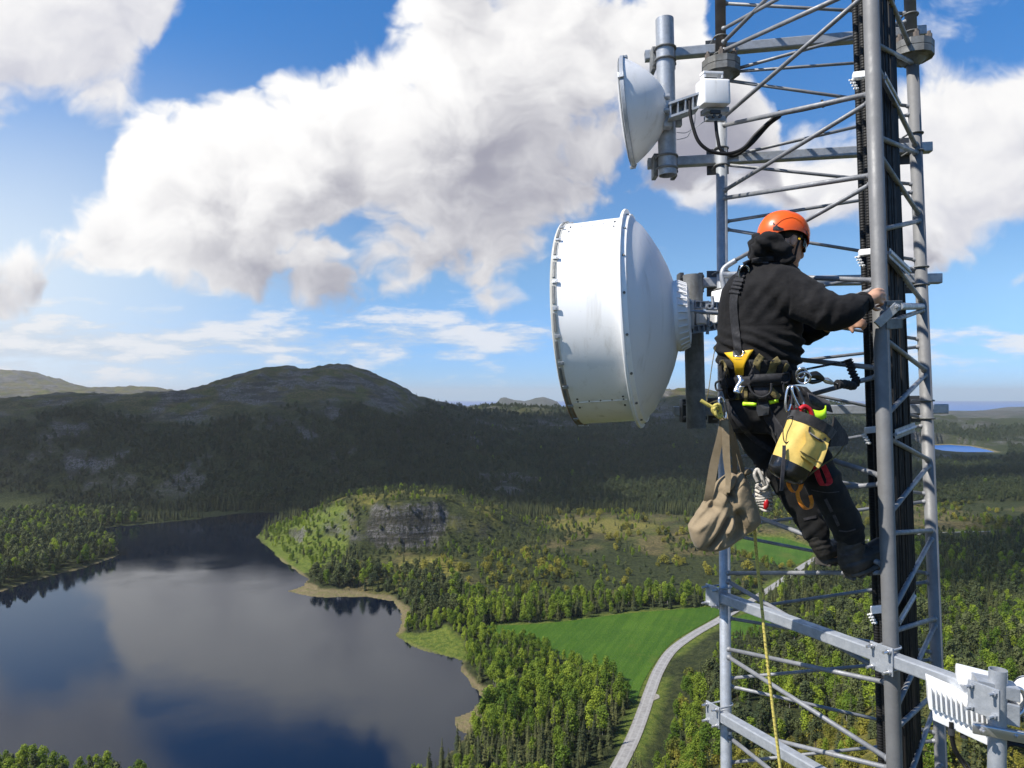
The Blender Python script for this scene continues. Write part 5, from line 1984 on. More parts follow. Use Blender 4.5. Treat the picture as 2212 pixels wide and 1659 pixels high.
bm = bmesh.new()
add_loft(bm, [(c, rdir * a, fdir * d) for c, a, d in tc_], 24)
add_limb(bm, [W(1664, 580, 3.735), W(1680, 545, 3.70)], [0.062, 0.060])
add_ball(bm, hc, hf * 0.098, hr * 0.076, hu * 0.115)                       # skull
add_ball(bm, hc + hf * 0.035 - hu * 0.055, hf * 0.062, hr * 0.058, hu * 0.072)  # jaw
add_ball(bm, hc + hf * 0.082 - hu * 0.098, hf * 0.022, hr * 0.026, hu * 0.022)  # chin
add_limb(bm, [hc + hf * 0.090 + hu * 0.002, hc + hf * 0.112 - hu * 0.036, hc + hf * 0.094 - hu * 0.048], [0.011, 0.016, 0.013], 10)  # nose
add_ball(bm, hc + hf * 0.092 - hu * 0.066, hf * 0.014, hr * 0.026, hu * 0.008, 10)   # upper lip
add_ball(bm, hc + hf * 0.089 - hu * 0.077, hf * 0.014, hr * 0.023, hu * 0.008, 10)   # lower lip
add_limb(bm, [hc + hf * 0.088 + hu * 0.022 + hr * 0.045, hc + hf * 0.099 + hu * 0.025, hc + hf * 0.088 + hu * 0.022 - hr * 0.045], [0.010, 0.012, 0.010], 10)  # brow
for s in (-1, 1):
    add_ball(bm, hc + hr * 0.080 * s - hf * 0.012 - hu * 0.012, hf * 0.020, hr * 0.012, hu * 0.034, 10)  # ears
    add_ball(bm, hc + hf * 0.083 + hr * 0.033 * s, hf * 0.012, hr * 0.013, hu * 0.011, 10)             # eyes
add_limb(bm, R_ARM, [0.062, 0.052, 0.047, 0.041, 0.030])
add_limb(bm, L_ARM, [0.062, 0.052, 0.047, 0.041, 0.030])
add_limb(bm, R_LEG, [0.092, 0.080, 0.058, 0.055, 0.042])
add_limb(bm, L_LEG, [0.092, 0.080, 0.058, 0.050, 0.032])
for lg, toe in ((R_LEG, W(1900, 1192, 3.63)), (L_LEG, W(1812, 1190, 3.80))):
    add_limb(bm, [lg[-1] - Vector((0, 0, 0.03)), (lg[-1] + toe) / 2 - Vector((0, 0, 0.05)), toe - Vector((0, 0, 0.02))], [0.036, 0.03, 0.022])
# right hand: fist closing on the edge of the near leg
wr = W(1876, 648, 3.405)
pc_ = W(1889, 641, 3.412)
add_limb(bm, [wr, pc_], [0.029, 0.034])
add_ball(bm, pc_, Vector((0.036, 0.012, 0.004)), Vector((-0.006, 0.024, 0)), Vector((0.006, 0, 0.042)))
for k, (yk, ln) in enumerate(((626, 1.0), (634, 1.08), (643, 1.03), (652, 0.85))):
    a = W(1899 + (2 if k in (1, 2) else 0), yk, 3.402)
    b1 = a + Vector((0.026 * ln, 0.012, -0.004)); b2 = b1 + Vector((0.006, 0.030 * ln, -0.006)); b3 = b2 + Vector((-0.012, 0.016 * ln, -0.004))
    add_limb(bm, [a - Vector((0.012, 0, 0)), a, b1, b2, b3], [0.0095, 0.0105, 0.0092, 0.0082, 0.0068], 10, 4)
th_ = W(1884, 660, 3.40)
add_limb(bm, [W(1882, 650, 3.40), th_, W(1892, 668, 3.40), W(1900, 668, 3.405)], [0.014, 0.0125, 0.0105, 0.008], 10, 4)
# left hand: open, thumb down, fingers reaching behind the near leg
wl = W(1820, 700, 3.70); pl = W(1834, 698, 3.675)
add_limb(bm, [wl, pl], [0.028, 0.030])
add_ball(bm, pl, Vector((0.040, -0.02, 0.004)), Vector((0.012, 0.020, 0)), Vector((0, 0, 0.026)))
for k, (yk, ln) in enumerate(((694, 1.0), (699, 1.1), (704, 1.04), (709, 0.82))):
    a = W(1845, yk - 4, 3.655)
    b1 = a + Vector((0.030 * ln, -0.012, -0.004)); b2 = b1 + Vector((0.024 * ln, 0.012, -0.006)); b3 = b2 + Vector((0.008, 0.018 * ln, -0.003))
    add_limb(bm, [a - Vector((0.01, 0, 0)), a, b1, b2, b3], [0.009, 0.0095, 0.0088, 0.0080, 0.0065], 10, 4)
add_limb(bm, [W(1832, 703, 3.68), W(1838, 709, 3.66), W(1842, 717, 3.65)], [0.014, 0.012, 0.0085], 10, 4)
body_me = fuse(bm, 0.0050, 3, 0.5)
body = as_part(body_me, 'body', M_SKIN, person)

# --- hooded top
bm = bmesh.new()
hs_c = [(W(1640, 803, 3.755), 0.190, 0.165), (W(1638, 780, 3.755), 0.222, 0.190), (W(1637, 745, 3.75), 0.236, 0.195), (W(1640, 705, 3.75), 0.228, 0.180), (W(1641, 660, 3.75), 0.230, 0.178),
        (W(1646, 620, 3.75), 0.222, 0.168), (W(1652, 592, 3.745), 0.190, 0.135), (W(1660, 572, 3.735), 0.120, 0.10), (W(1666, 555, 3.73), 0.09, 0.085)]
add_loft(bm, [(c, rdir * a, fdir * d) for c, a, d in hs_c], 28)
add_limb(bm, [W(1690, 622, 3.62), W(1742, 650, 3.50), W(1797, 676, 3.395), W(1834, 668, 3.38), W(1856, 658, 3.39)], [0.118, 0.106, 0.090, 0.074, 0.056], 20)
add_limb(bm, [W(1856, 658, 3.39), W(1864, 654, 3.393)], [0.054, 0.045], 20)
add_limb(bm, [W(1608, 636, 3.90), W(1658, 692, 3.97), W(1722, 718, 3.94), W(1772, 708, 3.83)], [0.112, 0.100, 0.082, 0.054], 20)
hood_me = fuse(bm, 0.0085, 5, 0.5)


def hoodie_folds(co, no, px, py):
    d = np.zeros(len(px))
    w = sstep(700, 730, py) * sstep(1765, 1735, px)                         # blousing folds above the belt
    ph = (py * 0.42 - (px - 1600) * 0.17) * 0.62 + 3.5 * (fbm(px / 42, py / 42, 401, 3) - 0.5)
    d += w * 0.0085 * np.sin(ph)
    seam = np.exp(-((py - (704 + 0.0 * px)) / 3.2) ** 2) * sstep(1560, 1580, px) * sstep(1712, 1700, px)
    d -= 0.005 * seam
    # sleeve creases
    a = sstep(1722, 1745, px) * sstep(690, 735, 745 - 0 * py)
    ph = (px * 0.30 + (py - 640) * 0.16) * 0.55 + 4 * (fbm(px / 30, py / 30, 402, 3) - 0.5)
    d += a * 0.0055 * np.sin(ph) * sstep(0.42, 0.6, fbm(px / 45, py / 45, 403, 3))
    # drag lines from the armpit across the back
    bk = sstep(1570, 1600, px) * sstep(1720, 1690, px) * sstep(590, 640, py) * sstep(705, 680, py)
    ph = ((px - 1700) * 0.35 + (py - 640) * 0.30) * 0.5 + 3 * (fbm(px / 40, py / 40, 404, 3) - 0.5)
    d += bk * 0.0035 * np.sin(ph)
    # shoulder seam
    ds = np.abs((px - 1703) + 0.0028 * (py - 632) ** 2 - 4)
    d -= 0.0045 * np.exp(-(ds / 2.6) ** 2) * sstep(580, 595, py) * sstep(700, 680, py)
    d += 0.004 * (fbm(co[:, 0] * 14, co[:, 2] * 14 + co[:, 1] * 9, 405, 4) - 0.5)
    return d


displace(hood_me, hoodie_folds)
hoodie = as_part(hood_me, 'hooded_top', M_HOOD, person)
# hood lying round the neck
bm = bmesh.new()
hk = [(1666, 582, 0.100, 0.096), (1667, 568, 0.122, 0.108), (1668, 556, 0.116, 0.104), (1666, 546, 0.124, 0.110), (1664, 534, 0.114, 0.106), (1664, 522, 0.112, 0.104), (1669, 512, 0.098, 0.094), (1676, 506, 0.080, 0.08)]
secs = []
for x, y, a, d in hk:
    secs.append((W(x, y, 3.72), (rdir + UP * 0.10) * a, (fdir - UP * 0.30) * d))
add_loft(bm, secs, 28)
add_limb(bm, [W(1650, 524, 3.62), W(1640, 545, 3.66), W(1640, 562, 3.68)], [0.05, 0.048, 0.04], 14)
add_limb(bm, [W(1664, 518, 3.615), W(1688, 536, 3.60), W(1702, 560, 3.60)], [0.046, 0.044, 0.036], 14)
hme = fuse(bm, 0.0065, 6, 0.6)


def hood_folds(co, no, px, py):
    ph = (py * 0.55 - (px - 1660) * 0.26 + 0.0035 * (px - 1660) ** 2) * 0.52 + 5 * (fbm(px / 26, py / 26, 501, 3) - 0.5)
    return 0.0055 * np.sin(ph * 0.8) + 0.004 * (fbm(px / 12, py / 12, 502, 3) - 0.5)


displace(hme, hood_folds)
hood = as_part(hme, 'hood', M_HOOD, person)
# sleeve cuffs
for pts, r in (((W(1862, 655, 3.392), W(1869, 651, 3.396)), 0.050), ((W(1774, 708, 3.825), W(1784, 707, 3.80)), 0.047)):
    bm = add_lathe(bmesh.new(), pts[0], pts[1] - pts[0], [(0, r * 0.8), (0.0, r), (0.012, r * 1.03), (0.024, r), (0.026, r * 0.85), (0.01, r * 0.7)], 28)
    keep(bm_obj('cuff', bm, M_HOOD), person)

# --- trousers
bm = bmesh.new()
ps = [(W(1640, 790, 3.76), 0.172, 0.140), (W(1640, 830, 3.765), 0.185, 0.150), (W(1646, 870, 3.77), 0.200, 0.158), (W(1652, 905, 3.77), 0.195, 0.150), (W(1660, 935, 3.77), 0.13, 0.11)]
add_loft(bm, [(c, rdir * a, fdir * d) for c, a, d in ps], 28)
add_limb(bm, [W(1698, 885, 3.68), W(1728, 950, 3.585), W(1766, 1020, 3.53), W(1802, 1085, 3.555), W(1834, 1150, 3.60)], [0.128, 0.112, 0.093, 0.083, 0.076], 22)
add_limb(bm, [W(1612, 885, 3.85), W(1644, 950, 3.84), W(1684, 1012, 3.81), W(1722, 1078, 3.79), W(1764, 1150, 3.765)], [0.124, 0.108, 0.090, 0.078, 0.068], 22)
add_ball(bm, W(1600, 893, 3.74), rdir * 0.095, fdir * 0.085, UP * 0.105)
tr_me = fuse(bm, 0.0085, 5, 0.5)


def trouser_folds(co, no, px, py):
    ph = ((py - 900) * 0.34 + (px - 1700) * 0.22) * 0.40 + 5 * (fbm(px / 45, py / 45, 601, 3) - 0.5)
    w = 0.35 + 0.65 * np.maximum(np.exp(-((py - 1015) / 45) ** 2), 0.7 * sstep(1090, 1140, py))
    d = 0.0058 * w * np.sin(ph) * sstep(0.36, 0.55, fbm(px / 50, py / 50, 602, 3))
    return d + 0.006 * (fbm(px / 22, py / 22, 603, 4) - 0.5)


displace(tr_me, trouser_folds)
trousers = as_part(tr_me, 'trousers', M_TROU, person)
BVHS.clear(); bvh_add(hood_me); bvh_add(tr_me); bvh_add(hme)
# knee and hem details
for rows, mm, nm in (
        (strap_rows([(1752, 1058), (1785, 1064), (1813, 1062)], 2.0), M_STRAPG, 'knee_seam'),
        (strap_rows([(1783, 1078), (1790, 1092), (1797, 1106)], 7.0), M_STRAPG, 'reflective_piping'),
        (strap_rows([(1801, 1112), (1808, 1128), (1812, 1136)], 7.0), M_STRAPG, 'reflective_piping'),
        (strap_rows([(1736, 1122), (1752, 1118), (1764, 1116)], 6.0), M_STRAPG, 'reflective_piping'),
        (strap_rows([(1812, 1146), (1830, 1148), (1848, 1143)], 3.0), M_STRAPG, 'hem_tape')):
    o = bm_obj(nm, drape(rows, 3, 0.002, 0.001), mm); sub(o, trousers, person)

# --- boots
for k, (sh, toe, dd) in enumerate((((W(1828, 1118, 3.60), W(1838, 1165, 3.605), W(1836, 1205, 3.61)), (W(1838, 1218, 3.605), W(1866, 1206, 3.61), W(1897, 1184, 3.625), W(1916, 1172, 3.64)), 3.6),
                                   ((W(1752, 1128, 3.765), W(1768, 1165, 3.76), W(1780, 1190, 3.76)), (W(1782, 1190, 3.76), W(1796, 1186, 3.80), W(1812, 1178, 3.86)), 3.76))):
    bm = bmesh.new()
    sh = list(sh)
    add_limb(bm, sh, [0.070, 0.066, 0.060], 20) if k == 0 else add_limb(bm, sh, [0.060, 0.056, 0.050], 20)
    add_limb(bm, list(toe), ([0.058, 0.055, 0.048, 0.040] if k == 0 else [0.048, 0.048, 0.042]), 18)
    me = fuse(bm, 0.006, 2)
    displace(me, lambda co, no, px, py: 0.0016 * np.sin((py * 0.8 + px * 0.25) * 0.55 + 4 * fbm(px / 14, py / 14, 700, 3)) * sstep(0.4, 0.6, fbm(px / 20, py / 20, 701, 3)))
    bt = as_part(me, 'boot', M_BOOT, person)
    # sole
    bm = bmesh.new()
    dn = Vector((0.30, -0.05, -0.95))
    pts = [Vector(p) - Vector((-0.012, 0, 0.052)) for p in toe]
    pts[0] = pts[0] - Vector((0.03, 0, 0.0))
    secs = []
    for i, p in enumerate(spline(pts, 5)):
        t = i / (5 * (len(pts) - 1))
        w = 0.046 * (0.85 + 0.35 * math.sin(math.pi * min(1, t * 1.1)))
        d = (Vector(toe[-1]) - Vector(toe[0])).normalized()
        sd2 = d.cross(UP).normalized()
        secs.append((p, sd2 * w, sd2.cross(d).normalized() * (0.022 - 0.006 * t)))
    add_loft(bm, secs, 14)
    for i in range(7):
        p = secs[min(len(secs) - 1, 1 + 2 * i)][0]
        add_box(bm, p - Vector((0, 0, 0.020)), d * 0.008, sd2 * 0.042, (0, 0, 0.006), 0.002)
    sub(bm_obj('sole', bm, M_SOLE, None, 'angle'), bt, person)
    if k == 0:
        BVHS.clear(); bvh_add(me)
        bm = drape(strap_rows([(1814, 1196), (1830, 1199), (1846, 1196)], 2.2), 2, 0.002, 0.001)
        sub(bm_obj('heel_seam', bm, M_STRAPG), bt, person)
        for j in range(5):
            x, y = 1857 + 6 * j, 1168 + 3 * j
            bm = add_tube(bmesh.new(), [W(x - 5, y - 2, 3.545), W(x + 4, y + 6, 3.545)], 0.0035, 6)
            sub(bm_obj('lace', bm, M_STRAP), bt, person)
BVHS.clear(); bvh_add(hood_me); bvh_add(tr_me); bvh_add(hme)

# --- helmet
hel_c = W(1692, 509, 3.69)
tf = (hf + UP * 0.10).normalized(); tr2 = tf.cross(UP).normalized(); tu = tr2.cross(tf)
A_, B_2, C_2 = 0.138, 0.116, 0.124
bm = bmesh.new()
NU, NV = 56, 20
grid = []
for j in range(NV + 1):
    row = []
    for i in range(NU):
        a = 6.28319 * i / NU                 # 0 = front
        ca, sa = math.cos(a), math.sin(a)
        low = -0.10 + 0.10 * (abs(sa) ** 1.5) - 0.28 * max(0, ca) ** 3 - 0.30 * max(0, -ca) ** 2      # lower edge angle
        ph = low + (math.pi / 2 - low) * (j / NV)
        rr = 1.0 + 0.022 * math.exp(-((abs(sa) - 0.55) / 0.10) ** 2) * math.sin(min(1, max(0, ph)) * math.pi) * (1 if ca > -0.7 else 0)
        rr += 0.016 * (1 if ph > 0.55 and abs(sa) < 0.95 else 0) * min(1, (ph - 0.55) * 9)
        if ca > 0.4 and j < 3:
            rr += 0.05 * (3 - j) / 3 * (ca - 0.4)
        cp = math.cos(ph) ** 0.9 if ph > 0 else math.cos(ph)
        p = hel_c + tf * A_ * ca * cp * rr + tr2 * B_2 * sa * cp * rr + tu * C_2 * math.sin(ph) * rr
        row.append(p)
    grid.append(row)
vg = [[bm.verts.new(p) for p in row] for row in grid[:-1]]
apex = bm.verts.new(hel_c + tu * C_2 * 1.016)
for j in range(NV - 1):
    for i in range(NU):
        bm.faces.new((vg[j][i], vg[j][(i + 1) % NU], vg[j + 1][(i + 1) % NU], vg[j + 1][i]))
for i in range(NU):
    bm.faces.new((vg[-1][i], vg[-1][(i + 1) % NU], apex))
# inner lip
inn = [bm.verts.new(hel_c + (p - hel_c) * 0.93 + tu * 0.004) for p in grid[0]]
for i in range(NU):
    bm.faces.new((inn[i], inn[(i + 1) % NU], vg[0][(i + 1) % NU], vg[0][i]))
helmet = keep(bm_obj('helmet', bm, M_ORANGE), person)
BVHS.clear(); bvh_add(helmet.data)
for nm, rows, mm in (
        ('vent', [((1668, 478), (1683, 492)), ((1671, 488), (1692, 493)), ((1669, 496), (1690, 498))], M_HBLK),
        ('front_badge', [((1737, 494), (1744, 500)), ((1733, 502), (1746, 510)), ((1728, 508), (1745, 520)), ((1735, 518), (1744, 527))], M_HBLK),
        ('lamp_clip', [((1719, 503), (1728, 510)), ((1718, 512), (1733, 519)), ((1722, 518), (1738, 527))], M_HBLK),
        ('ridge_line', strap_rows([(1672, 489), (1690, 474), (1712, 469), (1730, 478), (1738, 492)], 1.6), M_HBLK if False else M_ORANGE),
        ('edge_line', strap_rows([(1664, 507), (1690, 510), (1716, 508), (1736, 516)], 1.8), M_ORANGE)):
    o = bm_obj(nm, drape(rows, 5, 0.0022, 0.0015, 3.58), mm, None, 'angle'); sub(o, helmet, person)
for y_ in (489, 494):
    o = bm_obj('vent_bar', drape(strap_rows([(1676, y_ - 4), (1682, y_ + 2)], 2.0), 1, 0.005, 0.002, 3.58), M_STRAPG); sub(o, helmet, person)
o = bm_obj('clip_dot', add_lathe(bmesh.new(), W(1727, 516, 3.578), (0, -1, 0), [(0, 0.006), (0.003, 0.005), (0.003, 0)], 12), M_YEL); sub(o, helmet, person)
# strap and hair under the helmet
bm = bmesh.new()
add_ball(bm, hc + hu * 0.028 - hf * 0.010, hf * 0.102, hr * 0.084, hu * 0.075)
hair = as_part(fuse(bm, 0.008, 2), 'hair', M_HAIR, person)
bm = add_tube(bmesh.new(), spline([hc + hr * 0.088 + hu * 0.03 + hf * 0.02, hc + hr * 0.086 - hu * 0.03 + hf * 0.012, hc + hr * 0.06 - hu * 0.09 + hf * 0.03], 5), 0.006, 8)
sub(bm_obj('chin_strap', bm, M_STRAP), helmet, person)
# sunglasses
bm = bmesh.new()
gl = []
for i in range(17):
    a = -1.15 + 2.3 * i / 16
    r_f, r_r = 0.112, 0.088
    gl.append(hc + hf * (r_f * math.cos(a) + 0.004) + hr * r_r * math.sin(a))
for s_, t_ in ((0.021, -0.020),):
    r0 = [bm.verts.new(p + hu * s_) for p in gl]; r1 = [bm.verts.new(p + hu * (t_ - 0.006 * abs(math.sin(i * 0.39)))) for i, p in enumerate(gl)]
    r2 = [bm.verts.new(hc + (p - hc) * 0.95 + hu * s_) for p in gl]; r3 = [bm.verts.new(hc + (p - hc) * 0.95 + hu * t_) for p in gl]
    for i in range(16):
        bm.faces.new((r0[i], r0[i + 1], r1[i + 1], r1[i])); bm.faces.new((r3[i], r3[i + 1], r2[i + 1], r2[i]))
        bm.faces.new((r2[i], r2[i + 1], r0[i + 1], r0[i])); bm.faces.new((r1[i], r1[i + 1], r3[i + 1], r3[i]))
    bm.faces.new((r0[0], r1[0], r3[0], r2[0])); bm.faces.new((r2[-1], r3[-1], r1[-1], r0[-1]))
glasses = keep(bm_obj('sunglasses', bm, M_GLASS), person)
for s in (-1, 1):
    bm = add_tube(bmesh.new(), [hc + hf * 0.050 + hr * 0.086 * s + hu * 0.014, hc - hf * 0.020 + hr * 0.085 * s + hu * 0.014], 0.0028, 8)
    sub(bm_obj('temple', bm, M_HBLK), glasses, person)

# --- harness
BVHS.clear(); bvh_add(hood_me); bvh_add(tr_me); bvh_add(hme)
bm = drape(strap_rows([(1604, 575), (1597, 600), (1588, 625), (1584, 655), (1586, 690), (1590, 725), (1594, 760)], 17), 5, 0.006, 0.004)
harness = keep(bm_obj('harness', bm, M_STRAP), person)


def hpart(name, bm, m, smooth=True):
    o = sub(bm_obj(name, bm, m, None, smooth), harness, person)
    return o


hpart('shoulder_strap', drape(strap_rows([(1606, 572), (1625, 564), (1650, 560), (1672, 559)], 11), 4, 0.006, 0.003), M_STRAP)
hpart('shoulder_strap', drape(strap_rows([(1604, 590), (1614, 574), (1632, 566), (1660, 566)], 6), 4, 0.004, 0.003), M_STRAPG)
for y_, w_ in ((596, 20), (606, 22), (614, 21), (622, 23), (632, 24)):
    xc = 1604 - (y_ - 580) * 0.33
    hpart('strap_keeper', drape(strap_rows([(xc - w_ / 2, y_ - 2), (xc + w_ / 2, y_ + 1)], 5.5, 4), 2, 0.012, 0.004), M_STRAP)
h = hit(1604, 572) or hit(1606, 590) or [W(1604, 572, 3.6)]
rc = h[0] + Vector((-0.004, -0.022, 0))
bm = add_tube(bmesh.new(), [rc + Vector((0.026 * math.cos(a * 0.2618), -0.012 * math.sin(a * 0.2618), 0.034 * math.sin(a * 0.2618))) for a in range(25)], 0.0052, 10, False)
hpart('d_ring', bm, M_ALU)
hpart('ring_tab', drape([((1600, 577), (1609, 577)), ((1600, 584), (1609, 583))], 2, 0.014, 0.004), M_REDW)
# waist pad with wavy olive and black bands
pad_ = hpart('waist_pad', drape([((1554, 776), (1700, 778)), ((1552, 790), (1708, 792)), ((1553, 806), (1714, 806)), ((1556, 825), (1716, 824)), ((1560, 845), (1706, 846)), ((1566, 862), (1694, 864))], 24, 0.010, 0.010), M_PADB)
bvh_add(pad_.data)
for pts, w_ in (([(1558, 778), (1566, 792), (1571, 806), (1572, 818)], 9), ([(1646, 768), (1636, 782), (1634, 797), (1630, 812)], 16), ([(1684, 776), (1672, 786), (1668, 800), (1662, 812)], 17),
                ([(1702, 786), (1696, 798), (1694, 808)], 10), ([(1661, 838), (1672, 850), (1684, 860)], 15), ([(1592, 838), (1592, 850), (1592, 864)], 10), ([(1610, 838), (1611, 850), (1611, 866)], 8), ([(1700, 822), (1698, 832), (1694, 842)], 9)):
    hpart('olive_band', drape(strap_rows(pts, w_, 4), 3, 0.003, 0.004), M_CAMO)
# yellow back panel
hpart('back_panel', drape([((1564, 762), (1628, 755)), ((1574, 773), (1620, 768)), ((1584, 784), (1611, 782)), ((1587, 796), (1607, 795)), ((1588, 812), (1606, 811))], 8, 0.012, 0.005), M_YEL)
hpart('slide_buckle', drape([((1583, 757), (1607, 756)), ((1583, 769), (1608, 767))], 3, 0.016, 0.006), M_DARKM, False)
bm = add_tube(bmesh.new(), [W(1586, 769, 3.555), W(1600, 771, 3.553), W(1607, 764, 3.553), W(1604, 757, 3.555)], 0.003, 8)
hpart('slide_ring', bm, M_ALU)
# belt
hpart('waist_belt', drape([((1553, 818), (1736, 803)), ((1553, 824), (1738, 813)), ((1555, 830), (1738, 822)), ((1557, 839), (1736, 830))], 26, 0.016, 0.007), M_STRAP)
hpart('belt_webbing', drape([((1620, 809), (1690, 806)), ((1620, 829), (1690, 827))], 10, 0.024, 0.004), M_STRAPG if False else M_STRAP)
hpart('belt_buckle', drape([((1710, 800), (1735, 799)), ((1710, 828), (1737, 828))], 4, 0.026, 0.010), M_HBLK, False)
hpart('silver_strap', ribbon([W(1597, 811, 3.52), W(1601, 822, 3.505), W(1593, 836, 3.505), W(1590, 846, 3.50), W(1597, 848, 3.50), W(1603, 834, 3.49)], (0.012, -0.003, 0.0), 0.0015), M_ALU)
for pts in ([(1569, 832), (1570, 850), (1577, 862), (1588, 858), (1590, 836)], [(1616, 828), (1625, 848), (1645, 858), (1664, 848), (1666, 828)], [(1692, 828), (1694, 845), (1705, 858), (1722, 860)],
            [(1690, 808), (1703, 806), (1706, 818), (1698, 828), (1688, 826)], [(1556, 822), (1546, 828), (1548, 842), (1560, 842)]):
    bm = add_tube(bmesh.new(), spline([W(x, y, (hit(x, y) or [W(x, y, 3.66)])[0].y - 0.030) for x, y in pts], 6), 0.0055, 8)
    hpart('gear_loop', bm, M_STRAP)
hpart('grey_tail', drape([((1628, 786), (1634, 796)), ((1622, 800), (1640, 802)), ((1616, 812), (1642, 812))], 4, 0.008, 0.003), M_STRAPG)
hpart('grey_tail', drape([((1624, 832), (1664, 832)), ((1630, 846), (1660, 847)), ((1638, 860), (1666, 861))], 4, 0.006, 0.003), M_STRAPG)
# seat strap down the thigh
hpart('thigh_strap', drape(strap_rows([(1645, 858), (1652, 880), (1664, 905), (1686, 935), (1700, 960), (1712, 985)], 24), 5, 0.008, 0.004), M_STRAP)
hpart('thigh_buckle', drape([((1634, 876), (1659, 872)), ((1634, 886), (1662, 881)), ((1638, 899), (1660, 896))], 4, 0.020, 0.010), M_DARKM, False)
hpart('thigh_strap', drape(strap_rows([(1570, 868), (1590, 905), (1625, 945), (1670, 975)], 12), 4, 0.006, 0.003), M_STRAP)
hpart('reflective_strip', drape([((1604, 868), (1634, 870)), ((1604, 876), (1634, 878))], 4, 0.006, 0.002), M_NEON)
hpart('reflective_strip', drape([((1660, 866), (1681, 862)), ((1662, 874), (1682, 869))], 4, 0.006, 0.002), M_NEON)
hpart('hip_pad', drape([((1718, 832), (1742, 836)), ((1722, 850), (1764, 858)), ((1730, 870), (1778, 884)), ((1738, 890), (1786, 905))], 8, 0.010, 0.008), M_STRAP)
bm = ribbon([W(1748, 860, 3.52), W(1776, 872, 3.53), W(1794, 878, 3.56)], (0.010, 0, -0.030), 0.003)
hpart('side_flap', bm, M_STRAPG)
bm = ribbon([W(1744, 890, 3.47), W(1768, 897, 3.46), W(1782, 893, 3.47), W(1784, 884, 3.50)], (0.0, 0.004, 0.022), 0.0025)
hpart('neon_tab', bm, M_NEON)

# ================================================================ HANGING GEAR
def carabiner(label, c, u, v, a, b_, r=0.0058, m=None):
    """pear shaped ring in the plane (u, v)"""
    c, u, v = Vector(c), Vector(u).normalized(), Vector(v).normalized()
    pts = []
    for k in range(33):
        t = 6.28319 * k / 32
        x = a * math.cos(t) * (1 + 0.18 * math.sin(t)); y = b_ * math.copysign(abs(math.sin(t)) ** 0.75, math.sin(t))
        pts.append(c + u * x + v * y)
    root = thing('carabiner', c, label, 'carabiner')
    keep(bm_obj('ring', add_tube(bmesh.new(), pts, r, 10, False), m or M_ALU), root)
    i0, i1 = 3, 29
    bm = add_tube(bmesh.new(), [c + u * a * 0.98 + v * b_ * 0.45, c + u * a * 0.98 - v * b_ * 0.45], r * 1.5, 10)
    keep(bm_obj('gate', bm, M_DARKM if m is None else M_ALU), root)
    return root


carabiner('silver carabiner hanging from the belt, left one above the yellow bucket bag', W(1704, 861, 3.44), (1, 0.3, 0.1), (0.12, 0, 1), 0.018, 0.062)
carabiner('silver carabiner slanting down from the belt, right one above the yellow bucket bag', W(1724, 859, 3.43), (1, 0.3, 0.4), (-0.42, 0, 1), 0.018, 0.062)
carabiner('small red carabiner between the two silver ones', W(1714, 872, 3.45), (1, 0.2, 0.1), (-0.1, 0, 1), 0.013, 0.045, 0.005, M_RED)
carabiner('silver carabiner at the left hip holding the straps of the khaki bag', W(1561, 881, 3.60), (1, 0.4, 0.3), (-0.22, 0, 1), 0.016, 0.055)
root = thing('red_pulley', W(1740, 892, 3.42), 'bright red curved descender hook behind the yellow bucket bag', 'descender')
bm = add_tube(bmesh.new(), spline([W(1728, 884, 3.42), W(1738, 878, 3.42), W(1750, 886, 3.42), W(1754, 902, 3.42), W(1750, 914, 3.42)], 6), 0.0115, 10)
keep(bm_obj('outer_hook', bm, M_RED), root)
bm = add_tube(bmesh.new(), spline([W(1722, 905, 3.43), W(1726, 893, 3.43), W(1733, 893, 3.43), W(1738, 905, 3.43)], 6), 0.012, 10)
keep(bm_obj('inner_cam', bm, M_RED), root)

# --- yellow bucket bag
bt_ = W(1755, 912, 3.42); bb_ = W(1701, 1021, 3.41)
ax_ = (bb_ - bt_).normalized(); LB = (bb_ - bt_).length
u_ = Vector((0.87, 0.10, 0.0)); u_ = (u_ - ax_ * u_.dot(ax_)).normalized(); v_ = ax_.cross(u_)
M_CANV = mat('yellow canvas', (0.70, 0.50, 0.13), 0.75, var=0.18, vscale=12, bump=0.003, bscale=18)
M_BASEB = mat('black vinyl base', (0.010, 0.010, 0.011), 0.25, spec=0.6, bump=0.003, bscale=22)
M_BANDB = fabric('black canvas band', (0.030, 0.028, 0.028), None, 30)


def bucket_ring(t, k, extra=0.0):
    a = 6.28319 * k / 48
    ra = (0.112 - 0.022 * t + extra); rb_ = (0.088 - 0.014 * t + extra)
    lump = 1 + 0.05 * math.sin(3 * a + 2 + 3 * t) + 0.03 * math.sin(7 * a - 5 * t)
    return u_ * ra * lump * math.cos(a) + v_ * rb_ * lump * math.sin(a)


def bucket(t0, t1, n, extra=0.0, cap=False):
    bm = bmesh.new(); rr = []
    for i in range(n + 1):
        t = t0 + (t1 - t0) * i / n
        ex_ = extra
        rr.append([bm.verts.new(bt_ + ax_ * LB * t + bucket_ring(t, k, ex_)) for k in range(48)])
    if cap:
        for s, dz_ in ((0.94, 0.022), (0.75, 0.036), (0.4, 0.044), (0.1, 0.046)):
            rr.append([bm.verts.new(bt_ + ax_ * (LB * t1 + dz_) + bucket_ring(t1, k, extra) * s) for k in range(48)])
    for a, c in zip(rr, rr[1:]):
        for k in range(48):
            bm.faces.new((a[k], a[(k + 1) % 48], c[(k + 1) % 48], c[k]))
    if cap:
        bm.faces.new(rr[-1])
    return bm


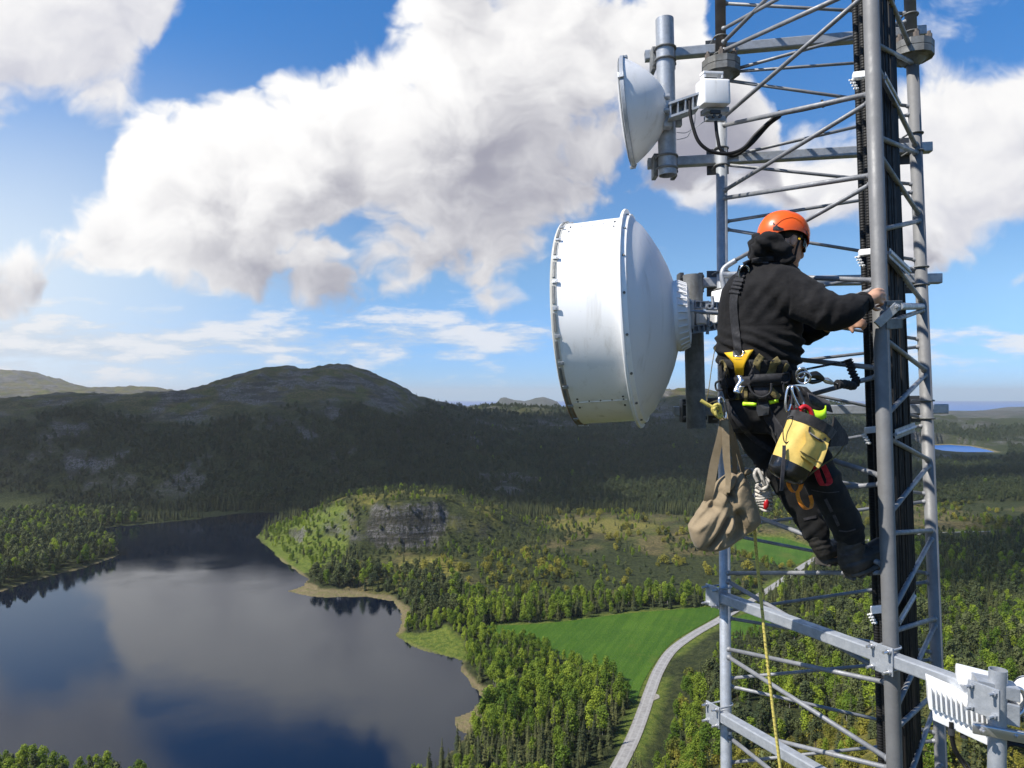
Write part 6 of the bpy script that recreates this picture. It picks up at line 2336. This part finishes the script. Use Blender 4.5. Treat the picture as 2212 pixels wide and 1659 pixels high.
bag = thing('bucket_bag', bt_, 'yellow canvas bucket bag with black rim and shiny black base on the right hip', 'tool bag')
wall_ = keep(bm_obj('canvas_wall', bucket(0.10, 0.88, 8), M_CANV), bag)
bm = bucket(-0.04, 0.14, 3, 0.003)
bi = bucket(-0.035, 0.60, 4, -0.006)
keep(bm_obj('rim_band', bm, M_BANDB), bag)
keep(bm_obj('lining', bi, M_BANDB), bag)
keep(bm_obj('base', bucket(0.83, 0.99, 3, 0.003, True), M_BASEB), bag)
BVHS.clear(); bvh_add(wall_.data)
o = keep(bm_obj('pocket', drape([((1739, 930), (1790, 958)), ((1742, 955), (1786, 974)), ((1728, 974), (1776, 1001)), ((1726, 981), (1768, 1012))], 8, 0.024, 0.004, smooth_rows=3), M_CANV), bag)
bvh_add(o.data)
o2 = sub(bm_obj('pocket_edge', drape(strap_rows([(1728, 974), (1752, 988), (1776, 1001)], 2.2), 4, 0.006, 0.002), M_CAMO), o, bag)
sub(bm_obj('pocket_trim', drape(strap_rows([(1750, 922), (1749, 934), (1760, 943), (1777, 953), (1784, 946)], 4.5), 2, 0.006, 0.003), M_BANDB), o, bag)
bm = ribbon([W(1796, 932, 3.43), W(1810, 940, 3.46), W(1824, 948, 3.50), W(1831, 953, 3.52)], lambda t: Vector((-0.012, 0.0, -0.075)) * (1 - 0.85 * t), 0.004)
keep(bm_obj('flap', bm, M_BANDB), bag)
bm = add_tube(bmesh.new(), spline([W(1825, 958, 3.51), W(1806, 985, 3.46), W(1775, 1006, 3.43), W(1748, 1026, 3.40), W(1735, 1040, 3.39)], 6), 0.004, 8)
keep(bm_obj('piping', bm, M_CAMO), bag)
bm = add_lathe(bmesh.new(), W(1719, 899, 3.40), (0.2, -1, 0), [(0, 0.008), (0, 0.014), (0.006, 0.014), (0.006, 0.008)], 16)
keep(bm_obj('eyelet', bm, M_ALU), bag)
bm = add_tube(bmesh.new(), spline([W(1720, 900, 3.40), W(1703, 902, 3.38), W(1692, 925, 3.38), W(1695, 955, 3.37), W(1712, 948, 3.37), W(1732, 925, 3.37), W(1728, 900, 3.40)], 8), 0.0026, 8)
keep(bm_obj('draw_cord', bm, M_STRAP), bag)
bm = ribbon([W(1694, 962, 3.35), W(1693, 990, 3.34), W(1690, 1030, 3.34), W(1688, 1060, 3.36)], (0.008, 0, 0), 0.002)
keep(bm_obj('cord_tail', bm, M_STRAPG), bag)

# --- orange and red slings
sl = thing('orange_sling', W(1718, 1035, 3.45), 'orange webbing sling dangling below the yellow bucket bag', 'sling')
keep(bm_obj('upper_loop', ribbon([W(1704, 1024, 3.43), W(1703, 1046, 3.42), W(1712, 1061, 3.42), W(1724, 1061, 3.42), W(1731, 1046, 3.42), W(1730, 1022, 3.43)], (0.009, -0.003, 0), 0.002), M_ORW), sl)
keep(bm_obj('lower_loop', ribbon([W(1722, 1060, 3.42), W(1726, 1080, 3.41), W(1738, 1097, 3.41), W(1750, 1098, 3.42), W(1754, 1086, 3.44), W(1750, 1070, 3.45)], (0.008, -0.003, 0.003), 0.002), M_ORW), sl)
o = bm_obj('red_sling', ribbon([W(1762, 1008, 3.43), W(1768, 1030, 3.41), W(1778, 1048, 3.405), W(1792, 1042, 3.41), W(1786, 1022, 3.42), W(1776, 1002, 3.44)], (0.013, -0.004, 0.0), 0.0022), M_REDW)
tag(o, 'red webbing sling hanging at the right knee', 'sling')

# --- khaki shoulder bag
M_KHAKI = mat('khaki canvas', (0.27, 0.205, 0.122), 0.85, sheen=0.1, var=0.16, vscale=9, bump=0.0022, bscale=70)
M_KHAKID = mat('khaki webbing', (0.215, 0.163, 0.095), 0.85, var=0.12, vscale=30, bump=0.001, bscale=160)
OUT = [(1486, 1138), (1489, 1150), (1506, 1187), (1520, 1190), (1538, 1192), (1567, 1184), (1592, 1168), (1613, 1152), (1632, 1140), (1643, 1127), (1638, 1105), (1630, 1084), (1622, 1062), (1612, 1036), (1602, 1018), (1590, 1024),
       (1578, 1018), (1566, 1026), (1551, 1038), (1543, 1055), (1539, 1068), (1524, 1079), (1513, 1096), (1500, 1116)]
CB = (1566.0, 1112.0); DB = 3.66
angs = np.array([math.atan2(y - CB[1], x - CB[0]) for x, y in OUT]); rads = np.array([math.hypot(x - CB[0], y - CB[1]) for x, y in OUT])
o_ = np.argsort(angs); angs, rads = angs[o_], rads[o_]
NA, NS = 144, 30
FOLDS = [([(1566, 1070), (1545, 1110), (1512, 1182)], 0.030, 6), ([(1572, 1072), (1568, 1110), (1548, 1150), (1530, 1180)], 0.050, 8), ([(1538, 1092), (1515, 1112), (1494, 1134)], 0.032, 8), ([(1548, 1060), (1530, 1090)], 0.028, 6),
         ([(1586, 1112), (1590, 1140), (1578, 1164)], 0.055, 13), ([(1570, 1062), (1585, 1045), (1592, 1026)], 0.03, 5), ([(1558, 1150), (1548, 1176)], 0.022, 5)]
RIDG = [([(1562, 1074), (1528, 1150), (1509, 1184)], 0.020, 6), ([(1570, 1078), (1570, 1120), (1540, 1182)], 0.028, 7), ([(1596, 1160), (1560, 1180)], 0.02, 8), ([(1530, 1100), (1500, 1140)], 0.018, 6)]


def bag_z(x, y, s, front):
    base = 0.105 * math.sqrt(max(0, 1 - s ** 2.4))
    if front:
        px_, py_ = np.array([x]), np.array([y])
        for pts, dp, w in FOLDS:
            base -= 1.25 * dp * math.exp(-float(line_d(px_, py_, pts)[0]) ** 2 / (w * w)) * (1 - s ** 6)
        for pts, dp, w in RIDG:
            base += 1.3 * dp * math.exp(-float(line_d(px_, py_, pts)[0]) ** 2 / (w * w)) * (1 - s ** 6)
        base += 0.005 * (float(fbm(px_ / 16, py_ / 16, 801, 3)[0]) - 0.5) * (1 - s ** 4)
    return base


bm = bmesh.new()
layers = []
for front in (1, 0):
    g_ = []
    for i in range(1, NS + 1):
        s = i / NS
        if not front and i == NS:
            g_.append(layers[0][-1]); continue
        row = []
        for k in range(NA):
            a = -math.pi + 6.28319 * k / NA
            r = np.interp(a, np.concatenate([angs - 6.28319, angs, angs + 6.28319]), np.concatenate([rads] * 3))
            x, y = CB[0] + s * r * math.cos(a), CB[1] + s * r * math.sin(a)
            z = bag_z(x, y, s, front)
            row.append(bm.verts.new(W(x, y, DB) + Vector((0, -z if front else z, 0))))
        g_.append(row)
    ce = bm.verts.new(W(CB[0], CB[1], DB) + Vector((0, -bag_z(CB[0], CB[1], 0, front) if front else 0.1, 0)))
    for k in range(NA):
        f = (ce, g_[0][k], g_[0][(k + 1) % NA])
        bm.faces.new(f if front else f[::-1])
    for r0, r1 in zip(g_, g_[1:]):
        for k in range(NA):
            f = (r0[k], r1[k], r1[(k + 1) % NA], r0[(k + 1) % NA])
            bm.faces.new(f if front else f[::-1])
    layers.append(g_)
kbag = thing('shoulder_bag', W(1566, 1112, DB), 'slouching khaki canvas bag hanging by long straps from the left hip', 'bag')
sack = keep(bm_obj('sack', bm, M_KHAKI), kbag)
hang = W(1563, 890, 3.61)
keep(bm_obj('strap', ribbon([hang, W(1556, 940, 3.61), W(1543, 1000, 3.62), W(1533, 1060, 3.62), W(1530, 1082, 3.63)], lambda t: Vector((0.012 + 0.010 * min(1, t * 2), -0.004, 0.002)), 0.002), M_KHAKID), kbag)
keep(bm_obj('strap', ribbon([hang, W(1567, 930, 3.59), W(1569, 985, 3.585), W(1573, 1030, 3.575), W(1572, 1064, 3.555)], lambda t: Vector((0.017 - 0.008 * max(0, t - 0.5) * 2, -0.006, 0.0)), 0.002), M_KHAKID), kbag)
keep(bm_obj('strap', ribbon([hang, W(1577, 930, 3.63), W(1585, 980, 3.65), W(1588, 1030, 3.66)], lambda t: Vector((0.014, 0.010, 0)), 0.002), M_KHAKID), kbag)
keep(bm_obj('strap', ribbon([hang, W(1583, 940, 3.66), W(1596, 985, 3.68), W(1610, 1040, 3.69)], lambda t: Vector((0.012, 0.006, 0)), 0.002), M_KHAKID), kbag)
BVHS.clear(); bvh_add(sack.data)
sub(bm_obj('sewn_band', drape(strap_rows([(1574, 1074), (1590, 1092), (1604, 1114), (1616, 1140)], 12), 4, 0.004, 0.002), M_KHAKID), sack, kbag)
sub(bm_obj('zip_flap', drape(strap_rows([(1590, 1058), (1600, 1046), (1608, 1038)], 5), 2, 0.004, 0.003), M_KHAKI), sack, kbag)
sub(bm_obj('knot', drape(strap_rows([(1562, 1060), (1570, 1066), (1578, 1062)], 7), 3, 0.006, 0.004), M_KHAKID), sack, kbag)
bm = bmesh.new(); add_ball(bm, W(1614, 1020, 3.67), (0.022, 0, 0.006), (0, 0.02, 0), (0, 0, 0.016))
sub(bm_obj('rolled_top', bm, M_KHAKID), sack, kbag)

# --- ropes
def rope_mat(name, c1_, c2_, sc=90):
    m = bpy.data.materials.new(name); m.use_nodes = True
    q = NB(m.node_tree); bs = m.node_tree.nodes['Principled BSDF']
    co = q.node('ShaderNodeTexCoord').outputs['Object']
    w = q.node('ShaderNodeTexWave'); q.put(w.inputs['Vector'], q.vmul(co, (1, 1, 1))); w.bands_direction = 'DIAGONAL'
    q.put(w.inputs['Scale'], sc / 3); q.put(w.inputs['Distortion'], 3.0); q.put(w.inputs['Detail Scale'], 2.0)
    n = q.noise(co, 60, 3, 0.6)
    f = q.m('MULTIPLY', q.ss(w.outputs['Fac'], 0.80, 0.95), q.ss(n, 0.45, 0.6))
    q.put(bs.inputs['Base Color'], q.mix(f, c1_, c2_)); bs.inputs['Roughness'].default_value = 0.8
    bn = q.node('ShaderNodeBump'); bn.inputs['Distance'].default_value = 0.001
    q.put(bn.inputs['Height'], w.outputs['Fac']); m.node_tree.links.new(bn.outputs[0], bs.inputs['Normal'])
    return m


M_YROPE = rope_mat('yellow rope', (0.52, 0.43, 0.10), (0.06, 0.06, 0.02))
M_WROPE = rope_mat('white rope', (0.50, 0.47, 0.42), (0.05, 0.05, 0.05), 60)
M_STRIPE = rope_mat('black and grey rope', (0.02, 0.02, 0.02), (0.40, 0.40, 0.40), 50)
o = bm_obj('rope', add_tube(bmesh.new(), spline([W(1575, 900, 3.78), W(1600, 1000, 3.80), W(1622, 1090, 3.80), W(1630, 1146, 3.79), W(1634, 1196, 3.78), W(1644, 1296, 3.76), W(1657, 1420, 3.74), W(1672, 1550, 3.72), W(1688, 1680, 3.70), W(1750, 2200, 3.6)], 8), 0.0085, 10), M_YROPE)
tag(o, 'long yellow rope with dark flecks hanging down past the khaki bag', 'rope')
root = thing('yellow_cord', W(1550, 880, 3.57), 'thick pale yellow cord knotted at the left hip', 'cord')
keep(bm_obj('tail', add_tube(bmesh.new(), [W(1514, 865, 3.58), W(1530, 875, 3.575), W(1545, 882, 3.57)], 0.0095, 10), M_YROPE), root)
bm = bmesh.new()
for k in range(3):
    c = W(1548 + 2 * k, 884 + 4 * k, 3.565)
    add_tube(bm, [c + Vector((0.020 * math.cos(a * .3307 + k), -0.012 * math.sin(a * .3307), 0.024 * math.sin(a * .3307 + k * 0.8))) for a in range(20)], 0.0085, 8)
keep(bm_obj('knot', bm, M_YROPE), root)
o = bm_obj('thin_line', add_tube(bmesh.new(), spline([W(1545, 750, 3.72), W(1538, 790, 3.68), W(1531, 840, 3.62), W(1526, 872, 3.60), W(1540, 868, 3.60), W(1560, 862, 3.60)], 8), 0.0022, 6), M_CAMO)
tag(o, 'thin olive line looping beside the left hip', 'cord')
root = thing('rope_bundle', W(1650, 1060, 3.82), 'white coiled rope bundle with red core hanging behind the khaki bag', 'rope')
bm = bmesh.new()
for k in range(9):
    t = k / 8
    c = W(1646 + 8 * t, 1048 + 52 * t, 3.82); ra = 0.028 + 0.014 * math.sin(math.pi * t)
    add_tube(bm, [c + Vector((ra * math.cos(a * .3307), ra * math.sin(a * .3307), 0.006 * math.sin(a * 0.66 + k))) for a in range(20)], 0.0078, 8)
keep(bm_obj('coil', bm, M_WROPE), root)
bm = bmesh.new()
add_tube(bm, spline([W(1636, 1040, 3.78), W(1630, 1025, 3.78), W(1636, 1014, 3.78), W(1644, 1026, 3.77), W(1652, 1046, 3.77), W(1660, 1040, 3.78), W(1656, 1030, 3.79)], 6), 0.0095, 10)
add_tube(bm, spline([W(1634, 1050, 3.77), W(1646, 1058, 3.765), W(1658, 1048, 3.77), W(1652, 1036, 3.775)], 6), 0.0095, 10)
add_tube(bm, [W(1647, 1010, 3.80), W(1648, 1040, 3.79)], 0.006, 8)
keep(bm_obj('knot', bm, M_WROPE), root)
bm = bmesh.new(); add_ball(bm, W(1655, 1090, 3.775), (0.014, 0, 0), (0, 0.008, 0), (0.004, 0, 0.028))
keep(bm_obj('core', bm, M_RED), root)

# --- positioning lanyard round the brace
lan = thing('lanyard', W(1735, 815, 3.50), 'work positioning lanyard from belt ring round a brace of the mast', 'lanyard')
bm = bmesh.new()
for k, (x, y, ra) in enumerate(((1731, 806, 0.024), (1736, 816, 0.028))):
    c = W(x, y, 3.47)
    add_tube(bm, [c + Vector((ra * math.cos(a * .2618), -0.016 * math.sin(a * .2618 + k), ra * 1.0 * math.sin(a * .2618))) for a in range(25)], 0.0055, 10, False)
keep(bm_obj('ring', bm, M_ALU), lan)
bm = bmesh.new()
add_limb(bm, [W(1748, 812, 3.47), W(1762, 810, 3.48), W(1775, 818, 3.50)], [0.014, 0.020, 0.014], 12)
add_limb(bm, [W(1772, 822, 3.50), W(1755, 825, 3.48), W(1745, 822, 3.47)], [0.009, 0.012, 0.009], 10)
keep(bm_obj('rope_grab', bm, M_HBLK), lan)
bm = bmesh.new(); add_limb(bm, [W(1777, 819, 3.51), W(1786, 822, 3.52), W(1797, 827, 3.53)], [0.008, 0.016, 0.010], 12)
keep(bm_obj('adjuster', bm, M_STEEL), lan)
keep(bm_obj('rope', add_tube(bmesh.new(), [W(1795, 827, 3.53), W(1812, 831, 3.55)], 0.006, 8), M_STRIPE), lan)
bm = add_tube(bmesh.new(), spline([W(1808, 830, 3.55), W(1826, 830, 3.57), W(1843, 833, 3.60), W(1849, 822, 3.62), W(1842, 806, 3.63), W(1836, 788, 3.62), W(1832, 776, 3.62)], 10), 0.020, 16,
              r_of=lambda t: 0.0185 + 0.0045 * math.sin(t * 95) * (0.3 + 0.7 * (t > 0.35)) + (0.004 if t < 0.35 else 0))
keep(bm_obj('sleeve', bm, M_STRAP), lan)
keep(bm_obj('return_rope', add_tube(bmesh.new(), spline([W(1833, 780, 3.62), W(1800, 786, 3.66), W(1765, 793, 3.70), W(1730, 800, 3.74)], 6), 0.0062, 10), M_STRIPE), lan)
# ================================================================ CLOUDS OVERHEAD (they shade the fells) AND AIR
def cloud_mat():
    m = bpy.data.materials.new('cloud'); m.use_nodes = True
    t = m.node_tree; q = NB(t); t.nodes.remove(t.nodes['Principled BSDF'])
    df = q.node('ShaderNodeBsdfDiffuse'); df.inputs[0].default_value = (0.9, 0.9, 0.92, 1)
    tl = q.node('ShaderNodeBsdfTranslucent'); tl.inputs[0].default_value = (0.9, 0.9, 0.92, 1)
    tr = q.node('ShaderNodeBsdfTransparent')
    a = q.node('ShaderNodeMixShader'); a.inputs[0].default_value = 0.35
    t.links.new(df.outputs[0], a.inputs[1]); t.links.new(tl.outputs[0], a.inputs[2])
    pos = q.node('ShaderNodeNewGeometry').outputs['Position']
    n = q.noise(pos, 0.0042, 6, 0.62)
    e = attr(q, 'core')
    dens = q.ss(q.m('ADD', e, q.m('MULTIPLY', q.m('SUBTRACT', n, 0.5), 2.3)), 0.05, 0.80, 0.0, 0.66)
    b_ = q.node('ShaderNodeMixShader')
    t.links.new(dens, b_.inputs[0]); t.links.new(tr.outputs[0], b_.inputs[1]); t.links.new(a.outputs[0], b_.inputs[2])
    t.links.new(b_.outputs[0], t.nodes['Material Output'].inputs['Surface'])
    return m


M_CLOUD = cloud_mat()
CALT = 1450.0


def cloud(ground_poly, seed, holes=(), step=28.0, thick=150.0, soft=90.0):
    """a flat-bottomed cumulus whose shadow covers ground_poly (list of x, y on the ground)"""
    P = np.array(ground_poly, float)
    off = np.array([SUN.x, SUN.y]) * (CALT - 60) / SUN.z
    P = P + off
    x0, y0 = P.min(0) - 40; x1, y1 = P.max(0) + 40
    nx, ny = int((x1 - x0) / step) + 2, int((y1 - y0) / step) + 2
    X_, Y_ = np.meshgrid(np.linspace(x0, x1, nx), np.linspace(y0, y1, ny))
    sd = -poly_sd(X_, Y_, P) + (fbm(X_ / 160, Y_ / 160, seed, 5) - 0.5) * 150
    for (hx, hy, ha, hb) in holes:
        hx += off[0]; hy += off[1]
        r = np.hypot((X_ - hx) / ha, (Y_ - hy) / hb) + (fbm(X_ / 70, Y_ / 70, seed + 9, 4) - 0.5) * 0.5
        sd = np.minimum(sd, (r - 1) * min(ha, hb))
    core = sstep(-20, soft, sd)
    top = CALT + thick * core * (0.4 + 1.2 * fbm(X_ / 110, Y_ / 110, seed + 3, 5)) + 4
    bot = CALT - 25 * core * fbm(X_ / 90, Y_ / 90, seed + 5, 4) - 4
    keep_ = sd > -40
    vid = np.full(X_.shape, -1); vid[keep_] = np.arange(keep_.sum()); n = int(keep_.sum())
    V = np.concatenate([np.stack([X_[keep_], Y_[keep_], top[keep_]], 1), np.stack([X_[keep_], Y_[keep_], bot[keep_]], 1)])
    a, b2, c, d = vid[:-1, :-1], vid[:-1, 1:], vid[1:, 1:], vid[1:, :-1]
    okq = (a >= 0) & (b2 >= 0) & (c >= 0) & (d >= 0)
    Q = np.stack([a[okq], b2[okq], c[okq], d[okq]], 1)
    me = np_mesh('cloud', V, np.concatenate([Q, Q[:, ::-1] + n])); me.shade_smooth()
    fattr(me, 'core', np.concatenate([core[keep_], core[keep_]]))
    me.materials.append(M_CLOUD)
    return struct(link(bpy.data.objects.new('clouds', me)), 'stuff')


def gp(px, d):
    return ((px - CX) / F * d, d)


# over the fell across the lake
cloud([gp(-500, 1150), gp(60, 850), gp(300, 830), gp(520, 860), gp(760, 900), gp(1000, 905), gp(1150, 900), gp(1420, 960), gp(1620, 1000), gp(2000, 1080), gp(2300, 1150),
       gp(2300, 1500), gp(2000, 1850), gp(1700, 2100), gp(1300, 2050), gp(1000, 1900), gp(860, 2120), gp(600, 2250), gp(400, 2150), gp(100, 2000), gp(-500, 1900)], 101,
      holes=[(gp(1420, 1000)[0], 1000, 95, 50), (gp(1140, 2000)[0], 2000, 140, 100), (gp(1900, 1450)[0], 1450, 160, 70)])
# over the wood in the south-east
cloud([gp(1640, 560), gp(1720, 450), gp(1850, 410), gp(2050, 395), gp(2330, 390), gp(2330, 820), gp(2000, 800), gp(1800, 730), gp(1700, 660)], 202)
# ragged scraps over the moor
cloud([gp(1050, 560), gp(1250, 520), gp(1420, 540), gp(1560, 600), gp(1500, 700), gp(1300, 680), gp(1150, 640)], 303, soft=230)

# ---- the air: even thin haze round camera and land
hz = bpy.data.materials.new('haze'); hz.use_nodes = True
t = hz.node_tree; t.nodes.remove(t.nodes['Principled BSDF'])
pv = t.nodes.new('ShaderNodeVolumePrincipled')
pv.inputs['Color'].default_value = (0.98, 0.97, 0.95, 1)
pv.inputs['Density'].default_value = 0.000048
pv.inputs['Anisotropy'].default_value = 0.3
t.links.new(pv.outputs[0], t.nodes['Material Output'].inputs['Volume'])
Z0, Z1 = -60.0, 420.0
X0, X1, Y0, Y1 = -25000.0, 25000.0, -9500.0, 27000.0
hb = mesh_obj('haze', [(X0, Y0, Z0), (X1, Y0, Z0), (X1, Y1, Z0), (X0, Y1, Z0), (X0, Y0, Z1), (X1, Y0, Z1), (X1, Y1, Z1), (X0, Y1, Z1)],
              [(3, 2, 1, 0), (4, 5, 6, 7), (0, 1, 5, 4), (1, 2, 6, 5), (2, 3, 7, 6), (3, 0, 4, 7)], hz, smooth=False)
struct(hb, 'stuff')
